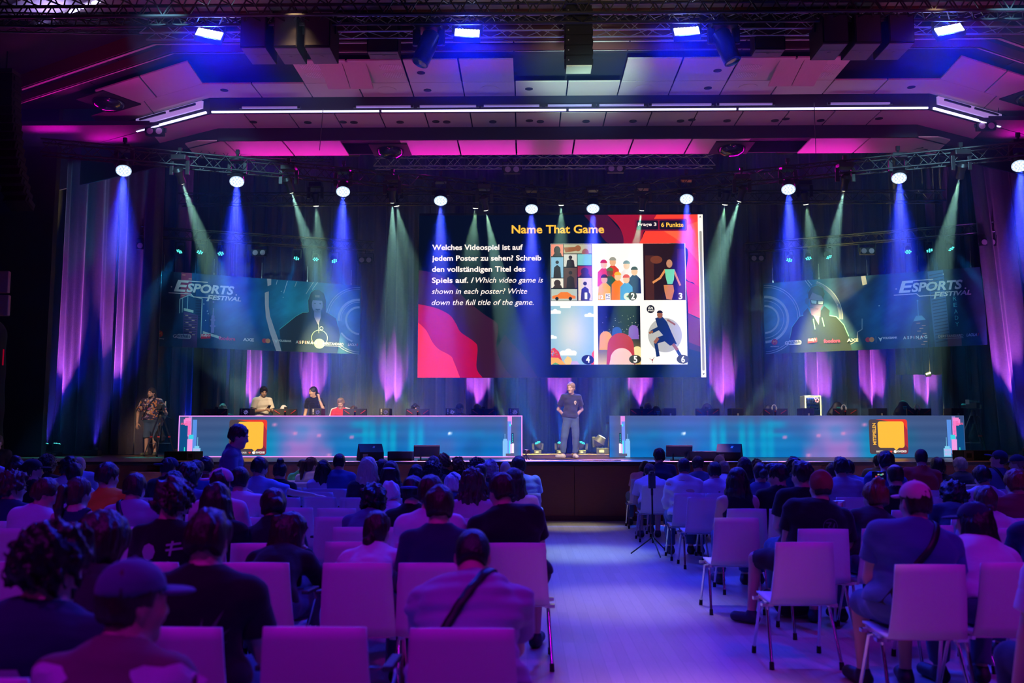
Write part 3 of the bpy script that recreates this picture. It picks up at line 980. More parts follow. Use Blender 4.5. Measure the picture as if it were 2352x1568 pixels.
def moving_head(px, py, Y, kind, target, label, group, power, col, ang, beam_blend=0.3):
 """hanging moving head: clamp, base, yoke (two arms) and head; kind 'wash' has the big cell face, 'spot' a small lens"""
 c = at(px, py, Y)
 d = (Vector(target) - c).normalized()
 R = look_R(d)
 wash = kind == 'wash'
 rr = 0.150 if wash else 0.075
 top = c - d * 0.22                        # pivot of the head
 t = empty('moving_head_lamp', top, 0, label, 'stage light', group)
 up = Vector((0, 0, 1))
 b = MB(); b.box(up * 0.36, (0.34, 0.26, 0.12)); b.build('base', M_HEAD, t, bevel=0.015)
 b = MB(); b.cyl(up * 0.42, up * 0.52, 0.03); b.box(up * 0.55, (0.08, 0.06, 0.10)); b.build('clamp', M_DARK, t)
 for e in (-1, 1):
  b = MB(); b.bar((0.18 * e, 0, 0.31), (0.18 * e, 0, -0.02), 0.05, 0.09); b.build('yoke_arm', M_HEAD, t, bevel=0.01)
 b = MB()
 b.lathe([(0.07, 0.16), (0.12, 0.10), (rr * 1.02, -0.05), (rr * 1.12, -0.19), (rr * 1.12, -0.215)], (0, 0, 0), 18, R)
 hd = b.build('head', M_HEAD, t, True)
 if wash:
  b = MB(); b.lathe([(rr, -0.218), (rr * 0.98, -0.222)], (0, 0, 0), 22, R)
  b.build('lens_plate', glow('wash_plate', (0.42, 0.46, 0.95), 0.9), hd)
  b = MB(); cell_face(b, R, R @ Vector((0, 0, -0.214)), rr, r=0.024); b.build('lens_cells', glow('wash_cell', (0.80, 0.86, 1.0), 2.2), hd)
  b = MB(); b.lathe([(rr * 1.0, -0.216), (rr * 1.08, -0.216), (rr * 1.08, -0.228), (rr * 1.0, -0.228)], (0, 0, 0), 22, R); b.build('lens_rim', glow('wash_rim', (0.55, 0.75, 1.0), 1.0), hd)
 else:
  b = MB(); b.lathe([(rr, -0.218), (rr * 0.7, -0.232), (0.01, -0.236)], (0, 0, 0), 16, R)
  b.build('lens', glow('spot_lens', (0.95, 1.0, 0.80), 5.0), hd, True)
 src = top + d * 0.26
 lamp('moving_head_beam', 'SPOT', src, src + d, power, col, ang, beam_blend, 0.05 if wash else 0.02)
 if wash:
  lamp('moving_head_halo', 'SPOT', src, src + d, power * 0.55, (0.0, 0.06, 1.0), ang * 1.7, 0.8, 0.06)
 return t

W_COL, S_COL = (0.80, 0.38, 1.0), (1.0, 0.90, 0.25)
def vdepth(px, py):
 Y = 21.0
 for _ in range(12):
  Y = yv(at(px, py, Y).x)
 return Y
order10 = ('leftmost', 'second from the left', 'third from the left', 'fourth from the left', 'fifth from the left', 'fifth from the right', 'fourth from the right', 'third from the right', 'second from the right', 'rightmost')
washes = [(284, 392), (544, 417), (788, 440), (1012, 461), (1221, 480), (1362, 479), (1577, 457), (1811, 435), (2065, 409), (2342, 381)]
for i, (px, py) in enumerate(washes):
 Y = vdepth(px, py)
 c = at(px, py, Y)
 moving_head(px, py, Y, 'wash', (c.x * (Y - 4.0) / Y, Y - 4.0, 1.0), 'round blue-white wash lamp hanging over the stage, %s of the ten' % order10[i], 'round blue wash lamps over the stage', 19000, W_COL, 13, 0.8)
spots = [(419, 420, 0, 0.25), (669, 441, 0, 0.5), (901, 464, 0, -0.15), (1116, 482, 0, 0.45), (1474, 482, 0, -0.3), (1698, 461, 0, -0.55), (1938, 436, 0, 0.05), (2204, 409, 0, 0.3)]
o8 = ('leftmost', 'second from the left', 'third from the left', 'fourth from the left', 'fourth from the right', 'third from the right', 'second from the right', 'rightmost')
for i, (px, py, _, k) in enumerate(spots):
 Y = vdepth(px, py)
 c = at(px, py, Y)
 moving_head(px, py, Y, 'spot', (c.x + k * 2.6, 25.9, 1.0), 'pale green beam lamp between the blue lamps, %s of eight' % o8[i], 'pale green beam lamps on the V truss', 30000, S_COL, 16, 0.5)
rear = [(726, 473, 0.1), (911, 473, 0.5), (1092, 478, -0.3), (1289, 471, 0.0), (1665, 470, -0.3), (1851, 469, 0.6)]
o6 = ('leftmost', 'second', 'third', 'fourth', 'fifth', 'rightmost')
for i, (px, py, k) in enumerate(rear):
 c = at(px, py, 24.4)
 moving_head(px, py, 24.4, 'spot', (c.x + k * 2.4, 26.6, 1.0), 'wide pale beam lamp just above the big screen, %s of six' % o6[i], 'pale beam lamps on the rear truss', 9000, S_COL, 28, 0.7)

def par(px, py, Y, label, group, d, power, col=CYA, floor=False, ang=17):
 c = at(px, py, Y)
 d = Vector(d).normalized()
 R = look_R(d)
 t = empty('par_lamp', c, 0, label, 'stage light', group)
 b = MB(); b.lathe([(0.06, 0.18), (0.095, 0.12), (0.10, 0.0), (0.095, 0.0)], (0, 0, 0), 16, R); hd = b.build('housing', M_HEAD, t, True)
 b = MB(); b.lathe([(0.092, 0.006), (0.09, 0.002)], (0, 0, 0), 16, R); b.build('lens_plate', glow('par_plate', (0.02, 0.42, 0.48), 0.9), hd)
 b = MB(); cell_face(b, R, R @ Vector((0, 0, 0.012)), 0.092, ((0, 1), (0.68, 6)), 0.021); b.build('lens_cells', glow('par_cell', (0.10, 0.95, 0.95), 1.6), hd)
 if not floor:
  b = MB()
  for e in (-1, 1):
   b.bar((0.12 * e, 0.05, 0.0), (0.12 * e, 0.05, 0.26), 0.02, 0.03)
  b.bar((-0.12, 0.05, 0.26), (0.12, 0.05, 0.26), 0.03, 0.02); b.cyl((0, 0.05, 0.26), (0, 0.05, 0.36), 0.02)
  b.build('bracket', M_DARK, t)
 lamp('par_beam', 'SPOT', c + d * 0.03, c + d, power, col, ang, 0.5, 0.05)
 return t
n3 = ('left', 'middle', 'right')
def on_line(A, B, px, py):
 best = min(np.linspace(-0.05, 1.05, 300), key=lambda s: abs(at(px, py, (A.y + (B.y - A.y) * s)).x - (A.x + (B.x - A.x) * s)))
 return A.y + (B.y - A.y) * best
for i, (px, py) in enumerate([(412, 577), (459, 579), (507, 582), (681, 593), (725, 595), (768, 599)]):
 par(px, py, on_line(BL0, BL1, px, py) - 0.05, 'small turquoise lamp above the left banner, %s of the %s three' % (n3[i % 3], 'left' if i < 3 else 'right'), 'turquoise lamps above the left banner', ((-0.25, 0.05, 0.25, -0.1, 0.1, 0.4)[i], -0.45, -0.85), 1500)
for i, (px, py) in enumerate([(1813, 597), (1857, 593), (1904, 590), (2086, 578), (2135, 575), (2185, 571)]):
 par(px, py, on_line(BR0, BR1, px, py) - 0.05, 'small turquoise lamp above the right banner, %s of the %s three' % (n3[i % 3], 'left' if i < 3 else 'right'), 'turquoise lamps above the right banner', ((-0.35, 0.0, 0.3, -0.15, 0.05, 0.4)[i], -0.45, -0.85), 1500)

M_LENSOFF = mat('unlit_lens', (0.45, 0.38, 0.48), 0.35, bump=0.02)
def twin(px, py, Y, label, k=1.0, rod=True):
 c = at(px, py, Y)
 t = empty('twin_blinder', c, 0, label, 'stage light', 'unlit twin blinders')
 w_ = 0.42 * k
 b = MB(); b.box((0, 0.05, 0), (w_, 0.12, 0.20 * k)); b.build('housing', M_HEAD, t, bevel=0.015)
 for e in (-1, 1):
  b = MB(); b.lathe([(0.075 * k, 0.0), (0.06 * k, -0.018), (0.01, -0.026)], (0.105 * e * k, -0.012, 0), 14, Matrix.Rotation(-math.pi / 2, 3, 'X').to_3x3() @ Matrix.Rotation(math.pi, 3, 'X'))
  b.build('lens', M_LENSOFF, t, True)
 b = MB()
 for e in (-1, 1):
  b.bar((0.235 * e * k, 0.05, -0.02), (0.235 * e * k, 0.05, 0.2), 0.02, 0.03)
 b.bar((-0.235 * k, 0.05, 0.2), (0.235 * k, 0.05, 0.2), 0.03, 0.02)
 b.cyl((0, 0.05, 0.2), (0, 0.05, 0.3), 0.018)
 b.build('bracket', M_DARK, t)
for px, py, Y, lab in [(331, 564, 23.9, 'left of the left banner'), (595, 580, 25.3, 'above the middle of the left banner'), (839, 597, 26.5, 'above the right end of the left banner'),
      (1740, 593, 26.5, 'above the left end of the right banner'), (1993, 576, 25.3, 'above the middle of the right banner'), (2270, 556, 23.9, 'right of the right banner'),
      (355, 301, 20.3, 'under the folded light line at upper left'), (806, 348, 21.9, 'in the magenta ceiling strip at left'), (1804, 343, 21.9, 'in the magenta ceiling strip at right'),
      (2266, 289, 20.3, 'under the folded light line at upper right'), (1176, 389, 22.3, 'left below the central aluminium truss'), (1414, 387, 22.3, 'right below the central aluminium truss')]:
 twin(px, py, Y, 'unlit black twin blinder with two pale lenses, ' + lab)

# wash panels, big moving heads and loudspeakers on the front truss
o4 = ('leftmost', 'second', 'third', 'rightmost')
for i, (px, py) in enumerate([(481, 78), (1073, 76), (1577, 72), (2180, 68)]):
 c = at(px, py, 15.7)
 t = empty('wash_panel', c, 0, 'dazzling blue-white square wash panel on the top truss, %s of four' % o4[i], 'stage light', 'dazzling wash panels on the top truss')
 R = Matrix.Rotation(rad(-38), 3, 'X') @ Matrix.Rotation(rad(-(c.x - HX) * 2.0), 3, 'Z')
 b = MB(); b.box(R @ Vector((0, 0.05, 0)), (0.48, 0.10, 0.30), R); b.build('housing', M_HEAD, t)
 b = MB(); b.box(R @ Vector((0, -0.005, 0)), (0.44, 0.012, 0.24), R); pl = b.build('panel', glow('panel_light', (0.36, 0.40, 1.0), 7.0), t)
 b = MB()
 for u in range(8):
  for v in range(4):
   q = R @ Vector((-0.1925 + u * 0.055, -0.012, -0.0825 + v * 0.055))
   b.ell(q, (0.022, 0.022, 0.022), None, 6, 4)
 b.build('diodes', glow('panel_diode', (0.75, 0.80, 1.0), 14.0), pl)
 b = MB()
 for e in (-1, 1):
  b.bar((0.26 * e, 0.06, 0.0), (0.26 * e, 0.06, 0.30), 0.02, 0.04)
 b.bar((-0.26, 0.06, 0.30), (0.26, 0.06, 0.30), 0.04, 0.02); b.box((0, 0.06, 0.34), (0.1, 0.06, 0.08))
 b.build('bracket', M_DARK, t)
 lamp('wash_panel_light', 'SPOT', c + R @ Vector((0, -0.05, 0)), (HX + (c.x - HX) * 0.55, 9.0, 0.8), 5000, (0.01, 0.03, 1.0), 100, 0.9, 0.15)
for i, (px, py, ex) in enumerate([(985, 98, -0.33), (1662, 94, 0.30)]):
 c = at(px, py, 15.7)
 t = empty('large_moving_head', c, 0, 'large unlit black moving head hanging from the top truss, pointing down %s' % ('left', 'right')[i], 'stage light', 'large moving heads on the top truss')
 b = MB(); b.box((0, 0, 0.30), (0.46, 0.34, 0.16)); b.cyl((0, 0, 0.38), (0, 0, 0.5), 0.04); b.build('base', M_HEAD, t, bevel=0.02)
 for e in (-1, 1):
  b = MB(); b.bar((0.22 * e, 0, 0.24), (0.22 * e, 0, -0.06), 0.07, 0.14); b.build('yoke_arm', M_HEAD, t, bevel=0.02)
 R = look_R((ex, -0.15, -0.9))
 b = MB(); b.lathe([(0.12, 0.20), (0.17, 0.14), (0.16, -0.05), (0.165, -0.06), (0.155, -0.44), (0.13, -0.45)], (0, 0, 0), 20, R); hd = b.build('head', mat('teal_sheen', (0.03, 0.05, 0.06), 0.3, 0.4, bump=0.03), t, True)
 b = MB(); b.lathe([(0.128, -0.452), (0.02, -0.46)], (0, 0, 0), 20, R); b.build('lens', mat('dark_lens', (0.01, 0.01, 0.015), 0.1, bump=0.01), hd, True)
M_CAB = mat('cabinet_black', (0.010, 0.010, 0.012), 0.8, bump=0.2, bscale=120, spec=0.15)
M_GRILL = mat('cabinet_grey_face', (0.16, 0.17, 0.18), 0.55, 0.2, bump=0.3, bscale=150)
def hung_box(x0, y0, x1, y1, Y, dp, label, group, nd=8):
 a, c = at(x0, y0, Y), at(x1, y1, Y)
 t = empty('hanging_loudspeaker', ((a.x + c.x) / 2, Y + dp / 2, (a.z + c.z) / 2), 0, label, 'loudspeaker', group)
 W, Hh = c.x - a.x, a.z - c.z
 b = MB(); b.box((0, 0, 0), (W, dp, Hh)); b.build('cabinet', M_CAB, t, bevel=0.012)
 b = MB(); b.box((0, 0, -Hh / 2 - 0.006), (W * 0.94, dp * 0.9, 0.012)); b.box((0, -dp * 0.12, -Hh / 2 - 0.014), (W * 0.86, 0.012, 0.006)); b.cyl((0, 0, -Hh / 2 - 0.013), (0, 0, -Hh / 2 - 0.02), 0.03); b.build('underside_plate', M_GRILL, t)
 b = MB(); b.box((0, -dp / 2 - 0.006, 0), (W * 0.9, 0.012, Hh * 0.9)); b.build('front_grille', M_BLACK, t)
 b = MB()
 for e in (-1, 1):
  b.bar((W / 2 * e, 0, Hh * 0.2), (W / 2 * e, 0, Hh / 2 + 0.25), 0.02, 0.05)
 b.bar((-W / 2, 0, Hh / 2 + 0.25), (W / 2, 0, Hh / 2 + 0.25), 0.05, 0.03)
 b.build('flying_frame', M_DARK, t)
for i, (x0, x1, y1) in enumerate([(553, 610, 108), (630, 682, 108), (700, 758, 107)]):
 hung_box(x0, 36, x1, y1, 15.3, 0.75, 'deep black hanging loudspeaker with grey underside at upper left, %s of three' % ('left', 'middle', 'right')[i], 'hanging loudspeakers at upper left')
for i, (x0, x1, y1) in enumerate([(1888, 1950, 98), (1962, 2026, 98), (2040, 2102, 97)]):
 hung_box(x0, 32, x1, y1, 15.3, 0.75, 'deep black hanging loudspeaker with grey underside at upper right, %s of three' % ('left', 'middle', 'right')[i], 'hanging loudspeakers at upper right')
hung_box(843, 56, 915, 117, 16.2, 0.35, 'single flat black hanging loudspeaker right of the three at upper left', None)
hung_box(1732, 50, 1805, 112, 16.2, 0.35, 'single flat black hanging loudspeaker left of the three at upper right', None)
def line_array(px, y0, y1, Y, n, w, label, curve=0.0, foot=False):
 a, c = at(px, y0, Y), at(px, y1, Y)
 t = empty('line_array', (a.x, Y, a.z), 0, label, 'loudspeaker')
 L = (a.z - c.z) / n
 for k in range(n):
  zc = -(k + 0.5) * L
  off = curve * (k / n) ** 2
  R = Matrix.Rotation(-curve * 0.9 * (k / n), 3, 'X')
  b = MB(); b.box((off * 0.35, off, zc), (w, 0.34, L * 0.94), R)
  for e in (-1, 1):
   b.box((off * 0.35 + e * (w / 2 + 0.012), off, zc), (0.02, 0.22, L * 0.5), R)
  b.build('speaker_module', M_CAB, t)
  b = MB(); b.box((off * 0.35 - w * 0.40, off - 0.172, zc), (0.02, 0.006, 0.02)); b.build('badge', M_STEEL, t)
 if foot:
  b = MB(); b.box((0, 0, -(a.z - c.z) - 0.012), (w * 0.96, 0.33, 0.024)); b.build('underside_plate', mat('plywood_plate', (0.42, 0.36, 0.26), 0.5, bump=0.1), t)
 b = MB(); b.box((0, 0, 0.06), (w * 0.9, 0.3, 0.08)); b.cyl((0, 0, 0.1), (0, 0, 0.5), 0.015); b.build('flying_frame', M_DARK, t)
line_array(1328, 22, 158, 15.6, 6, 0.46, 'black column of loudspeakers hanging at the centre of the top truss', 0.0, True)
line_array(14, 175, 462, 17.0, 15, 0.44, 'long curved black column of loudspeakers hanging at the left edge', 0.5)
# thin hanging cables and rods in front of the ceiling
for i, (x0, y0, x1, y1, lab) in enumerate([(332, 203, 329, 262, 'thin rod hanging from the pink ceiling corner at left'), (2289, 190, 2294, 258, 'thin rod hanging from the pink ceiling corner at right'),
           (742, 250, 734, 345, 'thin black cable hanging left of the magenta dome'), (1870, 235, 1874, 352, 'thin black cable hanging right of the magenta dome')]):
 a, c = at(x0, y0, 19.1), at(x1, y1, 20.5)
 b = MB(); b.cyl(a, c, 0.008, n=6)
 tag(b.build('hanging_cable', M_BLACK), lab, 'cable')
# ------------------------------------------------------------------ pictures on screens, banners and desk fronts
class Sheet:
 """a flat picture: local x right, y up, laid out in its own units and placed in the hall by a frame"""
 def __init__(s, O, ex, ey, W, H, wpx, hpx, lit):
  s.O, s.ex, s.ey = Vector(O), Vector(ex).normalized(), Vector(ey).normalized()
  s.n = s.ex.cross(s.ey).normalized()          # towards the hall
  s.W, s.H, s.wpx, s.hpx, s.lit = W, H, wpx, hpx, lit
  s.layer = 0

 def pt(s, x, y, lift=0.0):
  return s.O + s.ex * (x / s.wpx * s.W) + s.ey * ((s.hpx - y) / s.hpx * s.H) + s.n * lift

 def mat(s, col):
  k = 'ink_%s_%d_%d_%d' % ('lit' if s.lit else 'print', *[int(c) for c in col])
  c = srgb(*col)
  return glow(k, c, s.lit) if s.lit else mat(k, c, 0.8, bump=0.02)

 def shape(s, name, polys, col, parent, lift=None):
  """polys: outlines in picture pixels"""
  s.layer += 1
  lift = 0.002 + 0.0004 * s.layer if lift is None else lift
  b = MB()
  for P in polys:
   vs = [s.pt(x, y, lift) for x, y in P]
   b.add(vs, [tuple(range(len(vs)))])
  me = bpy.data.meshes.new(name)
  me.from_pydata([tuple(v) for v in b.v], [], b.f)
  bm = bmesh.new(); bm.from_mesh(me)
  bmesh.ops.triangulate(bm, faces=bm.faces)
  bm.to_mesh(me); bm.free()
  me.materials.append(s.mat(col))
  o = bpy.data.objects.new(name, me); COL.objects.link(o); o.parent = parent
  return o

 def text(s, body, x, y, width, height, col, parent, bold=0.0, shear=0.0, rot=0.0, name='lettering', lift=None):
  """lettering whose box starts at (x, y = baseline), in picture pixels"""
  V, Fs = text_fit(body, width, bold, shear, height)
  s.layer += 1
  lift = 0.003 + 0.0004 * s.layer if lift is None else lift
  cr, sr = math.cos(rot), math.sin(rot)
  vs = [s.pt(x + v.x * cr - v.y * sr, y - v.x * sr - v.y * cr, lift) for v in V]
  me = bpy.data.meshes.new(name)
  me.from_pydata([tuple(v) for v in vs], [], Fs)
  me.materials.append(s.mat(col))
  o = bpy.data.objects.new(name, me); COL.objects.link(o); o.parent = parent
  return o

 def raster(s, name, fn, nx, ny, parent, lift=0.002):
  """soft picture: colours of fn(x, y) in 0..1 on a fine mesh"""
  u, v = np.meshgrid(np.linspace(0, 1, nx), np.linspace(0, 1, ny))
  C = fn(u, v)
  O, ex, ey = np.array(s.O + s.n * lift), np.array(s.ex) * s.W, np.array(s.ey) * s.H
  V = O + u.reshape(-1, 1) * ex + (1 - v).reshape(-1, 1) * ey
  I = np.arange(ny - 1)[:, None] * nx + np.arange(nx - 1)[None]
  Q = np.stack([I + nx, I + nx + 1, I + 1, I], -1).reshape(-1, 4)
  o = mesh_np(name, V, Q, attr_mat('picture_%s' % ('lit' if s.lit else 'print'), s.lit), parent, False)
  at_ = o.data.color_attributes.new('Col', 'FLOAT_COLOR', 'POINT')
  lin = np.where(C <= 0.04045, C / 12.92, ((np.maximum(C, 0) + 0.055) / 1.055) ** 2.4)
  at_.data.foreach_set('color', np.concatenate([lin.reshape(-1, 3), np.ones((nx * ny, 1))], 1).astype(np.float32).ravel())
  return o

def circ(x, y, r, n=26, ry=None, t0=0, t1=2 * math.pi):
 ry = r if ry is None else ry
 return [(x + r * math.cos(t0 + (t1 - t0) * i / n), y + ry * math.sin(t0 + (t1 - t0) * i / n)) for i in range(n if t1 - t0 > 6.2 else n + 1)]
def rect(x0, y0, x1, y1): return [(x0, y0), (x1, y0), (x1, y1), (x0, y1)]
def rrect(x0, y0, x1, y1, r):
 P = []
 for cx, cy, a in ((x1 - r, y0 + r, -90), (x1 - r, y1 - r, 0), (x0 + r, y1 - r, 90), (x0 + r, y0 + r, 180)):
  P += [(cx + r * math.cos(rad(a + k * 18)), cy + r * math.sin(rad(a + k * 18))) for k in range(6)]
 return P
def ring(x, y, r, w, t0=0, t1=2 * math.pi, n=40):
 return [[(x + q * math.cos(t), y + q * math.sin(t)) for q, t in ((r, a), (r, c), (r - w, c), (r - w, a))] for a, c in
   [(t0 + (t1 - t0) * i / n, t0 + (t1 - t0) * (i + 1) / n) for i in range(n)]]
def stroke(P, w):
 out = []
 for (x0, y0), (x1, y1) in zip(P[:-1], P[1:]):
  L = math.hypot(x1 - x0, y1 - y0) or 1
  nx, ny = -(y1 - y0) / L * w / 2, (x1 - x0) / L * w / 2
  ex_, ey_ = (x1 - x0) / L * w * 0.3, (y1 - y0) / L * w * 0.3
  out.append([(x0 + nx - ex_, y0 + ny - ey_), (x1 + nx + ex_, y1 + ny + ey_), (x1 - nx + ex_, y1 - ny + ey_), (x0 - nx - ex_, y0 - ny - ey_)])
 return out
def smooth(P, n=5):
 """rounded open curve through P"""
 out = []
 for i in range(len(P) - 1):
  p0, p1, p2, p3 = P[max(0, i - 1)], P[i], P[i + 1], P[min(len(P) - 1, i + 2)]
  for k in range(n):
   t = k / n
   out.append(tuple(0.5 * (2 * p1[q] + (p2[q] - p0[q]) * t + (2 * p0[q] - 5 * p1[q] + 4 * p2[q] - p3[q]) * t * t + (3 * p1[q] - p0[q] - 3 * p2[q] + p3[q]) * t ** 3) for q in (0, 1)))
 return out + [P[-1]]

# ---------------------------------------------------------------- the big screen (picture units: pixels of the photograph)
SY = 25.0
c00, c10, c01 = at(959, 867, SY), at(1622, 866, SY), at(959, 495, SY)
SW, SH = c10.x - c00.x, c01.z - c00.z
SCR = empty('led_screen', (c00.x, SY, c00.z), 0, 'big bright quiz screen hanging over the middle of the stage', 'screen')
class _S(Sheet):
 pass
sc = _S((0, 0, 0), (1, 0, 0), (0, 0, 1), SW, SH, 663, 372, 1.22)
def q(P): return [(x - 959, y - 495) for x, y in P]
b = MB(); b.box((SW / 2, 0.055, SH / 2), (SW, 0.10, SH)); b.build('screen_cabinets', M_CAB, SCR)
b = MB(); b.bar((0.3, 0.06, SH), (0.3, 0.06, SH + 0.9), 0.03, 0.03); b.bar((SW - 0.3, 0.06, SH), (SW - 0.3, 0.06, SH + 0.9), 0.03, 0.03); b.bar((0, 0.06, SH + 0.04), (SW, 0.06, SH + 0.04), 0.06, 0.06); b.build('hanging_bar', M_DARK, SCR)
def bgf(u, v):
 C = np.zeros(u.shape + (3,))
 C[..., 0] = 2 / 255
 C[..., 1] = (8 + 14 * u * v) / 255
 C[..., 2] = (26 + 26 * u * (0.4 + 0.6 * v)) / 255
 return C
sc.raster('background', bgf, 30, 18, SCR)
L3 = q([(960, 622), (1000, 632), (1040, 650), (1080, 690), (1110, 722), (1140, 740), (1144, 760), (1140, 800), (1150, 830), (1190, 866), (1245, 867), (959, 867)])
def curve(P): return smooth(P, 6)
sc.shape('wave_dark', [curve(q([(959, 622), (1000, 630), (1035, 650), (1068, 688), (1110, 722), (1140, 742), (1145, 758), (1141, 800), (1155, 838), (1178, 867)])) + q([(959, 867)])], (52, 20, 50), SCR)
sc.shape('wave_plum', [curve(q([(1160, 770), (1178, 790), (1205, 820), (1236, 867)])) + q([(1178, 867), (1155, 838), (1141, 800)])], (34, 14, 44), SCR)
sc.shape('wave_crimson', [curve(q([(959, 700), (1000, 709), (1032, 725), (1047, 745), (1058, 764), (1088, 785), (1097, 800), (1095, 845), (1109, 867)])) + q([(959, 867)])], (172, 6, 50), SCR)
sc.shape('wave_orange', [curve(q([(959, 742), (978, 760), (993, 787), (1008, 803), (1035, 818), (1043, 832), (1057, 867)])) + q([(959, 867)])], (236, 50, 38), SCR)
sc.shape('wave_maroon_top', [q([(1345, 495)]) + curve(q([(1345, 495), (1375, 530), (1400, 560), (1437, 566), (1436, 540), (1420, 520), (1400, 495)]))], (70, 12, 52), SCR)
sc.shape('wave_crimson_top', [curve(q([(1400, 495), (1425, 520), (1436, 545), (1437, 566)])) + q([(1482, 566), (1480, 545), (1486, 530), (1515, 495)])], (150, 14, 48), SCR)
sc.shape('wave_orange_top', [q([(1515, 495), (1612, 495), (1614, 690)]) + curve(q([(1614, 690), (1600, 655), (1580, 640), (1580, 566), (1482, 566), (1481, 548), (1490, 530), (1515, 495)]))], (240, 62, 42), SCR)
sc.shape('wave_bright_top', [q([(1530, 533), (1560, 528), (1613, 510), (1614, 612)]) + curve(q([(1614, 612), (1585, 575), (1560, 552), (1530, 533)]))], (255, 96, 62), SCR)
sc.shape('wave_red_side', [curve(q([(1580, 648), (1600, 656), (1614, 662)])) + q([(1615, 736), (1584, 722), (1583, 690)])], (215, 34, 46), SCR)
sc.shape('wave_dark_side', [q([(1583, 722)]) + curve(q([(1583, 722), (1600, 732), (1616, 738)])) + q([(1616, 800), (1584, 790)])], (110, 16, 48), SCR)
sc.shape('wave_plum_side', [q([(1584, 788), (1616, 800), (1617, 812), (1584, 803)])], (60, 16, 50), SCR)
sc.shape('scroll_bar', [q(rect(1610.5, 495, 1622, 867))], (250, 246, 246), SCR)
sc.shape('scroll_thumb', [q(rrect(1613.5, 533, 1619, 852, 2.7))], (150, 150, 152), SCR)
sc.shape('scroll_arrows', [q([(1613.5, 502), (1616.3, 498), (1619, 502)]), q([(1613.5, 858), (1619, 858), (1616.3, 862)])], (90, 90, 95), SCR)
sc.text('Name That Game', 1176 - 959, 538 - 495, 216, 20, (255, 190, 62), SCR, 0.022, name='title_lettering')
WHT = (255, 240, 244)
sc.text('Welches Videospiel ist auf', 990 - 959, 579.5 - 495, 212, 16.5, WHT, SCR, 0.022)
sc.text('jedem Poster zu sehen? Schreib', 990 - 959, 604.5 - 495, 255, 16.5, WHT, SCR, 0.022)
sc.text('den vollst\u00e4ndigen Titel des', 990 - 959, 630 - 495, 218, 16.5, WHT, SCR, 0.022)
sc.text('Spiels auf. /', 990 - 959, 655.5 - 495, 98, 16.5, WHT, SCR, 0.022)
sc.text('Which video game is', 1092 - 959, 655.5 - 495, 157, 16.5, WHT, SCR, 0.004, 0.25)
sc.text('shown in each poster? Write', 990 - 959, 681 - 495, 222, 16.5, WHT, SCR, 0.004, 0.25)
sc.text('down the full title of the game.', 990 - 959, 706.5 - 495, 237, 16.5, WHT, SCR, 0.004, 0.25)
sc.shape('badge_frame', [q(rrect(1464, 505, 1585, 533, 4))], (128, 10, 48), SCR)
sc.shape('badge', [q(rrect(1468, 508.5, 1518, 530, 3)), q(rrect(1521, 508.5, 1581, 530, 3))], (24, 14, 36), SCR)
sc.text('Frage 3', 1471 - 959, 524 - 495, 43, 10.5, WHT, SCR, 0.02, name='badge_lettering')
sc.text('6 Punkte', 1525 - 959, 524 - 495, 52, 10.5, (255, 196, 70), SCR, 0.02, name='badge_lettering')
# six plain posters on a white field
sc.shape('poster_field', [q(rect(1266.5, 562, 1580, 838))], (246, 244, 246), SCR)
def poster(x0, y0, x1, y1, col, nm): return sc.shape(nm, [q(rect(x0, y0, x1, y1))], col, SCR)
K = (18, 14, 22)
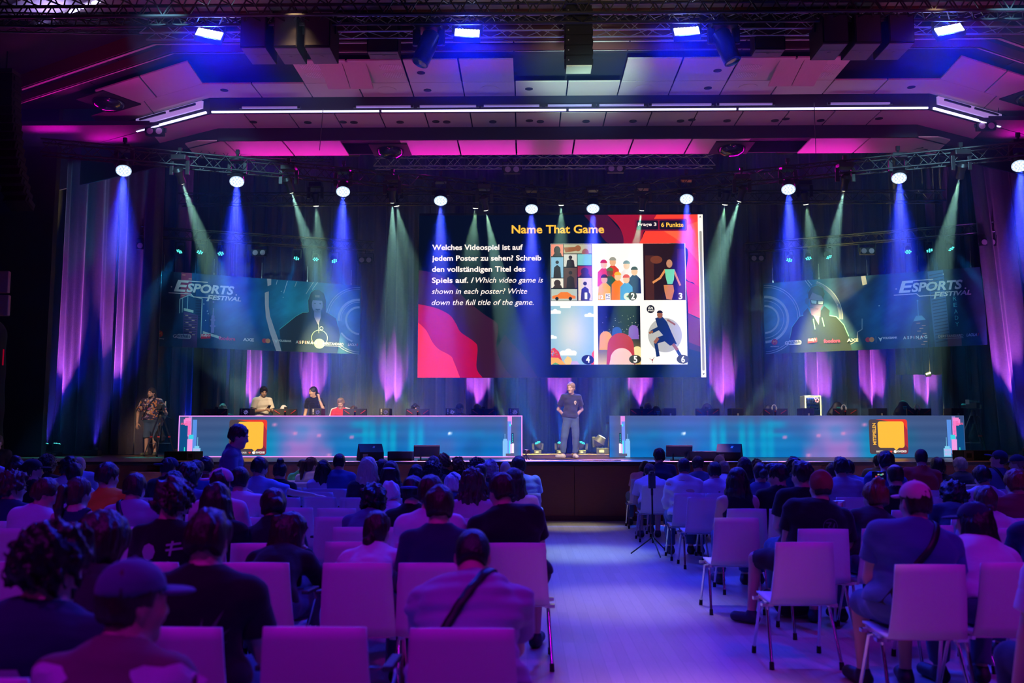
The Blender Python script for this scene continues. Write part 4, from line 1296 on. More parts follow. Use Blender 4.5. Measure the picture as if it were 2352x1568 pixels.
# 1: a grid of plain comic cells
poster(1267, 562.5, 1363, 693.5, K, 'comic_poster')
cells = [((1268, 563.5, 1296, 591), (232, 140, 120), 'h'), ((1297.5, 563.5, 1362, 584.5), (178, 176, 150), 'w'), ((1268, 593, 1296, 640), (132, 180, 214), 'p'),
   ((1297.5, 586.5, 1328, 615), (206, 206, 204), 'p'), ((1329.5, 586.5, 1362, 612), (122, 196, 202), 'b'), ((1297.5, 617.5, 1328, 664), (90, 66, 66), 'p'),
   ((1329.5, 614, 1362, 638.5), (150, 46, 46), 'h'), ((1268, 642, 1296, 664), (226, 222, 216), 'h'), ((1330.5, 641, 1362, 692.5), (222, 206, 184), 'p'), ((1268, 666.5, 1328, 692.5), (176, 190, 184), 'c')]
for (x0, y0, x1, y1), col, kind in cells:
 sc.shape('comic_cell', [q(rect(x0, y0, x1, y1))], col, SCR)
 cx, cy_, w_, h_ = (x0 + x1) / 2, (y0 + y1) / 2, x1 - x0, y1 - y0
 if kind == 'p':
  sc.shape('plain_figure', [q(circ(cx, y0 + h_ * 0.25, w_ * 0.14)), q([(cx - w_ * 0.32, y1), (cx - w_ * 0.26, y0 + h_ * 0.5), (cx, y0 + h_ * 0.38), (cx + w_ * 0.26, y0 + h_ * 0.5), (cx + w_ * 0.32, y1)])], (46, 34, 40) if sum(col) > 500 or sum(col) < 300 else (226, 178, 140), SCR)
 elif kind == 'h':
  sc.shape('plain_figure', [q(circ(cx, cy_, w_ * 0.28, 20, h_ * 0.36)), q([(cx - w_ * 0.4, y1), (cx - w_ * 0.2, cy_ + h_ * 0.2), (cx + w_ * 0.3, cy_ + h_ * 0.2), (cx + w_ * 0.4, y1)])], (60, 40, 40), SCR)
 elif kind == 'w':
  sc.shape('plain_figure', [q([(x0, y0 + 7), (x0 + 30, y0 + 6), (x0 + 34, y0 + 14), (x0 + 4, y1 - 2)]), q(circ(x0 + 33, y0 + 9, 7)), q(circ(x0 + 50, y1 - 2, 8, 14, 9))], (150, 92, 58), SCR)
 elif kind == 'b':
  sc.shape('plain_bicycle', ring(x0 + 9, y1 - 7, 4.5, 1, n=14) + ring(x0 + 21, y1 - 7, 4.5, 1, n=14) + stroke([(x0 + 9, y1 - 7), (x0 + 15, y1 - 13), (x0 + 21, y1 - 7)], 1.4) + [circ(x0 + 15, y0 + 6, 2.4)], K, SCR)
 else:
  sc.shape('plain_car', [q([(x0 + 2, y1 - 4), (x0 + 2, y1 - 10), (x0 + 14, y1 - 13), (x0 + 22, y1 - 19), (x0 + 38, y1 - 19), (x0 + 48, y1 - 12), (x0 + 56, y1 - 10), (x0 + 56, y1 - 4)])], (230, 118, 40), SCR)
  sc.shape('plain_car_wheels', [q(circ(x0 + 13, y1 - 4, 4)), q(circ(x0 + 44, y1 - 4, 4))], K, SCR)
# 2: a plain group of people
heads = [(1390, 606, (200, 36, 60), (238, 190, 160)), (1411, 600, (150, 150, 140), (226, 170, 130)), (1443, 608, (120, 150, 160), (236, 200, 176)), (1461, 622, (30, 24, 28), (226, 176, 140)),
   (1404, 624, (84, 120, 60), (120, 74, 50)), (1391, 640, (70, 40, 28), (224, 170, 130)), (1422, 634, (246, 176, 56), (244, 196, 150)), (1442, 640, (214, 48, 44), (232, 180, 150))]
shirts = [(220, 60, 60), (210, 60, 40), (230, 220, 226), (24, 40, 96), (48, 90, 60), (246, 176, 30), (240, 120, 30), (66, 150, 214)]
for (hx_, hy_, hc, fc), sc_ in zip(heads, shirts):
 sc.shape('plain_torso', [q([(hx_ - 15, 692 if hy_ > 622 else hy_ + 55), (hx_ - 14, hy_ + 22), (hx_ - 5, hy_ + 13), (hx_ + 5, hy_ + 13), (hx_ + 14, hy_ + 22), (hx_ + 15, 692 if hy_ > 622 else hy_ + 55)])], sc_, SCR)
 sc.shape('plain_face', [q(circ(hx_, hy_ + 5, 7.4, 18, 9))], fc, SCR)
 sc.shape('plain_hair', [q(circ(hx_, hy_ + 1, 8.2, 14, 8, math.pi, 2 * math.pi))], hc, SCR)
sc.shape('rating_mark', [q(rect(1376, 679, 1390, 692.5))], (240, 176, 40), SCR)
sc.text('12', 1377.5 - 959, 690 - 495, 11, 9, (255, 255, 255), SCR, 0.02, name='rating_lettering')
sc.shape('disc_mark', [q(rect(1393, 677, 1404.5, 692.5))], (238, 234, 240), SCR)
sc.text('PC', 1394.5 - 959, 684.5 - 495, 8.5, 5.4, K, SCR, 0.02, name='rating_lettering')
sc.text('DVD', 1394.2 - 959, 690.5 - 495, 9.2, 3.4, K, SCR, 0.02, name='rating_lettering')
sc.shape('disc', [q(circ(1444, 684, 8.6))], (214, 222, 214), SCR); sc.shape('disc_hole', [q(circ(1444, 684, 2.2))], (60, 120, 90), SCR)
# 3: a plain figure in a dark hall
poster(1481.5, 562.5, 1578, 692.5, (38, 18, 20), 'dark_poster')
sc.shape('plain_pillar', [q(rect(1486, 590, 1506, 692)), q(rect(1560, 575, 1577, 692))], (72, 34, 24), SCR)
sc.shape('plain_glow', [q(circ(1512, 600, 14, 20, 9))], (112, 56, 34), SCR)
sc.shape('plain_limb', stroke([(1532, 624), (1520, 642), (1504, 652)], 5) + stroke([(1553, 626), (1560, 644), (1566, 658)], 4.6) + [q(rect(0, 0, 0, 0))][:0], (214, 140, 84), SCR) if False else sc.shape('plain_limb', [q(P) for P in stroke([(1532, 624), (1520, 642), (1504, 652)], 5) + stroke([(1553, 626), (1560, 644), (1566, 658)], 4.6)], (214, 140, 84), SCR)
sc.shape('plain_figure', [q(circ(1542, 609, 7, 18, 9.5))], (186, 132, 104), SCR)
sc.shape('plain_torso', [q([(1531, 622), (1554, 622), (1552, 646), (1548, 656), (1537, 656), (1533, 640)])], (110, 206, 170), SCR)
sc.shape('plain_legs', [q([(1528, 658), (1550, 658), (1552, 672), (1546, 692), (1534, 690), (1530, 674)])], (200, 124, 72), SCR)
# 4: sky with clouds and coloured hills
def skyf(u, v):
 d = np.exp(-((u - 0.5) ** 2 * 5 + (v - 0.45) ** 2 * 4))
 C = np.stack([120 + 90 * d, 178 + 36 * d, 206 + 16 * d], -1) / 255
 return C
sub = _S(sc.pt(1266.5 - 959, 838 - 495), (1, 0, 0), (0, 0, 1), SW * 99 / 663, SH * 133 / 372, 99, 133, 1.22)
sub.raster('sky_poster', skyf, 20, 24, SCR, 0.02)
def cloud(x, y, k): return [circ(x, y, 6 * k, 16, 5 * k), circ(x - 8 * k, y + 2 * k, 6 * k, 16, 4 * k), circ(x + 8 * k, y + 2 * k, 6 * k, 16, 4 * k), rect(x - 13 * k, y + 2 * k, x + 13 * k, y + 6 * k)]
sub.layer = 48
sub.shape('cloud', [P for a in ((10, 12, 1.0), (90, 20, 0.9), (40, 104, 1.4), (3, 70, 0.8), (34, -0.5, 0.9)) for P in [[(min(max(x, 0), 99), min(max(y, 0), 133)) for x, y in C] for C in cloud(*a)]], (238, 240, 246), SCR)
for P, col in (([(0, 133), (0, 98), (8, 95), (18, 104), (24, 120), (30, 133)], (214, 60, 52)), ([(0, 133), (0, 117), (16, 118), (28, 126), (34, 133)], (250, 170, 40)), ([(34, 133), (30, 124), (38, 114), (46, 118), (50, 133)], (244, 200, 120)),
    ([(44, 133), (48, 125), (60, 125), (66, 133)], (196, 170, 226)), ([(2, 133), (10, 128), (20, 133)], (90, 170, 70)), ([(92, 133), (94, 108), (99, 100), (99, 133)], (240, 80, 50))):
 sub.shape('plain_hill', [P], col, SCR)
rr_ = random.Random(5)
sub.shape('dark_mound', [circ(85, 123, 14, 20, 10)], (24, 28, 60), SCR)
for col in ((236, 60, 60), (70, 190, 90), (240, 190, 50), (80, 150, 230)):
 sub.shape('sprinkle', [circ(85 + rr_.uniform(-11, 11), 123 + rr_.uniform(-6, 7), 1.1, 8) for _ in range(5)] + [circ(rr_.uniform(1, 14), rr_.uniform(99, 112), 1.2, 8) for _ in range(4)], col, SCR)
# 5: night sky with plain rounded domes
def nightf(u, v):
 C = np.zeros(u.shape + (3,))
 t = np.clip((v - 0.35) / 0.65, 0, 1)[..., None]
 return (np.array([6, 14, 34]) * (1 - t) + np.array([222, 190, 120]) * t ** 1.6 + np.array([30, 20, 0]) * t * (1 - t)) / 255 + C
sub = _S(sc.pt(1375 - 959, 838 - 495), (1, 0, 0), (0, 0, 1), SW * 98 / 663, SH * 133 / 372, 98, 133, 1.22)
sub.raster('night_poster', nightf, 14, 26, SCR, 0.02)
sub.layer = 48
sub.shape('star', [circ(rr_.uniform(3, 95), rr_.uniform(22, 70), rr_.uniform(0.4, 0.9), 6) for _ in range(44)], (236, 236, 246), SCR)
def domep(x, y, w_, h_): return circ(x, y + w_, w_, 16, w_, math.pi, 2 * math.pi) + [(x + w_ * 1.1, y + h_), (x - w_ * 1.1, y + h_)]
for x, y, w_, h_, col in ((18, 58, 14, 42, (232, 160, 30)), (44, 48, 11, 22, (34, 74, 170)), (82, 44, 11, 32, (128, 92, 190)), (90, 92, 11, 24, (236, 220, 160)), (52, 62, 30, 71, (186, 26, 48)), (54, 96, 26, 37, (238, 190, 190))):
 P = [(min(max(a_, 0), 98), min(max(c_, 0), 133)) for a_, c_ in domep(x, y, w_, h_)]
 sub.shape('plain_dome', [P], col, SCR)
# 6: a plain running player
sc.shape('grey_disc', [q(circ(1529, 772, 39, 40))], (176, 178, 180), SCR)
NV = (20, 44, 96)
sc.shape('player_kit', [q([(1507, 734), (1522, 728), (1534, 742), (1546, 770), (1530, 778), (1514, 760)])] + [q(P) for P in stroke([(1526, 742), (1516, 756), (1500, 764)], 8) + stroke([(1508, 792), (1512, 818)], 8) + stroke([(1554, 802), (1572, 834)], 7)] + [q([(1514, 776), (1544, 766), (1556, 792), (1540, 796), (1528, 786), (1508, 792), (1506, 784)])], NV, SCR)
sc.shape('player_skin', [q(circ(1518, 726, 6.5, 16, 8))] + [q(P) for P in stroke([(1500, 764), (1494, 767)], 5) + stroke([(1506, 788), (1512, 780)], 7) + stroke([(1548, 794), (1556, 804)], 7) + stroke([(1536, 738), (1552, 748)], 4)], (150, 92, 62), SCR)
sc.shape('player_hair', [q(circ(1518, 722, 7, 14, 6, math.pi, 2 * math.pi))], K, SCR)
sc.shape('ball', [q(circ(1499, 828, 8))], (236, 236, 238), SCR)
sc.shape('ball_pattern', [q(circ(1499, 828, 2.2, 5))] + [q(P) for P in stroke([(1499, 828), (1504, 822)], 0.8) + stroke([(1499, 828), (1493, 825)], 0.8) + stroke([(1499, 828), (1500, 835)], 0.8)], (150, 60, 50), SCR)
sc.shape('sport_mark', [q(circ(1497, 713, 9.2))], K, SCR)
sc.text('EA', 1491.5 - 959, 713 - 495, 11, 5.2, (255, 255, 255), SCR, 0.02, 0.2, name='mark_lettering')
sc.text('SPORTS', 1490.5 - 959, 718 - 495, 13, 3.6, (255, 255, 255), SCR, 0.02, 0.2, name='mark_lettering')
for n_, (x, y), back in (('1', (1345, 690), 1), ('2', (1452, 691), 1), ('3', (1562, 691), 0), ('4', (1347, 834), 1), ('5', (1456, 834), 1), ('6', (1565, 834), 1)):
 if back:
  sc.shape('number_disc', [q(circ(x + 3.6, y - 7.5, 14 if y > 800 else 10, 24, 10))], (54, 50, 40) if n_ != '4' else (20, 26, 52), SCR, 0.045)
 sc.text(n_, x - 959, y - 495, 8.6 if n_ != '1' else 6, 15, (255, 255, 255), SCR, 0.03, name='number_lettering', lift=0.047)

# ---------------------------------------------------------------- the two banners
def banner_logo(S, P, x, y, k, txtcol=(226, 222, 226)):
 """ESPORTS FESTIVAL mark, x, y = left end of the baseline of the large line, k = its scale"""
 S.text('E', x, y, 32 * k, 27 * k, txtcol, P, 0.03, 0.22, name='title_lettering')
 S.text('SPORTS', x + 27 * k, y, 105 * k, 21 * k, txtcol, P, 0.035, 0.22, name='title_lettering')
 S.text('F', x + 72 * k, y + 18 * k, 14 * k, 15 * k, txtcol, P, 0.03, 0.22, name='title_lettering')
 S.text('ESTIVAL', x + 84 * k, y + 14 * k, 64 * k, 10.5 * k, txtcol, P, 0.03, 0.22, name='title_lettering')
 S.shape('title_lines', stroke([(x - 10 * k, y + 4 * k), (x + 37 * k, y + 4 * k), (x + 43 * k, y + 10 * k), (x + 74 * k, y + 10 * k)], 2 * k) + stroke([(x + 24 * k, y - 26 * k), (x + 72 * k, y - 26 * k)], 2 * k) + [circ(x - 5 * k, y - 10 * k, 1.5 * k), circ(x + 137 * k, y - 1 * k, 1.7 * k)], txtcol, P)

def sponsors(S, P, xs):
 y = 149.0
 Wt = (226, 222, 228)
 x = xs[0]; S.shape('sponsor_disc', [circ(x, y - 5, 7.4)], (196, 22, 36), P); S.text('M', x - 4, y - 1, 8, 8, (246, 176, 40), P, 0.0, name='sponsor_lettering'); S.text('McDelivery', x - 10, y + 8, 20, 4, Wt, P, 0.02, name='sponsor_lettering')
 x = xs[1]; S.shape('sponsor_plate', [rrect(x - 12, y - 7, x + 19, y + 4, 5)], Wt, P); S.text('G', x - 20, y + 3, 8, 8.5, Wt, P, 0.03, name='sponsor_lettering'); S.text('eizhals', x - 11, y + 1, 28, 7.5, (24, 56, 100), P, 0.02, name='sponsor_lettering')
 x = xs[2]; S.shape('sponsor_plate', [[(x - 10, y - 9), (x + 11, y - 10), (x + 11, y), (x - 10, y + 2)]], (196, 24, 44), P); S.text("Kelly's", x - 9, y - 1.5, 18, 8, Wt, P, 0.02, 0.15, 0.05, name='sponsor_lettering')
 x = xs[3]; S.text('foodora', x - 18, y + 3, 37, 9, (226, 40, 110), P, 0.03, name='sponsor_lettering')
 x = xs[4]; S.text('AXE', x - 12, y + 3, 25, 7.5, Wt, P, 0.03, name='sponsor_lettering')
 x = xs[5]; S.shape('sponsor_disc', [circ(x - 4, y, 5.6)], (206, 48, 48), P); S.shape('sponsor_disc', [circ(x + 4, y, 5.6)], (232, 140, 60), P)
 S.shape('sponsor_rule', [rect(x + 13, y - 7, x + 13.8, y + 8)], (150, 150, 160), P); S.shape('sponsor_bird', [[(x + 18, y - 5), (x + 23, y - 2), (x + 28, y - 5), (x + 25, y + 1), (x + 23, y + 6), (x + 21, y + 1)]], Wt, P)
 S.text('VOLKSBANK', x + 28, y + 0.5, 31, 5, Wt, P, 0.03, name='sponsor_lettering')
 x = xs[6]; S.text('A S F i N A G', x - 24, y + 3, 50, 7, Wt, P, 0.03, name='sponsor_lettering')
 S.shape('sponsor_bars', [rect(x - 24 + 8.4 * k + 6.2, y - 5, x - 24 + 8.4 * k + 7.4, y + 3) for k in range(5)], (170, 40, 60), P)
 x = xs[7]; S.text('DERSTANDARD', x - 24, y + 3, 50, 6, Wt, P, 0.005, name='sponsor_lettering'); S.shape('sponsor_rule', [rect(x - 24, y + 5, x + 26, y + 5.8)], Wt, P)
 x = xs[8]; S.text('LAOLA', x - 12, y + 3, 21, 6.5, Wt, P, 0.03, 0.25, name='sponsor_lettering'); S.text('1', x + 10, y + 3, 3, 6.5, (226, 40, 60), P, 0.03, 0.2, name='sponsor_lettering')

def make_banner(A0, A1, x0, x1, yt0, yt1, yb0, yb1, label):
 """banner between the depths A0 (left edge) and A1 (right edge), traced by its corners"""
 tl, tr, bl, br = at(x0, yt0, A0), at(x1, yt1, A1), at(x0, yb0, A0), at(x1, yb1, A1)
 O = (bl + Vector((br.x, br.y, 0)) * 0)
 zt, zb = (tl.z + tr.z) / 2, (bl.z + br.z) / 2
 o = Vector((bl.x, bl.y, zb)); e = Vector((br.x, br.y, zb))
 W, H = (e - o).length, zt - zb
 t = empty('banner', o, 0, label, 'banner', 'printed banners over the desks')
 S = Sheet((0, 0, 0), e - o, (0, 0, 1), W, H, 480, 172, 0.0)
 ex, n = S.ex, S.n
 b = MB(); b.add([S.pt(0, 172, -0.02), S.pt(480, 172, -0.02), S.pt(480, 0, -0.02), S.pt(0, 0, -0.02), S.pt(0, 172), S.pt(480, 172), S.pt(480, 0), S.pt(0, 0)], [(3, 2, 1, 0), (4, 5, 6, 7), (0, 1, 5, 4), (1, 2, 6, 5), (2, 3, 7, 6), (3, 0, 4, 7)])
 b.build('cloth', mat('banner_blue', (0.01, 0.06, 0.13), 0.8, bump=0.05), t)
 b = MB()
 for k in range(5):
  c = S.pt(24 + k * 108, 0, -0.01)
  b.tube([c, c + Vector((0, 0, 0.05)), c + Vector((0, 0, 0.45))], 0.006, 6)
  b.box(c + Vector((0, 0, 0.03)), (0.03, 0.02, 0.05))
 b.build('hanging_hook', M_STEEL, t)
 return S, t

def glowf(base, spots_):
 def f(u, v):
  C = np.zeros(u.shape + (3,)) + np.array(base) / 255
  for (cx, cy_, rx, ry, col) in spots_:
   g = np.exp(-(((u - cx) / rx) ** 2 + ((v - cy_) / ry) ** 2))[..., None]
   C = C * (1 - g) + np.array(col) / 255 * g
  nz = wob(3, 14, 0.035)(u * 3, v * 1.2, 0) + wob(8, 34, 0.02)(u * 3, v * 1.2, 0)
  return np.clip(C + nz[..., None] * np.array([0.4, 0.8, 1.0]), 0, 1)
 return f

SL_, TL = make_banner(24.0, 26.6, 343, 826, 626, 651, 800, 808, 'printed blue festival banner with a hooded woman hanging over the left desk')
SL_.raster('print', glowf((8, 66, 112), [(0.66, 0.35, 0.16, 0.5, (10, 150, 186)), (0.90, 0.55, 0.14, 0.6, (90, 146, 190)), (0.45, 0.5, 0.12, 0.5, (6, 98, 150)), (0.03, 0.5, 0.12, 0.9, (6, 40, 70)), (0.5, 1.05, 0.6, 0.22, (8, 54, 78))]), 90, 34, TL)
S = SL_
S.shape('tower', [rect(61, 0, 84, 60)], (158, 60, 110), TL); S.shape('tower_windows', [rect(63 + 7 * ((k * 5) % 3), 4 + 8 * k, 70 + 7 * ((k * 5) % 3), 7 + 8 * k) for k in range(7)], (214, 130, 130), TL)
S.shape('tower', [rect(94, 0, 124, 150)], (16, 78, 140), TL)
S.shape('tower', [[(60, 62), (78, 52), (108, 58), (108, 150), (60, 150)]], (14, 62, 104), TL); S.shape('tower_edges', stroke([(60, 95), (60, 62), (78, 52), (108, 58), (108, 148)], 1.6) + stroke([(66, 60), (66, 92)], 1.2) + stroke([(77, 53), (77, 86)], 1.2), (170, 206, 214), TL)
S.shape('tower_windows', [rect(94, 62 + 6 * k, 106, 65 + 6 * k) for k in range(8)], (10, 34, 74), TL)
S.shape('tower', [[(48, 98), (70, 92), (70, 172), (48, 172)]], (12, 48, 96), TL)
S.shape('tower', [[(69, 90), (100, 97), (100, 172), (69, 172)]], (92, 52, 122), TL); S.shape('tower_windows', [rect(71, 98 + 5.5 * k, 98, 100.2 + 5.5 * k) for k in range(9)], (40, 26, 66), TL)
S.shape('tower_lights', [rect(73 + (k * 7) % 20, 97.6 + 5.5 * k, 79 + (k * 7) % 20, 99.4 + 5.5 * k) for k in range(9)], (224, 176, 150), TL)
S.shape('tower_roof', [[(69, 82), (90, 86), (90, 92), (69, 88)]], (196, 214, 200), TL)
S.shape('mast', [rect(132, 78, 134.4, 100), circ(133, 64, 2), circ(133, 98, 3.6), circ(133, 106, 5.6, 16, 3), circ(133, 120, 6.4, 16, 3), rect(129.5, 100, 136.5, 136)], (120, 120, 190), TL)
S.shape('roof_slab', [[(112, 133), (152, 144), (152, 150), (112, 139)]], (176, 190, 190), TL)
S.shape('star', [circ(x, y, 1.1, 8) for x, y in ((120, 86), (122, 92), (117, 108), (112, 70), (118, 62), (291, 42), (286, 28))], (220, 236, 240), TL)
S.shape('broken_pillar', [[(252, 0), (262, 0), (262, 14), (254, 18)], [(248, 34), (257, 30), (258, 66), (262, 90), (272, 118), (284, 150), (290, 172), (278, 172), (262, 128), (252, 92), (249, 60)]], (206, 186, 200), TL)
S.shape('dial', [P for P in ring(478, 88, 84, 1.6, math.pi * 0.5, math.pi * 1.5) + ring(478, 88, 79, 1.2, math.pi * 0.5, math.pi * 1.5) + ring(478, 88, 55, 6, math.pi * 0.98, math.pi * 1.5) + ring(478, 88, 47, 1.5, math.pi * 0.98, math.pi * 1.5) + ring(478, 88, 36, 5, math.pi * 0.5, math.pi * 1.5) + ring(478, 88, 57, 4, math.pi * 0.60, math.pi * 0.80)], (176, 196, 214), TL)
S.shape('light_streak', [P for L in (((362, 0), (345, 30)), ((372, 0), (360, 18)), ((300, 2), (292, 32)), ((322, 2), (318, 14)), ((276, 2), (274, 12))) for P in stroke(L, 1.4)], (190, 206, 216), TL)
S.shape('hooded_coat', [[(292, 172), (286, 136), (284, 120), (300, 106), (322, 86), (338, 76), (352, 74), (350, 46), (356, 26), (366, 18), (376, 18), (388, 26), (394, 44), (394, 72), (404, 76), (420, 86), (426, 108), (430, 126), (424, 172)]], (6, 34, 50), TL)
S.shape('coat_edge', stroke([(284, 120), (300, 106), (322, 86), (338, 76), (350, 75)], 1.2) + stroke([(352, 74), (350, 46), (356, 26), (366, 17)], 1.0) + stroke([(404, 76), (420, 85), (425, 104)], 1.0), (90, 200, 200), TL)
S.shape('painted_face', [circ(373, 55, 13.2, 26, 20), [(365, 68), (382, 68), (382, 86), (376, 104), (366, 86)]], (150, 142, 190), TL)
S.shape('painted_beanie', [circ(373, 42, 15.5, 24, 24, math.pi * 0.97, math.pi * 2.03)], (12, 40, 58), TL)
S.shape('beanie_patch', [rect(367, 31, 378, 37)], (150, 130, 140), TL)
S.shape('painted_features', [circ(367, 52, 2.6, 10, 1.4), circ(380, 52, 2.6, 10, 1.4), [(367, 66), (372, 64.6), (374, 65.4), (378, 64.6), (381, 66), (374, 69)]], (34, 36, 86), TL)
S.shape('zip', stroke([(377, 100), (378, 124)], 1.0) + ring(384, 112, 4.5, 1.2, n=20), (170, 190, 200), TL)
S.shape('glowing_orb', ring(380, 136, 20, 1.4, n=26) + [circ(380, 150, 13, 20, 12)], (140, 170, 170), TL)
banner_logo(S, TL, 46, 45, 1.0)
sponsors(S, TL, (20, 68, 118, 165, 213, 254, 347, 413, 462))

SR_, TR = make_banner(26.6, 24.0, 1757, 2268, 646, 618, 809, 796, 'printed blue festival banner with a man in a headset hanging over the right desk')
SR_.raster('print', glowf((8, 62, 108), [(0.10, 0.5, 0.16, 0.7, (92, 140, 190)), (0.26, 0.28, 0.10, 0.4, (14, 130, 176)), (0.55, 0.7, 0.16, 0.5, (10, 84, 140)), (0.40, 0.2, 0.10, 0.5, (48, 60, 112)), (0.95, 0.5, 0.12, 0.9, (8, 48, 72)), (0.4, 1.05, 0.6, 0.2, (8, 56, 80))]), 90, 34, TR)
S = SR_
S.shape('dial', [P for P in ring(2, 88, 84, 1.6, -math.pi / 2, math.pi / 2) + ring(2, 88, 79, 1.2, -math.pi / 2, math.pi / 2) + ring(2, 88, 58, 6, -math.pi / 2, math.pi / 2) + ring(2, 88, 46, 1.4, -math.pi / 2, math.pi / 2) + ring(2, 88, 35, 4.5, -math.pi / 2, math.pi / 2)], (176, 190, 210), TR)
S.shape('arc', ring(86, 92, 96, 8, -math.pi * 0.36, math.pi * 0.02), (110, 120, 170), TR); S.shape('arc_edge', ring(86, 92, 97, 1.5, -math.pi * 0.36, math.pi * 0.02), (190, 196, 214), TR)
S.shape('light_streak', [P for L in (((100, 0), (112, 18)), ((106, 0), (116, 14))) for P in stroke(L, 1.4)], (190, 206, 216), TR)
S.shape('pennant', [[(226, 0), (236, 0), (239, 20), (229, 22)]], (196, 186, 200), TR)
S.shape('lightning', stroke([(225, 100), (224, 124), (214, 130), (212, 150), (196, 158)], 2), (150, 160, 190), TR)
S.shape('hooded_coat', [[(58, 172), (60, 136), (66, 110), (84, 86), (92, 84), (94, 76), (104, 66), (110, 80), (128, 82), (142, 64), (154, 76), (152, 88), (168, 92), (184, 112), (194, 138), (200, 172)]], (6, 28, 46), TR)
S.shape('coat_edge', stroke([(60, 136), (66, 110), (84, 86), (93, 83)], 1.4) + stroke([(154, 88), (168, 91), (184, 111), (194, 138)], 1.8), (110, 206, 190), TR)
S.shape('painted_face', [[(108, 40), (114, 30), (132, 30), (140, 44), (140, 62), (130, 76), (120, 76), (110, 64)], [(108, 62), (134, 68), (132, 90), (112, 84)]], (120, 96, 150), TR)
S.shape('painted_hair', [[(106, 48), (106, 30), (114, 18), (128, 14), (140, 22), (144, 36), (140, 48), (136, 40), (126, 36), (116, 30), (110, 42)]], (10, 18, 32), TR)
S.shape('painted_glasses', [[(110, 47), (142, 52), (140, 62), (112, 58)]], (16, 22, 40), TR)
S.shape('painted_lens', [[(112, 48.5), (125, 50.5), (124, 58), (113.5, 56.5)], [(128, 51), (140, 53), (138.5, 60), (128.5, 58.5)]], (196, 206, 222), TR)
S.shape('painted_mouth', [[(120, 69), (130, 70), (126, 72)]], (96, 50, 90), TR)
S.shape('headset', [circ(103, 50, 5, 16, 8)] + stroke(circ(124, 34, 20, 14, 22, math.pi * 1.02, math.pi * 1.9), 2) + stroke([(104, 56), (108, 66), (116, 66)], 1.6), (46, 96, 116), TR)
S.shape('white_shirt', [[(116, 84), (130, 88), (128, 108)]], (196, 190, 190), TR)
S.shape('hood_cord', stroke([(116, 94), (119, 118)], 2.2) + stroke([(136, 92), (140, 112)], 2.2), (110, 206, 170), TR)
S.shape('tower', [[(368, 2), (400, 0), (408, 172), (376, 172)]], (62, 102, 172), TR); S.shape('tower_windows', [[(371 + k * 0.36, 10 + 7.2 * k), (399 + k * 0.36, 6 + 7.2 * k), (399 + k * 0.36, 8 + 7.2 * k), (371 + k * 0.36, 12 + 7.2 * k)] for k in range(22)], (24, 46, 100), TR)
S.shape('tower', [[(326, 172), (328, 126), (334, 112), (340, 108), (358, 108), (366, 114), (368, 172)]], (14, 44, 92), TR)
S.shape('tower_roof', [[(334, 112), (340, 100), (352, 100), (360, 110)], rect(344, 68, 345.5, 100), circ(344.6, 66, 2)], (110, 160, 190), TR)
S.shape('tower_lights', [rect(340 + (k * 11) % 16, 116 + 6 * k, 348 + (k * 11) % 16, 117.6 + 6 * k) for k in range(9)], (226, 150, 140), TR)
S.shape('tower', [rect(402, 146, 430, 172)], (150, 96, 130), TR)
for k, ch in enumerate('READY'):
 S.text(ch, 417 + k * 0.6, 71 + 14.3 * k, 7, 9, (130, 230, 220), TR, 0.0, name='neon_lettering')
S.shape('star', [circ(x, y, 1.2, 8) for x, y in ((263, 72), (172, 64), (400, 10))], (220, 236, 240), TR)
banner_logo(S, TR, 306, 46, 1.0)
sponsors(S, TR, (24, 68, 112, 156, 202, 240, 335, 408, 452))

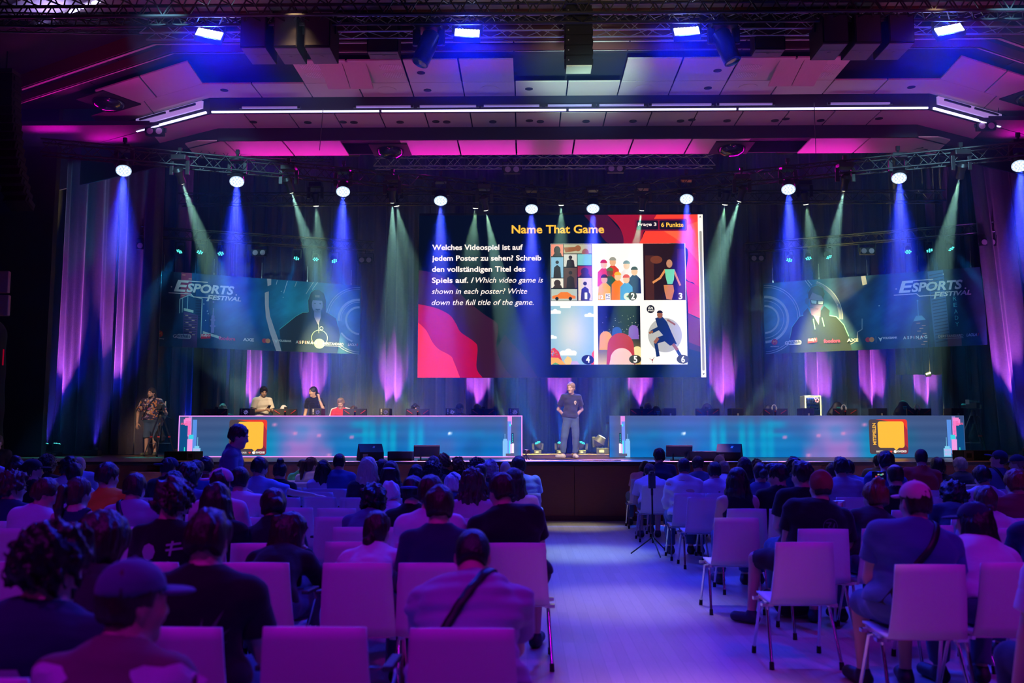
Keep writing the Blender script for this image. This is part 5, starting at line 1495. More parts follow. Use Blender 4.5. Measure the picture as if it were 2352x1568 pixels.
# ---------------------------------------------------------------- desks with LED fronts
def deskf(flip):
 r = np.random.RandomState(4)
 blk = [(r.uniform(0.15, 0.95), r.uniform(0.25, 0.8), r.uniform(0.008, 0.035), r.uniform(0.1, 0.4), r.uniform(0.2, 0.9)) for _ in range(46)]
 def f(u, v):
  if flip: u = 1 - u
  t = np.clip(v * 1.1, 0, 1)[..., None]
  C = np.array([72, 88, 140]) * (1 - t) + np.array([10, 104, 176]) * t
  C = C * np.ones(u.shape + (1,))
  def gl(cx, cy_, rx, ry, col, a=1.0):
   nonlocal C
   g = a * np.exp(-((np.abs(u - cx) / rx) ** 3 + (np.abs(v - cy_) / ry) ** 3))[..., None]
   C = C * (1 - g) + np.array(col) * g
  gl(0.05, 0.5, 0.18, 1.2, (56, 74, 116), 0.75)
  gl(0.19, 0.55, 0.05, 0.25, (20, 96, 130), 0.7)
  gl(0.27, 0.8, 0.03, 0.5, (4, 132, 178), 0.9)
  gl(0.355, 0.75, 0.065, 0.75, (150, 108, 190), 0.95)
  gl(0.38, 0.35, 0.05, 0.28, (124, 130, 200), 0.6)
  gl(0.43, 0.95, 0.025, 0.3, (160, 104, 180), 0.6)
  for x in (0.545, 0.565, 0.60, 0.625, 0.68, 0.705):
   gl(x, 0.62, 0.010, 0.45, (10, 164, 200), 0.75)
  gl(0.53, 0.22, 0.03, 0.10, (10, 150, 190), 0.6)
  gl(0.53, 0.47, 0.035, 0.05, (10, 150, 190), 0.6)
  for cx, cy_, rx, ry, a in blk:
   gl(cx, cy_, rx, ry * 0.5, (12, 130, 190), 0.28 * a)
  gl(0.78, 0.75, 0.03, 0.22, (70, 92, 150), 0.6)
  gl(0.855, 0.80, 0.03, 0.22, (30, 76, 140), 0.5)
  gl(0.79, 0.43, 0.004, 0.035, (236, 250, 255), 1.0)
  gl(0.245, 0.35, 0.004, 0.035, (236, 250, 255), 0.9)
  gl(0.97, 0.5, 0.022, 1.3, (84, 86, 104), 0.85)
  for cx, cy_ in ((0.28, 0.22), (0.41, 0.48), (0.34, 0.43), (0.505, 0.52), (0.44, 0.95)):
   gl(cx, cy_, 0.006, 0.04, (206, 130, 190), 0.8)
  return np.clip(C / 255 + 0.012 * np.sin(v * 220)[..., None], 0, 1)
 return f

def city(S, P, x, mirror, y0=0, word='START'):
 """bright little skyline at the end of a desk front; x = its left, 60 px wide"""
 X = (lambda a: x + (60 - a)) if mirror else (lambda a: x + a)
 def R(a, t, c, bt): return [(X(a), t), (X(c), t), (X(c), bt), (X(a), bt)]
 S.shape('city_tower', [R(2, 22, 18, 90)], (14, 74, 132), P)
 S.shape('city_tower', [R(20, 2, 28, 96)], (150, 130, 214), P)
 S.shape('city_tower', [R(9, 9, 12, 22), R(12, 5, 26, 24), R(19, 24, 27, 50)], (240, 130, 206), P)
 S.shape('city_windows', [R(14 + 3 * k, 14 + 3 * j, 15.6 + 3 * k, 15.6 + 3 * j) for k in range(4) for j in range(11) if j < 4 or k > 1], (230, 60, 150), P)
 S.shape('city_tower', [R(30, 10, 40, 90)], (86, 140, 226), P)
 S.shape('city_tower', [R(22, 46, 33, 58)], (60, 206, 226), P)
 S.shape('city_tower', [R(19, 57, 31, 92)], (232, 150, 226), P)
 S.shape('city_tower', [R(12, 76, 14, 92)], (40, 226, 196), P)
 S.shape('city_tower', [R(33, 78, 50, 98), R(36, 73, 47, 78), R(42.4, 52, 43.4, 74)], (120, 200, 240), P)
 S.shape('city_windows', [R(34 + 3 * k, 80 + 3.2 * j, 36 + 3 * k, 81.6 + 3.2 * j) for k in range(5) for j in range(5)], (226, 150, 226), P)
 if word:
  S.text(word, X(3), 22, -14 if mirror else 14, 4.5, (240, 90, 140), P, 0.03, name='city_lettering')

def small_city(S, P, x, mirror):
 X = (lambda a: x + (40 - a)) if mirror else (lambda a: x + a)
 def R(a, t, c, bt): return [(X(a), t), (X(c), t), (X(c), bt), (X(a), bt)]
 S.shape('city_tower', [R(14, 1, 24, 22)], (226, 140, 226), P)
 S.shape('city_tower', [R(14, 14, 22, 92)], (110, 140, 236), P)
 S.shape('city_tower', [R(18, 20, 22, 26), R(17, 60, 21, 92)], (80, 220, 236), P)
 S.shape('city_sign', [R(23, 42, 28, 64)], (10, 50, 70), P); S.shape('city_sign_lights', [R(24.6, 45 + 5 * k, 26.4, 48 + 5 * k) for k in range(4)], (60, 220, 200), P)
 S.shape('city_tower', [R(20, 68, 28, 90)], (226, 190, 236), P); S.shape('city_tower', [R(24, 67, 28.6, 90)], (250, 236, 246), P)
 S.shape('city_tower', [R(3, 60, 14, 100), R(4.5, 56, 12.5, 60), R(7.6, 44, 8.6, 56)], (130, 190, 246), P)
 S.shape('city_base', [R(10, 91, 29, 97)], (88, 84, 96), P)

def card(S, P, x0, y0, x1, y1, turned):
 """dark rounded card with the yellow speech bubble (left blank)"""
 S.shape('card', [rrect(x0, y0, x1, y1, 6)], (74, 62, 72), P)
 S.shape('card_corner', [[(x0 + 16, y0), (x1 - 5, y0), (x1 - 1.4, y0 + 1.6), (x1, y0 + 6), (x1, y0 + 28), (x1 - 12, y0 + 10)]], (226, 56, 44), P)
 S.shape('card_corner', [[(x1 - 8, y0 + 12), (x1, y0 + 26), (x1, y1 - 12), (x1 - 10, y1 - 22)]], (172, 44, 60), P)
 S.shape('card_corner', [[(x1 - 20, y1 - 12), (x1 - 8, y1 - 24), (x1, y1 - 14), (x1, y1 - 6), (x1 - 1.8, y1 - 1.8), (x1 - 6, y1), (x1 - 16, y1)]], (116, 44, 64), P)
 bx0 = x0 + 20
 S.shape('speech_bubble', [rrect(bx0, y0 + 5, x1 - 8, y1 - 15, 6), [(x1 - 34, y1 - 16), (x1 - 20, y1 - 16), (x1 - 27, y1 - 8.5)]], (252, 186, 62), P)
 if turned:
  S.text('MITSPIELEN', x0 + 16, y1 - 22, 52, 8, (246, 184, 70), P, 0.03, 0.0, math.pi / 2, name='card_lettering')
 S.text('BRETZPOKER', x0 + 15, y1 - 4, 27, 4.2, (214, 206, 206), P, 0.03, name='card_lettering')
 S.shape('card_heart', [circ(x0 + 47.5, y1 - 6.6, 1.5, 10), circ(x0 + 50, y1 - 6.6, 1.5, 10), [(x0 + 46, y1 - 6.2), (x0 + 51.6, y1 - 6.2), (x0 + 48.8, y1 - 3)]], (236, 70, 60), P)
 S.shape('card_badge', [circ(x0 + 58, y1 - 6, 3.6, 14)], (236, 236, 236), P)
 S.text('KWIZKID', x0 + 63, y1 - 4, 21, 4.8, (240, 236, 236), P, 0.04, name='card_lettering')

DESK_Y = 21.0
def make_desk(x0, x1, label, flip):
 zt = at((x0 + x1) / 2, 954, DESK_Y).z
 a, c = at(x0, 1000, DESK_Y), at(x1, 1000, DESK_Y)
 z0 = STAGE_Z + 0.012
 t = empty('led_desk', (a.x, DESK_Y, z0), 0, label, 'desk', 'long desks with LED fronts')
 W, H = c.x - a.x, zt - z0
 wpx = x1 - x0
 S = Sheet((0, 0, 0), (1, 0, 0), (0, 0, 1), W, H, wpx, 100, 1.12)
 b = MB(); b.box((W / 2, 0.06, H / 2), (W, 0.10, H)); b.build('led_wall', M_CAB, t)
 b = MB(); b.box((W / 2, 0.60, H - 0.16), (W - 0.04, 0.95, 0.04)); b.build('table_top', M_BLACK, t)
 b = MB()
 for k in range(5):
  for yy in (0.2, 1.02):
   b.box((0.1 + k * (W - 0.2) / 4, yy, (H - 0.18) / 2), (0.05, 0.05, H - 0.18))
 b.build('table_legs', M_DARK, t)
 S.raster('led_picture', deskf(flip), 190, 40, t)
 return S, t, W, H
DL, TDL, WDL, HDL = make_desk(410, 1200, 'long desk with glowing city front on the left half of the stage', False)
S = DL
city(S, TDL, 2, False)
small_city(S, TDL, 742, False)
card(S, TDL, 117, 10, 204, 95, False)
S.shape('glow_border', [rect(0, 0, 790, 2.6), rect(0, 97.6, 790, 100), rect(0, 0, 2.4, 100), rect(787.4, 0, 790, 100)], (236, 150, 255), TDL)
DR, TDR, WDR, HDR = make_desk(1400, 2216, 'long desk with glowing city front on the right half of the stage', True)
S = DR
city(S, TDR, 756, True, word='START')
small_city(S, TDR, 10, True)
card(S, TDR, 597, 9, 685, 92, True)
# ------------------------------------------------------------------ things on the stage
TT_Y = DESK_Y + 0.12
TT_Z = STAGE_Z + 0.012 + HDL - 0.14          # top of the desk tables
M_RED = mat('red_stripe', (0.55, 0.03, 0.02), 0.5, bump=0.02)
M_PLAS = mat('black_plastic', (0.018, 0.018, 0.020), 0.5, bump=0.08, bscale=80)

def monitor(px, label, headset=False, cam_=True, lean=0.0):
 c = at(px, 945, DESK_Y + 0.55)
 t = empty('gaming_monitor', (c.x, DESK_Y + 0.55, TT_Z), lean, label, 'monitor', 'gaming monitors on the desks')
 W, n = 0.56, 10
 b = MB()
 for i in range(n):                        # curved shell, seen from behind
  x0, x1 = -W / 2 + W * i / n, -W / 2 + W * (i + 1) / n
  y0, y1 = -0.35 * x0 * x0 * 2, -0.35 * x1 * x1 * 2
  y0, y1 = 0.05 - y0 * -1.0, 0.05 - y1 * -1.0
  b.add([(x0, y0 - 0.05, 0.06), (x1, y1 - 0.05, 0.06), (x1, y1, 0.06), (x0, y0, 0.06), (x0, y0 - 0.05, 0.31), (x1, y1 - 0.05, 0.31), (x1, y1, 0.31), (x0, y0, 0.31)],
    [(3, 2, 1, 0), (4, 5, 6, 7), (0, 1, 5, 4), (1, 2, 6, 5), (2, 3, 7, 6), (3, 0, 4, 7)])
 b.build('shell', M_PLAS, t)
 for e in (-1, 1):
  b = MB(); b.bar((0.25 * e, -0.055, 0.275), (0.13 * e, -0.025, 0.195), 0.008, 0.016); b.build('red_accent', M_RED, t)
 b = MB(); b.box((0, -0.03, 0.15), (0.035, 0.03, 0.22)); b.build('stand_stripe', M_RED, t)
 b = MB(); b.box((0, -0.02, 0.12), (0.07, 0.05, 0.24)); b.lathe([(0.14, 0.0), (0.14, 0.012), (0.03, 0.02)], (0, 0.02, 0), 16); b.build('stand', M_PLAS, t)
 if cam_:
  b = MB(); b.box((0, 0.02, 0.335), (0.08, 0.04, 0.05)); b.cyl((0, -0.002, 0.335), (0, -0.012, 0.335), 0.016); b.build('webcam', M_BLACK, t, bevel=0.006)
 if headset:
  h = empty('headset', (c.x - 0.02, DESK_Y + 0.54, TT_Z + 0.31), 0, 'white headset hung over the gaming monitor %s' % headset, 'headset', 'white headsets on the monitors')
  b = MB(); b.tube([(0.05 * math.cos(a), 0, 0.02 + 0.07 * math.sin(a)) for a in np.linspace(0.0, math.pi, 9)], 0.012, 6); b.build('band', M_WHITE, h, True)
  for e in (-1, 1):
   b = MB(); b.ell((0.05 * e, 0, 0.0), (0.022, 0.035, 0.042)); b.build('ear_cup', M_WHITE, h, True)
M_PANE = mat('tower_glass', (0.02, 0.02, 0.03), 0.1, bump=0.01)
def tower(px, label, fan, w_=0.24, y_top=936):
 c = at(px, 945, DESK_Y + 0.5)
 t = empty('computer_tower', (c.x, DESK_Y + 0.5, TT_Z), 0, label, 'computer', 'computer towers on the desks')
 Hh = 0.315
 b = MB(); b.box((0, 0, Hh / 2), (w_, 0.42, Hh)); b.build('case', M_PLAS, t, bevel=0.008)
 if fan:
  b = MB()
  for r in range(9):
   a = 2 * math.pi * r / 9
   b.bar((0.035 + 0.018 * math.cos(a), -0.216, 0.225 + 0.018 * math.sin(a)), (0.035 + 0.058 * math.cos(a + 0.5), -0.216, 0.225 + 0.058 * math.sin(a + 0.5)), 0.018, 0.006)
  b.build('fan_blades', glow('fan_violet', (0.30, 0.26, 0.95), 0.8), t)
  b = MB(); b.lathe([(0.072, -0.003), (0.066, 0.003)], (0.035, -0.213, 0.225), 18, Matrix.Rotation(math.pi / 2, 3, 'X')); b.build('fan_housing', M_BLACK, t)
  b = MB(); b.box((-0.07, -0.212, 0.26), (0.03, 0.006, 0.08)); b.box((-0.07, -0.212, 0.19), (0.02, 0.006, 0.03)); b.box((0.02, -0.212, 0.14), (0.11, 0.006, 0.02)); b.build('rear_ports', mat('port_grey', (0.4, 0.38, 0.36), 0.5, bump=0.02), t)
 else:
  b = MB(); b.box((0, -0.213, Hh * 0.55), (w_ * 0.8, 0.006, Hh * 0.75)); b.box((0.07, -0.217, 0.24), (0.025, 0.006, 0.025)); b.build('rear_plate', M_DARK, t)
  b = MB(); b.box((0.01, -0.22, 0.17), (0.035, 0.01, 0.05)); b.build('plug', mat('plug_grey', (0.4, 0.38, 0.34), 0.5, bump=0.02), t)
o5 = ('leftmost', 'second', 'middle', 'fourth', 'rightmost')
for i, px in enumerate((497, 656, 816, 960, 1110)):
 monitor(px, 'black curved gaming monitor with red stripes on the left desk, %s of five' % o5[i])
for i, px in enumerate((568, 731, 886, 1037, 1180)):
 tower(px, 'black computer tower with violet fan on the left desk, %s of five' % o5[i], True)
for i, px in enumerate((1474, 1624, 1780, 1940, 2109)):
 monitor(px, 'black curved gaming monitor with red stripes on the right desk, %s of five' % o5[i], {2: 'in the middle of the right desk', 3: 'fourth from left on the right desk', 4: 'at the right end of the right desk'}.get(i), i < 2)
for i, px in enumerate((1536, 1689, 1850, 2016, 2190)):
 tower(px, 'plain black computer tower on the right desk, %s of five' % o5[i], False, 0.28)

# gaming chairs behind the right desk
M_GC = mat('chair_leatherette', (0.030, 0.032, 0.034), 0.45, bump=0.15, bscale=60)
M_TEAL = mat('teal_print', (0.05, 0.45, 0.48), 0.5, bump=0.02)
def gaming_chair(px, ytop, Y, rz, label, logo):
 c = at(px, ytop, Y)
 t = empty('gaming_chair', (c.x, Y, STAGE_Z), rz, label, 'gaming chair', 'gaming chairs behind the desks')
 hz = c.z - STAGE_Z
 f = Field((-0.36, -0.2, 0.4), (0.36, 0.2, hz + 0.05), 0.014)
 f.cone((0, 0, 0.62), (0, 0.0, hz - 0.36), 0.25, 0.26, 0.03, ((0, 1, 0), 0.28))
 f.cone((0, 0.0, hz - 0.34), (0, 0.02, hz - 0.13), 0.17, 0.125, 0.06, ((0, 1, 0), 0.40))
 for e in (-1, 1):
  f.cone((0.20 * e, -0.03, 0.60), (0.23 * e, -0.04, hz - 0.34), 0.05, 0.045, 0.04)
 V, Q = f.mesh(); mesh_np('backrest', V, Q, M_GC, t)
 b = MB(); b.box((0, -0.26, 0.48), (0.52, 0.50, 0.11)); b.build('seat', M_GC, t, bevel=0.03)
 for e in (-1, 1):
  b = MB(); b.box((0.32 * e, -0.22, 0.70), (0.08, 0.28, 0.04)); b.bar((0.32 * e, -0.2, 0.45), (0.32 * e, -0.2, 0.69), 0.03, 0.06); b.build('armrest', M_PLAS, t, bevel=0.008)
 b = MB(); b.cyl((0, -0.22, 0.12), (0, -0.22, 0.43), 0.03); b.build('column', M_DARK, t)
 b = MB()
 for k in range(5):
  a = 2 * math.pi * k / 5
  p = Vector((0.30 * math.cos(a), -0.22 + 0.30 * math.sin(a), 0.06))
  b.bar((0, -0.22, 0.11), p + Vector((0, 0, 0.02)), 0.05, 0.03); b.cyl(p + Vector((-0.02, 0, -0.03)), p + Vector((0.02, 0, -0.03)), 0.03)
 b.build('wheel_base', M_PLAS, t)
 if logo:
  b = MB()
  zc = hz - 0.19
  for P in ([(-0.055, 0.05), (0.055, 0.05), (0.035, 0.02), (-0.03, 0.02)], [(-0.05, 0.04), (-0.02, 0.0), (0.0, -0.07), (-0.035, -0.01)], [(0.05, 0.04), (0.022, 0.0), (0.004, -0.07), (0.036, -0.01)], [(-0.014, 0.012), (0.018, 0.012), (0.002, -0.03)]):
   b.add([(x, -0.066, zc + z) for x, z in P], [(0, 1, 2, 3)[:len(P)]])
  b.build('teal_emblem', M_TEAL, t)
gaming_chair(1508, 931, 22.45, 0.45, 'black gaming chair with teal emblem at the left end of the right desk', True)
gaming_chair(1624, 925, 22.55, 0.0, 'black gaming chair behind the second monitor of the right desk', True)
gaming_chair(1766, 928, 22.65, 0.0, 'black gaming chair with teal emblem left of the drinks fridge', True)
gaming_chair(1923, 921, 22.4, 0.0, 'black gaming chair with teal emblem right of the drinks fridge', True)
gaming_chair(2075, 919, 22.4, 0.0, 'black gaming chair with teal emblem at the right end of the right desk', True)
# seats of the seated players on the left
for px, lab in ((512, 'the blond player at the left end'), (652, 'the player with the white cap'), (783, 'the player in the red jacket'), (815, 'the player behind the third monitor'), (953, 'the dark haired player'), (1054, 'the bearded helper'), (1098, 'the player with black headphones')):
 if px in (815, 1054):
  continue
 gaming_chair(px, 948, 22.95, 0.0, 'black gaming chair mostly hidden behind ' + lab, False)

# drinks fridge
c = at(1868, 950, 24.6)
t = empty('drinks_fridge', (c.x, 24.6, STAGE_Z), 0, 'small drinks fridge with glass door full of cans behind the right desk', 'fridge')
FW, FH, FZ = 0.44, 0.55, at(1868, 908, 24.6).z - STAGE_Z
b = MB(); b.box((0, 0.25, FZ - FH - 0.2), (0.5, 0.5, 2 * (FZ - FH - 0.2) if False else 0.02)); b.box((0, 0.2, (FZ - FH) / 2), (0.56, 0.5, FZ - FH)); b.build('pedestal', M_BLACK, t)
b = MB()
b.box((-FW / 2 + 0.02, 0.2, FZ - FH / 2), (0.04, 0.42, FH)); b.box((FW / 2 - 0.02, 0.2, FZ - FH / 2), (0.04, 0.42, FH)); b.box((0, 0.2, FZ - 0.02), (FW - 0.08, 0.42, 0.04)); b.box((0, 0.2, FZ - FH + 0.02), (FW - 0.08, 0.42, 0.04)); b.box((0, 0.40, FZ - FH / 2), (FW - 0.08, 0.02, FH - 0.08))
b.build('cabinet', mat('fridge_grey', (0.30, 0.31, 0.33), 0.4, 0.3, bump=0.03), t, bevel=0.005)
b = MB()
for zz in (0.17, 0.34):
 b.box((0, 0.2, FZ - FH + zz), (FW - 0.09, 0.36, 0.012))
b.build('shelf', mat('shelf_white', (0.75, 0.78, 0.85), 0.4, bump=0.02), t)
b = MB(); b.box((0, 0.1, FZ - 0.045), (FW - 0.1, 0.03, 0.01)); b.build('fridge_light', glow('fridge_light', (0.8, 0.9, 1.0), 3.0), t)
lamp('fridge_lamp', 'AREA', (c.x, 24.66, STAGE_Z + FZ - 0.06), (c.x, 24.8, STAGE_Z + FZ - 0.5), 2.2, (0.85, 0.92, 1.0), size=(0.3, 0.05))
mg = bpy.data.materials.new('fridge_pane'); mg.use_nodes = True
bs = mg.node_tree.nodes['Principled BSDF']; bs.inputs['Base Color'].default_value = (0.95, 0.97, 1, 1); bs.inputs['Roughness'].default_value = 0.03; bs.inputs['Transmission Weight'].default_value = 1.0; bs.inputs['IOR'].default_value = 1.02
b = MB(); b.box((0, -0.015, FZ - FH / 2), (FW - 0.07, 0.008, FH - 0.06)); dr = b.build('glass_door', mg, t)
b = MB()
for P in ([(0.02, 0.22), (0.07, 0.16), (0.12, 0.2), (0.16, 0.15)], [(0.05, 0.13), (0.1, 0.1), (0.15, 0.13), (0.12, 0.08)]):
 for p0, p1 in zip(P[:-1], P[1:]):
  b.bar((p0[0], -0.021, FZ - FH / 2 + p0[1]), (p1[0], -0.021, FZ - FH / 2 + p1[1]), 0.004, 0.014)
b.build('pink_print', mat('pink_print', (0.8, 0.12, 0.4), 0.5, bump=0.02), dr)
can = MB(); can.lathe([(0.020, 0), (0.024, 0.006), (0.024, 0.118), (0.018, 0.126)], (0, 0, 0), 10)
M_CANB, M_CANS = mat('can_blue', (0.02, 0.07, 0.35), 0.3, 0.5, bump=0.02), mat('can_silver', (0.7, 0.72, 0.78), 0.3, 0.6, bump=0.02)
first = None
for row, z in enumerate((0.352, 0.182)):
 for k in range(6):
  x = -0.135 + k * 0.054
  if first is None:
   first = can.build('drink_can', M_CANB, None, True)
   band = MB(); band.lathe([(0.0246, 0.04), (0.0246, 0.085)], (0, 0, 0), 10); band.build('can_band', M_CANS, first, True)
   o = first
  else:
   o = copy_tree(first)
  o.location = (c.x + x, 24.66, STAGE_Z + FZ - FH + z)
  tag(o, 'blue and silver drink can on the %s shelf of the fridge, %s' % (('upper', 'lower')[row], ('at the left end', 'second from left', 'third from left', 'third from right', 'second from right', 'at the right end')[k]), 'can', 'drink cans in the fridge')

# floor lamps on the stage
def floor_head(px, py, Y, w_, target, label, group, col, power, ang, lens, big=False):
 c = at(px, py, Y)
 t = empty('floor_moving_head', (c.x, Y, STAGE_Z), 0, label, 'stage light', group)
 k = w_ / 0.30
 b = MB(); b.box((0, 0, 0.06 * k), (0.24 * k, 0.2 * k, 0.12 * k)); b.build('base', M_HEAD, t, bevel=0.01)
 b = MB(); b.box((-0.02 * k, -0.102 * k, 0.06 * k), (0.09 * k, 0.006, 0.05 * k)); b.build('display', mat('display_grey', (0.3, 0.29, 0.27), 0.4, bump=0.02), t)
 zc = c.z - STAGE_Z
 for e in (-1, 1):
  b = MB(); b.bar((0.14 * k * e, 0, 0.13 * k), (0.16 * k * e, 0, zc), 0.05 * k, 0.08 * k); b.build('yoke_arm', M_HEAD, t, bevel=0.01)
 d = (Vector(target) - c).normalized(); R = look_R(d)
 o0 = Vector((0, 0, zc))
 r = 0.105 * k if not big else 0.075 * k
 b = MB(); b.lathe([(0.07 * k, 0.20 * k), (0.115 * k, 0.12 * k), (r * 1.1, 0.0)], o0, 16, R); hd = b.build('head', M_HEAD, t, True)
 b = MB(); b.lathe([(r, -0.002), (r * 0.7, -0.012), (0.01, -0.016)], o0, 16, R); b.build('lens', lens, hd, True)
 if not big:
  b = MB(); cell_face(b, R, o0, r, ((0, 1), (0.68, 6)), 0.02 * k); b.build('lens_cells', glow('par_cell', (0.10, 0.95, 0.95), 1.6), hd)
 lamp('floor_beam', 'SPOT', c + d * 0.03, c + d, power, col, ang, 0.4, 0.03)
PLATE = glow('par_plate', (0.02, 0.42, 0.48), 0.9)
for px, dx, lab in ((1235, -1.0, 'left of the presenter'), (1287, 0.0, 'behind the leg of the presenter'), (1337, 0.9, 'right of the presenter')):
 c = at(px, 1017, 26.2)
 floor_head(px, 1017, 26.2, 0.26, (c.x + dx * 0.9, 25.4, 3.6), 'turquoise lit moving lamp on the stage floor, ' + lab, 'turquoise floor lamps at the centre', CYA, 2200, 22, PLATE)
for px, dx, lab in ((75, -0.4, 'left'), (103, -0.1, 'middle'), (131, 0.15, 'right')):
 c = at(px, 1020, 22.6)
 floor_head(px, 1020, 22.6, 0.26, (c.x + dx, 23.1, 4.0), 'turquoise lit lamp on the floor at far left, %s of the three' % lab, 'turquoise floor lamps at far left', CYA, 500, 18, PLATE)
LENSW = glow('spot_lens', (0.95, 1.0, 0.80), 5.0)
c = at(1383, 1003, 25.6)
floor_head(1383, 1003, 25.6, 0.44, (c.x + 1.5, 25.4, 4.2), 'large stage floor lamp beside the right desk sending a white beam up', 'large floor lamps', S_COL, 6000, 14, LENSW, True)
lamp('floor_beam', 'SPOT', c + Vector((0, 0, 0.06)), c + Vector((-0.12, -0.1, 2.6)), 2500, S_COL, 6, 0.3, 0.02)
for px, py, dx, lab in ((960, 985, -1.1, 'behind the left desk near its right end'), (640, 985, -2.3, 'behind the left desk near the woman in black'), (1690, 985, 1.6, 'behind the right desk, second computer'), (1168, 985, -0.9, 'behind the right end of the left desk'), (1585, 985, 1.4, 'behind the right desk near its left end')):
 c = at(px, py, 25.4)
 floor_head(px, py, 25.4, 0.40, (c.x + dx, 25.3, 4.0), 'large moving lamp on the stage floor ' + lab, 'large floor lamps', S_COL, 4500, 15, LENSW, True)

# wedge monitors, boxes and laptops at the lip of the stage
def wedge(px, Y, rz, label):
 c = at(px, 1050, Y)
 t = empty('wedge_loudspeaker', (c.x, Y, STAGE_Z), rz, label, 'loudspeaker', 'wedge loudspeakers at the stage lip')
 P = [(-0.20, 0.0), (-0.20, 0.17), (0.02, 0.34), (0.20, 0.05), (0.20, 0.0)]          # (depth, height): low back to the hall
 b = MB(); b.prism(P, lambda p: (-0.24, p[0], p[1]), lambda p: (0.24, p[0], p[1])); b.build('cabinet', M_CAB, t, bevel=0.01)
 b = MB(); b.prism([(0.03, 0.325), (0.19, 0.065), (0.20, 0.07), (0.04, 0.335)], lambda p: (-0.21, p[0], p[1]), lambda p: (0.21, p[0], p[1])); b.build('grille', M_BLACK, t)
 b = MB(); b.box((-0.13, -0.204, 0.09), (0.10, 0.008, 0.09)); b.cyl((-0.15, -0.2, 0.11), (-0.15, -0.22, 0.11), 0.014); b.cyl((-0.11, -0.2, 0.11), (-0.11, -0.22, 0.11), 0.014); b.build('connector_plate', mat('plate_grey', (0.25, 0.25, 0.27), 0.4, 0.3, bump=0.02), t)
 b = MB(); b.add([(0.03, -0.098, 0.254), (0.07, -0.098, 0.254), (0.09, -0.05, 0.292), (0.05, -0.05, 0.292)], [(0, 1, 2, 3)]); b.build('badge', mat('badge_teal', (0.12, 0.16, 0.18), 0.3, 0.3, bump=0.02), t)
wedge(850, 18.4, 0.35, 'black wedge loudspeaker at the stage lip in front of the left desk')
wedge(1676, 18.4, -0.35, 'black wedge loudspeaker at the stage lip in front of the right desk')
def low_box(x0, x1, y0, Y, dp, label, vent_side=0):
 a, c = at(x0, y0, Y), at(x1, y0, Y)
 Hh = a.z - STAGE_Z
 t = empty('low_black_box', ((a.x + c.x) / 2, Y + dp / 2, STAGE_Z), 0, label, 'box', 'low black boxes on the stage')
 W = c.x - a.x
 b = MB(); b.box((0, 0, Hh / 2), (W, dp, Hh)); b.build('case', M_CAB, t, bevel=0.01)
 if vent_side:
  e = vent_side
  xm = e * W * 0.37
  b = MB(); b.box((xm, -dp / 2 - 0.004, Hh * 0.5), (W * 0.24, 0.01, Hh * 0.9)); b.build('end_panel', mat('end_panel_brown', (0.10, 0.075, 0.07), 0.5, bump=0.05), t)
  b = MB(); b.box((xm, -dp / 2 - 0.011, Hh * 0.52), (W * 0.13, 0.008, Hh * 0.42)); b.build('recess', M_HOLE, t)
 else:
  b = MB(); b.box((W * 0.46, -dp / 2 - 0.004, Hh * 0.55), (W * 0.05, 0.01, Hh * 0.7)); b.build('side_slot', M_HOLE, t)
low_box(890, 946, 1036.5, 18.3, 0.4, 'low black box right of the wedge loudspeaker in front of the left desk')
low_box(377, 447, 1036.5, 18.6, 0.5, 'low black box with a recess at the left end of the left desk', 1)
low_box(1583, 1650, 1036, 18.3, 0.4, 'low black box left of the wedge loudspeaker in front of the right desk')
low_box(2213, 2303, 1034, 18.6, 0.5, 'low black box with a recess beside the camera tripod at far right', -1)
def prompter(px, Y, rz, mirror_, label):
 c = at(px, 1050, Y)
 t = empty('prompter_screen', (c.x, Y, STAGE_Z), rz, label, 'screen', 'tilted black screens at the stage lip')
 R = Matrix.Rotation(rad(58), 3, 'X')
 b = MB(); b.box((0, 0, 0.19), (0.52, 0.05, 0.34), Matrix.Rotation(rad(52), 3, 'X')); b.build('panel', M_CAB, t, bevel=0.01)
 b = MB(); b.bar((-0.12, 0.0, 0.0), (-0.12, 0.03, 0.17), 0.03, 0.02); b.bar((0.12, 0.0, 0.0), (0.12, 0.03, 0.17), 0.03, 0.02); b.box((0, 0.0, 0.01), (0.36, 0.22, 0.02)); b.build('stand', M_DARK, t)
prompter(980, 18.5, 0.12, False, 'tilted black screen on a stand right of the low black box at left')
prompter(1560, 18.5, -0.12, True, 'tilted black screen on a stand left of the low black box at right')
# a small camera left standing at the right end of the left desk
c = at(1208, 1050, 18.9)
t = empty('small_camera', (c.x, 18.9, STAGE_Z), 0.4, 'small black and gold camera at the right end of the left desk', 'camera')
b = MB(); b.box((0, 0, 0.17), (0.08, 0.12, 0.09)); b.build('camera_body', M_PLAS, t, bevel=0.008)
b = MB(); b.cyl((0, -0.06, 0.17), (0, -0.14, 0.17), 0.035, 0.04, 14); b.build('camera_lens', mat('brass_lens', (0.35, 0.28, 0.08), 0.35, 0.6, bump=0.02), t, True)
b = MB()
for a in (0.3, 2.4, 4.5):
 b.cyl((0, 0, 0.12), (0.09 * math.cos(a), 0.09 * math.sin(a), 0.0), 0.008)
b.build('mini_tripod', M_DARK, t)
def cable(pts, r, label):
 b = MB(); b.tube([Vector(p) for p in pts], r, 6)
 tag(b.build('floor_cable', M_BLACK, None, True), label, 'cable')
P0 = at(1215, 1055, 18.9)
cable([(P0.x + 0.05 + 0.22 * i, 18.9 - 0.09 * i + 0.05 * math.sin(i), STAGE_Z + 0.012) for i in range(9)], 0.008, 'thin black cable lying on the stage boards before the presenter')

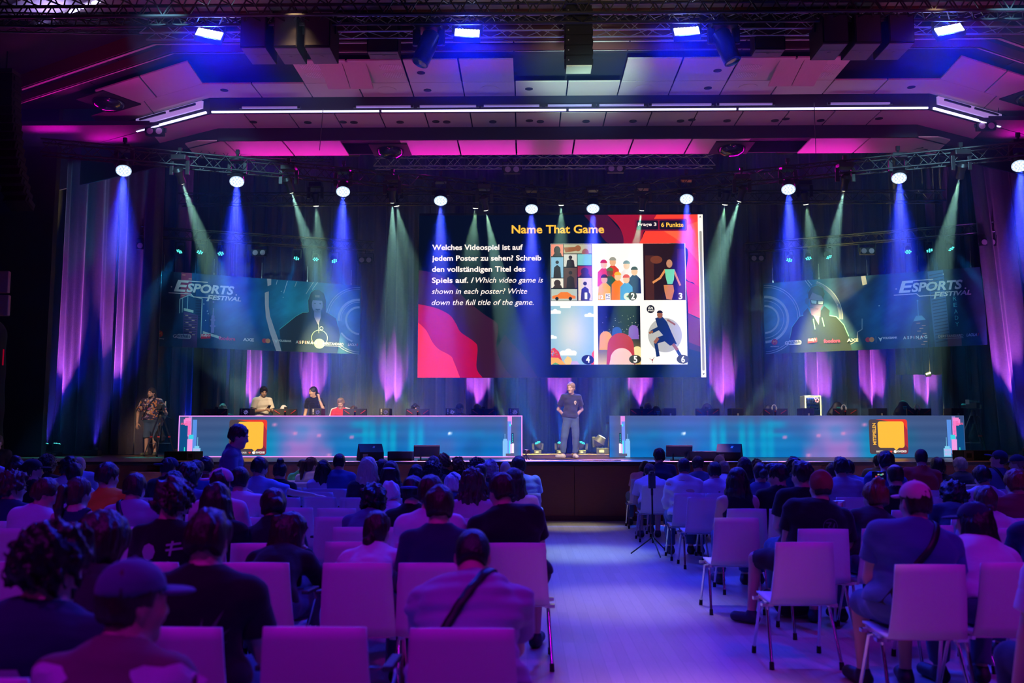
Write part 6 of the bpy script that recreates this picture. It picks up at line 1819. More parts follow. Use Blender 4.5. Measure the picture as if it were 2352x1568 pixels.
# tripods with video cameras
def tripod(c, z0, hz, spread, rz, label, name='camera_tripod', legs_m=M_DARK, bag=False):
 t = empty(name, (c[0], c[1], z0), rz, label, 'tripod')
 for k in range(3):
  a = 2 * math.pi * k / 3 + 0.5
  d = Vector((math.cos(a), math.sin(a), 0))
  b = MB()
  p, q_ = Vector((0, 0, hz)) + d * 0.05, d * spread
  s_ = Vector((-d.y, d.x, 0)) * 0.018
  m1 = p.lerp(q_, 0.52)
  b.cyl(p + s_, m1 + s_, 0.012, n=7); b.cyl(p - s_, m1 - s_, 0.012, n=7); b.cyl(m1 + s_, q_ + Vector((0, 0, 0.03)), 0.011, n=7); b.cyl(m1 - s_, q_ + Vector((0, 0, 0.03)), 0.011, n=7)
  lg = b.build('leg', legs_m if k != 1 else M_STEEL, t, True)
  b = MB(); b.cyl(q_ + Vector((0, 0, 0.04)), q_, 0.02, 0.022); b.build('rubber_foot', M_RUBBER, lg, True)
  b = MB(); b.bar(m1 + s_ * 1.5, m1 - s_ * 1.5, 0.04, 0.035); b.build('leg_clamp', M_RED, lg)
 b = MB(); b.lathe([(0.07, -0.05), (0.075, 0.0), (0.05, 0.04), (0.05, 0.09), (0.03, 0.10)], (0, 0, hz), 16); b.build('fluid_head', M_PLAS, t, True)
 b = MB()
 for k in range(3):
  a = 2 * math.pi * k / 3 + 0.5
  b.cyl((0, 0, hz * 0.32), (spread * 0.66 * math.cos(a), spread * 0.66 * math.sin(a), hz * 0.32), 0.007, n=6)
 b.build('spreader', M_STEEL, t, True)
 b = MB(); b.cyl((0.03, 0.02, hz + 0.04), (0.30, 0.30, hz - 0.10), 0.009, n=6); b.build('pan_handle', M_DARK, t, True)
 if bag:
  f = Field((-0.2, -0.2, 0.2), (0.2, 0.2, 1.0), 0.015)
  f.cone((0.0, 0.0, hz * 0.72), (0, 0, hz * 0.46), 0.05, 0.14, 0.03, ((0, 1, 0), 0.7)); f.ripple(wob(2, 30, 0.008))
  V, Q = f.mesh(); mesh_np('weight_bag', V, Q, M_RUBBER, t)
 return t
def video_camera(c, rz, label):
 t = empty('video_camera', c, rz, label, 'video camera')
 b = MB(); b.box((0, 0, 0.11), (0.13, 0.30, 0.15)); b.build('camera_body', M_PLAS, t, bevel=0.012)
 b = MB(); b.cyl((0, 0.15, 0.11), (0, 0.28, 0.11), 0.05, 0.06, 16); b.build('camera_lens', M_BLACK, t, True)
 b = MB(); b.box((0.0, -0.02, 0.22), (0.03, 0.24, 0.03)); b.box((0, 0.09, 0.2), (0.03, 0.03, 0.06)); b.build('top_handle', M_PLAS, t, bevel=0.006)
 b = MB(); b.box((-0.12, 0.05, 0.2), (0.02, 0.10, 0.11)); b.build('flip_screen', mat('pale_screen', (0.45, 0.48, 0.46), 0.3, bump=0.01), t)
 b = MB(); b.box((0.07, -0.14, 0.08), (0.05, 0.08, 0.10)); b.build('battery', mat('battery_grey', (0.35, 0.34, 0.3), 0.5, bump=0.02), t)
 return t
c = at(367, 1000, 22.4)
ZT = at(367, 954, 22.4).z
tripod((c.x, 22.4), STAGE_Z, ZT - STAGE_Z, 0.42, 0.3, 'black video tripod with red clamps standing before the man in the patterned shirt', bag=True)
video_camera((c.x, 22.4, ZT + 0.09), math.pi + 0.2, 'video camera with pale flip-out screen on the tripod at left')
c = at(2238, 1000, 22.6)
ZT = at(2236, 950, 22.6).z
tripod((c.x, 22.6), STAGE_Z, ZT - STAGE_Z, 0.46, 0.0, 'black video tripod with a weight bag at the right end of the right desk', bag=True)
video_camera((c.x, 22.6, ZT + 0.09), 0.5, 'video camera with white battery on the tripod at right')
# black light hanging on the short curtain at right
c = at(2136, 858, 24.2)
t = empty('side_lamp', c, 0, 'small chrome-edged black lamp on a rod below the right end of the right banner', 'stage light')
b = MB(); b.lathe([(0.05, 0.12), (0.07, 0.0)], (0, 0, 0), 14, Matrix.Rotation(-1.9, 3, 'Y')); b.build('lamp_body', M_STEEL, t, True)
b = MB(); b.cyl((0, 0, 0.05), (0, 0, 0.9), 0.012); b.build('rod', M_DARK, t)
# ------------------------------------------------------------------ the hall's chairs
M_SHELL = mat('chair_white_shell', (0.74, 0.72, 0.74), 0.38, bump=0.03, bscale=6, var=0.03)
def make_chair(arm=False):
 """stacking chair: origin on the floor under the middle of the seat, facing +y"""
 t = empty('hall_chair', (0, 0, 0))
 nx, nz = 9, 9
 V = []
 for lay in (0, 1):
  for j in range(nz):
   s = j / (nz - 1)
   z = 0.432 + 0.420 * s
   wd = 0.222 + (0.194 - 0.222) * s ** 0.8
   y = -0.205 - 0.075 * s - 0.012 * math.sin(s * math.pi)
   for i in range(nx):
    u = -1 + 2 * i / (nx - 1)
    V.append((wd * u, y - 0.016 * (1 - u * u) - lay * 0.013, z - (0.004 * u * u if j == nz - 1 else 0)))
 Fq = []
 n = nx * nz
 for j in range(nz - 1):
  for i in range(nx - 1):
   a = j * nx + i
   Fq.append((a, a + 1, a + nx + 1, a + nx)); Fq.append((n + a + nx, n + a + nx + 1, n + a + 1, n + a))
 for i in range(nx - 1):
  Fq.append((i + 1, i, n + i, n + i + 1)); k = (nz - 1) * nx + i; Fq.append((k, k + 1, n + k + 1, n + k))
 for j in range(nz - 1):
  a = j * nx; Fq.append((a, a + nx, n + a + nx, n + a)); a = j * nx + nx - 1; Fq.append((a + nx, a, n + a, n + a + nx))
 mesh_np('backrest', np.array(V), np.array(Fq), M_SHELL, t)
 V = []
 ny = 9
 for lay in (0, 1):
  for j in range(ny):
   s = j / (ny - 1)
   y = -0.205 + 0.425 * s
   z = 0.432 + 0.012 * s - 0.03 * max(0, s - 0.8) ** 1.0 - 0.008 * math.sin(s * math.pi)
   wd = 0.222 - 0.012 * s
   for i in range(nx):
    u = -1 + 2 * i / (nx - 1)
    V.append((wd * u, y, z + 0.006 * u * u - lay * 0.013))
 mesh_np('seat', np.array(V), np.array([f[::-1] for f in Fq]), M_SHELL, t)
 for e in (-1, 1):
  b = MB(); b.bar((0.20 * e, -0.17, 0.408), (0.20 * e, 0.17, 0.416), 0.02, 0.02); b.box((0.235 * e, -0.12, 0.405), (0.05, 0.05, 0.022)); b.box((0.235 * e, 0.12, 0.41), (0.05, 0.04, 0.022)); b.build('side_rail', M_CHROME, t)
  for yy, nm in ((0.235, 1), (-0.255, -1)):
   b = MB(); b.tube([(0.20 * e, 0.06 * nm, 0.40), (0.215 * e, 0.10 * nm, 0.385), (0.235 * e, yy, 0.03)], 0.0115, 9)
   lg = b.build('leg', M_CHROME, t, True)
   b = MB(); b.cyl((0.234 * e, yy * 0.975, 0.05), (0.2355 * e, yy * 1.005, 0.0), 0.0155, 0.017, 9); b.build('rubber_foot', M_RUBBER, lg, True)
  if arm:
   b = MB(); b.tube([(0.215 * e, 0.10, 0.41), (0.25 * e, 0.14, 0.58), (0.25 * e, 0.08, 0.645)], 0.010, 8); b.build('arm_tube', M_CHROME, t, True)
   b = MB(); b.bar((0.25 * e, 0.16, 0.640), (0.25 * e, -0.12, 0.655), 0.045, 0.022); b.build('armrest', M_PLAS, t, bevel=0.006)
 b = MB(); b.cyl((-0.2, -0.1, 0.402), (0.2, -0.1, 0.402), 0.009); b.cyl((-0.2, 0.1, 0.406), (0.2, 0.1, 0.406), 0.009); b.build('cross_tube', M_CHROME, t, True)
 return t
CH_PLAIN, CH_ARM = make_chair(False), make_chair(True)
_used = set()
def put_chair(x, y, label, arm=False, rz=0.0):
 src = CH_ARM if arm else CH_PLAIN
 if src.name in _used:
  o = copy_tree(src)
 else:
  o = src
  _used.add(src.name)
 o.location = (x, y, 0)
 o.rotation_euler = (0, 0, rz)
 return tag(o, label, 'chair', 'white hall chairs in rows')
def chair_px(px, pytop, label, arm=False, rz=0.0):
 """an empty chair whose backrest top appears at (px, pytop)"""
 p = atz(px, pytop, 0.852)
 return put_chair(p.x, p.y + 0.295, label, arm, rz)
# ------------------------------------------------------------------ people
SKIN = {'fair': (0.62, 0.40, 0.30), 'tan': (0.50, 0.30, 0.20), 'brown': (0.22, 0.11, 0.065)}
HAIR = {'black': (0.012, 0.010, 0.010), 'dark': (0.030, 0.018, 0.012), 'brown': (0.075, 0.040, 0.022), 'fair': (0.30, 0.20, 0.11),
  'blond': (0.62, 0.50, 0.34), 'grey': (0.30, 0.29, 0.28), 'red': (0.22, 0.05, 0.02), 'white': (0.7, 0.7, 0.72)}
CLOTH = {'black': (0.010, 0.010, 0.013), 'navy': (0.018, 0.028, 0.075), 'white': (0.72, 0.70, 0.72), 'grey': (0.22, 0.22, 0.25), 'lav': (0.66, 0.62, 0.70),
   'blue': (0.05, 0.10, 0.28), 'slate': (0.09, 0.13, 0.22), 'denim': (0.07, 0.12, 0.22), 'orange': (0.95, 0.36, 0.02), 'green': (0.06, 0.45, 0.10),
   'red': (0.55, 0.04, 0.03), 'maroon': (0.22, 0.02, 0.05), 'pink': (0.72, 0.36, 0.48), 'beige': (0.55, 0.46, 0.36), 'dark': (0.03, 0.028, 0.035),
   'rust': (0.34, 0.07, 0.05), 'olive': (0.10, 0.11, 0.06), 'ltblue': (0.30, 0.38, 0.62), 'charcoal': (0.035, 0.04, 0.05), 'dusk': (0.36, 0.32, 0.44), 'khaki': (0.17, 0.12, 0.11), 'cream': (0.70, 0.66, 0.56)}

def m_skin(k): return mat('skin_' + k, SKIN[k], 0.5, bump=0.06, bscale=120, var=0.06, vscale=14, spec=0.4)
def m_hair(k): return mat('hair_' + k, HAIR[k], 0.42, bump=0.7, bscale=60, var=0.35, vscale=40, stretch=(1.6, 1.6, 0.35), spec=0.5)
def m_cloth(k): return mat('cloth_' + k, CLOTH[k], 0.85, bump=0.55, bscale=11, var=0.10, vscale=5, stretch=(0.8, 1, 2.0), spec=0.25, sheen=0.15)

_hands = {}
def hand_geo(curl, side):
 """a hand: wrist at the origin, fingers along +y, back of the hand up; side +1 = right"""
 key = (round(curl, 1), side)
 if key in _hands:
  return _hands[key]
 f = Field((-0.07, -0.05, -0.13), (0.07, 0.21, 0.05), 0.0042)
 f.cone((0, -0.03, 0), (0, 0.01, 0), 0.026, 0.027, 0.01, ((0, 0, 1), 0.75))
 f.cone((0, 0.02, 0), (0.0, 0.075, 0.0), 0.034, 0.040, 0.012, ((0, 0, 1), 0.40))
 for i, (x, ln) in enumerate([(-0.030, 0.072), (-0.010, 0.082), (0.011, 0.076), (0.030, 0.060)]):
  p = np.array((x * side, 0.088 - 0.004 * abs(i - 1), 0.003))
  ang = curl * 0.35
  sp = math.radians((i - 1.4) * 4.5) * side
  r = 0.0088 if i < 3 else 0.0078
  for j, part in enumerate((0.46, 0.30, 0.24)):
   d = np.array((math.sin(sp) * math.cos(ang), math.cos(sp) * math.cos(ang), -math.sin(ang)))
   q = p + d * ln * part
   f.cone(p, q, r, r * 0.92, 0.004)
   p, r = q, r * 0.92
   ang += curl * (0.95 if j == 0 else 0.7) + 0.12
 p = np.array((-0.028 * side, 0.022, -0.004))
 d = np.array((-0.75 * side, 0.62, -0.25 - 0.25 * curl))
 for ln, r in ((0.040, 0.0125), (0.030, 0.0105), (0.024, 0.009)):
  d = d / np.linalg.norm(d)
  q = p + d * ln
  f.cone(p, q, r, r * 0.9, 0.006)
  p = q
  d = d + np.array((0.32 * side, 0.2, -0.28 * curl))
 _hands[key] = f.mesh()
 return _hands[key]

class Head:
 """head frame: x right, y forward, z up; local points in metres for a 0.23 m head"""
 def __init__(s, c, R, k=1.0):
  s.c, s.R, s.k = np.array(c, float), np.array(R), k

 def p(s, x, y, z):
  return s.c + s.R @ (np.array((x, y, z)) * s.k)

 def ell(s, f, c, r, k=0.02, op='add', noise=None):
  f.ell(s.p(*c), [q * s.k for q in r], s.R, k, op, noise)

 def cone(s, f, a, b, ra, rb, k=0.01, q=None, op='add'):
  f.cone(s.p(*a), s.p(*b), ra * s.k, rb * s.k, k, q, op)

 def skull(s, f, g=0.0, jaw=True):
  s.ell(f, (0, -0.012, 0.030), (0.074 + g, 0.095 + g, 0.090 + g), 0.02)
  if jaw:
   s.ell(f, (0, 0.026, -0.040), (0.056 + g, 0.066 + g, 0.076 + g), 0.05)

 def face(s, f, male=True, beard=0.0):
  s.skull(f)
  s.ell(f, (0, 0.066, -0.098), (0.026, 0.024, 0.020), 0.03)
  for e in (-1, 1):
   s.ell(f, (0.033 * e, 0.098, 0.008), (0.019, 0.016, 0.013), 0.012, 'sub')
   s.ell(f, (0.031 * e, 0.074, 0.006), (0.0135, 0.0135, 0.0125), 0.004)
   s.ell(f, (0.036 * e, 0.064, -0.030), (0.024, 0.022, 0.022), 0.02)
   s.cone(f, (0.016 * e, 0.084, 0.026), (0.046 * e, 0.072, 0.027), 0.009, 0.008, 0.012)
   s.ell(f, (0.076 * e, -0.008, -0.004), (0.010, 0.019, 0.031), 0.008)
   s.ell(f, (0.083 * e, 0.0, 0.0), (0.006, 0.010, 0.016), 0.006, 'sub')
  s.cone(f, (0, 0.084, 0.016), (0, 0.105, -0.024), 0.009, 0.013, 0.014)
  s.ell(f, (-0.012, 0.094, -0.028), (0.010, 0.010, 0.008), 0.006)
  s.ell(f, (0.012, 0.094, -0.028), (0.010, 0.010, 0.008), 0.006)
  s.cone(f, (-0.020, 0.078, -0.058), (0.020, 0.078, -0.058), 0.007, 0.007, 0.006)
  s.cone(f, (-0.016, 0.076, -0.069), (0.016, 0.076, -0.069), 0.008, 0.008, 0.006)
  s.cone(f, (-0.022, 0.089, -0.0635), (0.022, 0.089, -0.0635), 0.0025, 0.0025, 0.004, None, 'sub')

def hair_field(H, style, h, seed, vol):
 """hair of one head as a field, or None"""
 k = H.k
 lo, hi = H.c - 0.22 * k, H.c + 0.22 * k
 long_ = style in ('long', 'wavy', 'pony', 'halfbun', 'lowpony', 'hatlong')
 if long_:
  lo = lo - np.array((0.08, 0.1, 0.36))
  hi = hi + np.array((0.08, 0.05, 0))
 if style == 'afro':
  lo, hi = lo - 0.06, hi + 0.06
 f = Field(lo, hi, h)
 r = np.random.RandomState(seed)
 g = {'buzz': 0.006, 'balding': 0.006, 'short': 0.017, 'quiff': 0.020, 'curly': 0.038, 'afro': 0.065, 'bob': 0.030, 'long': 0.022, 'wavy': 0.030,
   'pony': 0.015, 'bun': 0.016, 'topbun': 0.016, 'halfbun': 0.02, 'lowpony': 0.016, 'hat': 0.010, 'hatlong': 0.012, 'mop': 0.034}[style] + vol
 H.ell(f, (0, -0.018, 0.034), (0.074 + g, 0.093 + g, 0.090 + g), 0.0)
 H.ell(f, (0, -0.045, -0.03), (0.064 + g * 0.8, 0.06 + g * 0.8, 0.08 + g * 0.6), 0.03)
 if style in ('quiff', 'mop', 'curly'):
  H.ell(f, (0.0, 0.045, 0.115), (0.058, 0.05, 0.028 + g * 0.3), 0.03)
 if style in ('bob', 'afro', 'mop'):
  H.ell(f, (0, -0.03, -0.04), (0.088 + g * 0.4, 0.075 + g * 0.5, 0.085), 0.03)
 # hair line: face opening, ears, nape
 fw = {'bob': 0.058, 'long': 0.056, 'wavy': 0.056, 'afro': 0.064}.get(style, 0.074)
 H.ell(f, (0, 0.125, -0.045), (fw, 0.085, 0.125), 0.012, 'sub')
 if style in ('short', 'quiff', 'buzz', 'curly', 'pony', 'bun', 'topbun', 'hat', 'lowpony', 'balding'):
  for e in (-1, 1):
   H.ell(f, (0.095 * e, 0.005, -0.055), (0.045, 0.042, 0.060), 0.012, 'sub')
   H.ell(f, (0.085 * e, 0.075, -0.03), (0.045, 0.05, 0.060), 0.012, 'sub')
 nape = {'curly': -0.085, 'mop': -0.10, 'bob': -0.115, 'afro': -0.11}.get(style, -0.078)
 if not long_:
  f.half(H.p(0, 0, nape), H.R @ np.array((0, -0.35, -1)), 0.012)
 if style == 'balding':
  H.ell(f, (0, 0.01, 0.13), (0.066, 0.10, 0.085), 0.012, 'sub')
 down = np.array((0, 0, -1.0))
 if style in ('long', 'wavy', 'halfbun', 'hatlong'):
  L = 0.27 if style != 'halfbun' else 0.24
  for i in range(9):
   a = math.radians(-118 + i * 29.5)
   p0 = H.p(math.sin(a) * (0.070 + g * 0.4), -0.02 - math.cos(a) * (0.070 + g * 0.3), 0.0)
   p1 = p0 + down * 0.13 + H.R @ np.array((math.sin(a) * 0.018, -math.cos(a) * 0.02, 0))
   p2 = p0 + down * (L + 0.05 * r.rand()) + H.R @ np.array((math.sin(a) * 0.045, -math.cos(a) * 0.045 + 0.0, 0))
   f.cone(p0, p1, 0.034, 0.036, 0.03)
   f.cone(p1, p2, 0.036, 0.022, 0.03)
 if style == 'pony':
  p0 = H.p(0, -0.115, 0.045)
  p1 = p0 + H.R @ np.array((-0.02, -0.055, -0.02))
  p2 = p1 + down * 0.15 + np.array((-0.02, -0.005, 0))
  p3 = p2 + down * 0.15
  f.cone(p0, p1, 0.018, 0.030, 0.01).cone(p1, p2, 0.033, 0.036, 0.02).cone(p2, p3, 0.036, 0.012, 0.02)
 if style == 'lowpony':
  p0 = H.p(0, -0.110, -0.045)
  p1 = p0 + H.R @ np.array((0, -0.03, -0.02))
  p2 = p1 + down * 0.11
  p3 = p2 + down * 0.14
  f.cone(p0, p1, 0.020, 0.030, 0.01).cone(p1, p2, 0.033, 0.034, 0.02).cone(p2, p3, 0.034, 0.012, 0.02)
 if style == 'bun':
  H.ell(f, (0.01, -0.135, -0.005), (0.055, 0.042, 0.055), 0.012)
 if style == 'topbun':
  H.ell(f, (0.01, -0.05, 0.145), (0.05, 0.05, 0.042), 0.012)
 if style == 'halfbun':
  H.ell(f, (-0.03, -0.125, 0.05), (0.035, 0.03, 0.035), 0.012)
 fq, am = {'curly': (75, 0.013), 'afro': (95, 0.015), 'wavy': (60, 0.010), 'mop': (60, 0.012), 'buzz': (90, 0.001), 'balding': (90, 0.001)}.get(style, (75, 0.0045))
 sq = (1, 1, 1) if style in ('curly', 'afro', 'mop') else (1.2, 1.2, 0.35)
 f.ripple(wob(seed, fq, am, sq), 0.06)
 f.ripple(wob(seed + 5, fq * 2.2, am * 0.5, sq), 0.06)
 return f

def cap_parts(H, h, kind, yaw, material, parent, parts):
 """cap or beanie on a head; the peak is a part of its own"""
 R2 = np.array(H.R) @ Rxyz(0, 0, yaw)
 C = Head(H.c, R2, H.k)
 f = Field(H.c - 0.2, H.c + 0.2, h)
 if kind == 'beanie':
  C.ell(f, (0, -0.022, 0.045), (0.090, 0.108, 0.105), 0.0)
  f.ripple(wob(3, 55, 0.006, (1, 1, 0.6)))
  f.half(C.p(0, 0, -0.012), C.R @ np.array((0, 0.45, -1)), 0.01)
 else:
  C.ell(f, (0, -0.014, 0.048), (0.090, 0.106, 0.094), 0.0)
  f.half(C.p(0, 0, 0.040), C.R @ np.array((0, 0.12, -1)), 0.008)
 V, Q = f.mesh()
 cap = mesh_np(kind, V, Q, material, parent)
 if kind == 'cap':
  g = Field(H.c - 0.28, H.c + 0.28, h * 0.7)
  C.ell(g, (0, 0.108, 0.040), (0.078, 0.085, 0.014), 0.0)
  C.ell(g, (0, 0.10, 0.018), (0.066, 0.075, 0.018), 0.004, 'sub')
  C.ell(g, (0, -0.014, 0.05), (0.086, 0.102, 0.09), 0.002, 'sub')
  V, Q = g.mesh()
  mesh_np('cap_peak', V, Q, material, cap)
  b = MB()
  b.ell(C.p(0, -0.014, 0.142), (0.009, 0.009, 0.006))
  b.build('cap_button', material, cap, True)
 return cap

def nrm(v):
 v = np.array(v, float)
 return v / max(1e-9, np.linalg.norm(v))

def figure(J, root, o):
 """builds one person's body, hair and clothes from joints J and options o, under the empty root"""
 h = o.get('h', 0.014)
 bw = o.get('bw', 1.0)
 sk = m_skin(o.get('skin', 'fair'))
 seed = o.get('seed', 1)
 H = J['H']
 hip, mid, c7 = J['hip'], J['mid'], J['c7']
 tx = J['side']                       # unit vector to the figure's right
 pts = [np.array(p) for key, p in J.items() if isinstance(p, np.ndarray) and p.shape == (3,) and key not in ('side', 'up', 'fwd')]
 P = np.stack(pts + [H.c])
 lo, hi = P.min(0) - 0.24, P.max(0) + 0.24
 lo[2] = max(lo[2], -0.03)

 def torso(f, g, k=0.05, hips=True):
  up = nrm(c7 - mid)
  up0 = nrm(mid - hip)
  fw = nrm(np.cross(J['upv'], tx)) if 'upv' in J else nrm(np.cross(up, tx))
  R = np.stack([tx, nrm(np.cross(up, tx)), up], 1)
  R0 = np.stack([tx, nrm(np.cross(up0, tx)), up0], 1)
  if hips:
   f.ell(hip + up0 * 0.00, (0.168 * bw + g, 0.118 * bw + g, 0.115 + g * 0.5), R0, k)
  f.ell(hip + (mid - hip) * 0.62, (0.150 * bw + g, 0.108 * bw + g, 0.155 + g), R0, k)
  f.ell(mid + (c7 - mid) * 0.42, (0.165 * bw + g, 0.108 * bw + g, 0.19 + g), R, k)
  sl, sr = J['sl'], J['sr']
  b = c7 - up * 0.035
  f.cone(sl * 0.9 + b * 0.1, b, 0.060 + g * 0.9, 0.066 + g, 0.04, (R[:, 1], 0.9))
  f.cone(sr * 0.9 + b * 0.1, b, 0.060 + g * 0.9, 0.066 + g, 0.04, (R[:, 1], 0.9))
  f.cone(b, c7 + up * 0.012, 0.070 + g, 0.060 + g, 0.03)
  return R

 # ---- body
 f = Field(lo, hi, h)
 R = torso(f, 0.0)
 f.cone(c7 - nrm(c7 - mid) * 0.02, H.p(0, -0.018, -0.055), 0.060, 0.054 * (0.94 + 0.06 * bw), 0.03)
 for s in ('l', 'r'):
  f.cone(J['s' + s], J['e' + s], 0.052 * (0.6 + 0.4 * bw), 0.041, 0.03)
  f.cone(J['e' + s], J['w' + s], 0.042, 0.028, 0.01)
  f.cone(J['h' + s], J['k' + s], 0.083 * (0.5 + 0.5 * bw), 0.058, 0.04)
  f.cone(J['k' + s], J['a' + s], 0.056, 0.036, 0.02)
  f.ell(J['k' + s] + (J['a' + s] - J['k' + s]) * 0.3 - J['fwd'] * 0.018, (0.042, 0.042, 0.090), None, 0.015)
  f.cone(J['a' + s], J['a' + s] + np.array((0, 0, -0.045)), 0.036, 0.036, 0.01)
  f.cone(J['a' + s] + np.array((0, 0, -0.05)), J['t' + s], 0.036, 0.032, 0.02)
 H.face(f)
 V, Q = f.mesh()
 Vs, Qs = [V], [Q]
 n = len(V)
 for s, sg in (('l', -1), ('r', 1)):
  if o.get('nohands'):
   break
  d = nrm(J.get('hd' + s, J['w' + s] - J['e' + s]))
  z = np.array(J.get('hn' + s, (0.25 * sg, 0.0, 1.0)), float)
  z = nrm(z - d * (z @ d))
  x = np.cross(d, z)
  hv, hq = hand_geo(o.get('curl' + s, 0.45), sg)
  Vs.append(J['w' + s] + d * 0.012 + hv @ np.stack([x, d, z], 0) * o.get('hk', 1.0))
  Qs.append(hq + n)
  n += len(hv)
 body = mesh_np('body', np.concatenate(Vs), np.concatenate(Qs), sk, root)

 # ---- shirt
 top = o.get('top', 'black')
 style = o.get('cut', 'tee')
 if top:
  g = Field(lo, hi, h)
  gi = 0.013 if style != 'tank' else 0.009
  sleeve = []
  torso(g, gi)
  u0 = nrm(mid - hip)
  g.ell(hip + u0 * 0.02, (0.172 * bw + 0.026, 0.122 * bw + 0.026, 0.13), np.stack([tx, nrm(np.cross(u0, tx)), u0], 1), 0.04)
  g.half(hip - u0 * o.get('hem', 0.01), -u0, 0.004)
  if style == 'hoodie':
   g.ell(c7 + R[:, 1] * -0.045 + R[:, 2] * 0.005, (0.10, 0.055, 0.060), R, 0.03)
  fr = {'tee': 0.62, 'long': 1.0, 'hoodie': 1.0, 'tank': 0.0, 'polo': 0.60, 'shirt': 0.72}[style]
  for s in ('l', 'r'):
   a, b, w = J['s' + s], J['e' + s], J['w' + s]
   rr = 0.052 * (0.6 + 0.4 * bw) + gi
   if 0 < fr < 1:
    q = Field(np.minimum(a, b) - 0.16, np.maximum(a, b) + 0.16, h)
    d = nrm(b - a)
    e = a + (b - a) * fr
    q.cone(a, e, rr + 0.004, rr + 0.012, 0.035)
    q.half(e, d, 0.004)
    V0, Q0 = q.mesh()
    sleeve.append((V0, Q0))
    g.cone(a, a + (b - a) * fr * 0.35, rr + 0.004, rr + 0.006, 0.045)
   elif fr == 1.0:
    g.cone(a, b, rr, 0.053, 0.035)
    g.cone(b, b + (w - b) * 0.9, 0.053, 0.039, 0.015)
  fold = wob(seed, 17, o.get('fold', 0.0045), (0.7, 1, 2.2))
  g.ripple(fold)
  g.ripple(wob(seed + 3, 38, 0.0016, (0.8, 1, 1.5)))
  if style in ('polo', 'shirt'):
   g.cone(c7 + R[:, 2] * 0.0, c7 + R[:, 2] * 0.035 + R[:, 1] * 0.008, 0.078, 0.070, 0.012)
  nk = 0.060 if style != 'tank' else 0.085
  g.cone(c7 + R[:, 2] * 0.020 + R[:, 1] * 0.01, H.p(0, 0.0, -0.02), nk + 0.004, nk + 0.02, 0.008, None, 'sub')
  if style == 'tank':
   for s in ('sl', 'sr'):
    g.ell(J[s] + (J[s] - c7) * 0.12, (0.085, 0.16, 0.11), R, 0.01, 'sub')
  V, Q = g.mesh()
  for V0, Q0 in sleeve:
   Q = np.concatenate([Q, Q0 + len(V)])
   V = np.concatenate([V, V0])
  nm = {'tee': 't_shirt', 'long': 'long_sleeved_top', 'hoodie': 'hoodie', 'tank': 'tank_top', 'polo': 'polo_shirt', 'shirt': 'shirt'}[style]
  sh = mesh_np(nm, V, Q, o.get('top_mat') or m_cloth(top), root)
  J['shirt'] = sh
 # ---- trousers
 leg = o.get('legs', 'denim')
 g = Field(lo, hi, h)
 up0 = nrm(mid - hip)
 R0 = np.stack([tx, nrm(np.cross(up0, tx)), up0], 1)
 g.ell(hip, (0.172 * bw + 0.012, 0.122 * bw + 0.012, 0.118), R0, 0.03)
 for s in ('l', 'r'):
  th = 0.083 * (0.5 + 0.5 * bw)
  g.cone(J['h' + s], J['k' + s], th + 0.016, 0.080, 0.05)
  if not o.get('shorts'):
   g.cone(J['k' + s], J['a' + s] + np.array((0, 0, 0.0)), 0.078, 0.060, 0.02)
   g.cone(J['a' + s] + np.array((0, 0, -0.05)), J['a' + s] + np.array((0, 0, -0.12)), 0.10, 0.10, 0.004, None, 'sub')
  else:
   d = nrm(J['k' + s] - J['h' + s]) if J.get('sit') else np.array((0, 0, -1.0))
   e = J['k' + s] + d * (-0.02 if J.get('sit') else 0.03)
   g.cone(e - d * 0.10, e, 0.078, 0.082, 0.02)
   g.cone(e + d * 0.075, e + d * 0.16, 0.115, 0.115, 0.004, None, 'sub')
 g.ripple(wob(seed + 9, 22, 0.004, (1, 1, 1)))
 V, Q = g.mesh()
 mesh_np('shorts' if o.get('shorts') else 'trousers', V, Q, m_cloth(leg), root)
 # ---- shoes
 for s in ('l', 'r'):
  a, t = J['a' + s], J['t' + s]
  g = Field(np.minimum(a, t) - 0.14, np.maximum(a, t) + 0.14, min(h, 0.010))
  hz = np.array((a[0], a[1], a[2] - 0.05))
  d = nrm(t - hz)
  g.cone(hz - d * 0.03, t + d * 0.02, 0.046, 0.042, 0.01)
  g.cone(a + np.array((0, 0, -0.01)), hz, 0.044, 0.048, 0.02)
  base = J.get('sole' + s, a[2] - 0.09)
  g.half((0, 0, base), (0, 0, -1), 0.004)
  V, Q = g.mesh()
  mesh_np('shoe', V, Q, mat('shoe_' + o.get('shoes', 'dark'), CLOTH[o.get('shoes', 'dark')], 0.6, bump=0.2, bscale=70), root)
 # ---- hair and headwear
 hs = o.get('hair', 'short')
 if hs and hs != 'bald':
  hf = hair_field(H, hs, min(h, 0.011), seed, o.get('vol', 0.0))
  V, Q = hf.mesh()
  mesh_np('hair', V, Q, m_hair(o.get('hcol', 'dark')), root)
 if o.get('hat'):
  cap_parts(H, min(h, 0.010), o['hat'], o.get('hatyaw', 0), m_cloth(o.get('hatcol', 'navy')), root, None)
 if o.get('glasses'):
  b = MB()
  for e in (-1, 1):
   ring = [H.p(0.033 * e + 0.023 * math.cos(t), 0.100, 0.006 + 0.017 * math.sin(t)) for t in np.linspace(0, 2 * math.pi, 11)]
   b.tube(ring, 0.0022, 5)
   b.cyl(H.p(0.056 * e, 0.098, 0.010), H.p(0.084 * e, 0.0, 0.008), 0.0022, n=5)
  b.cyl(H.p(-0.01, 0.102, 0.008), H.p(0.01, 0.102, 0.008), 0.0022, n=5)
  b.build('glasses', M_BLACK, root)
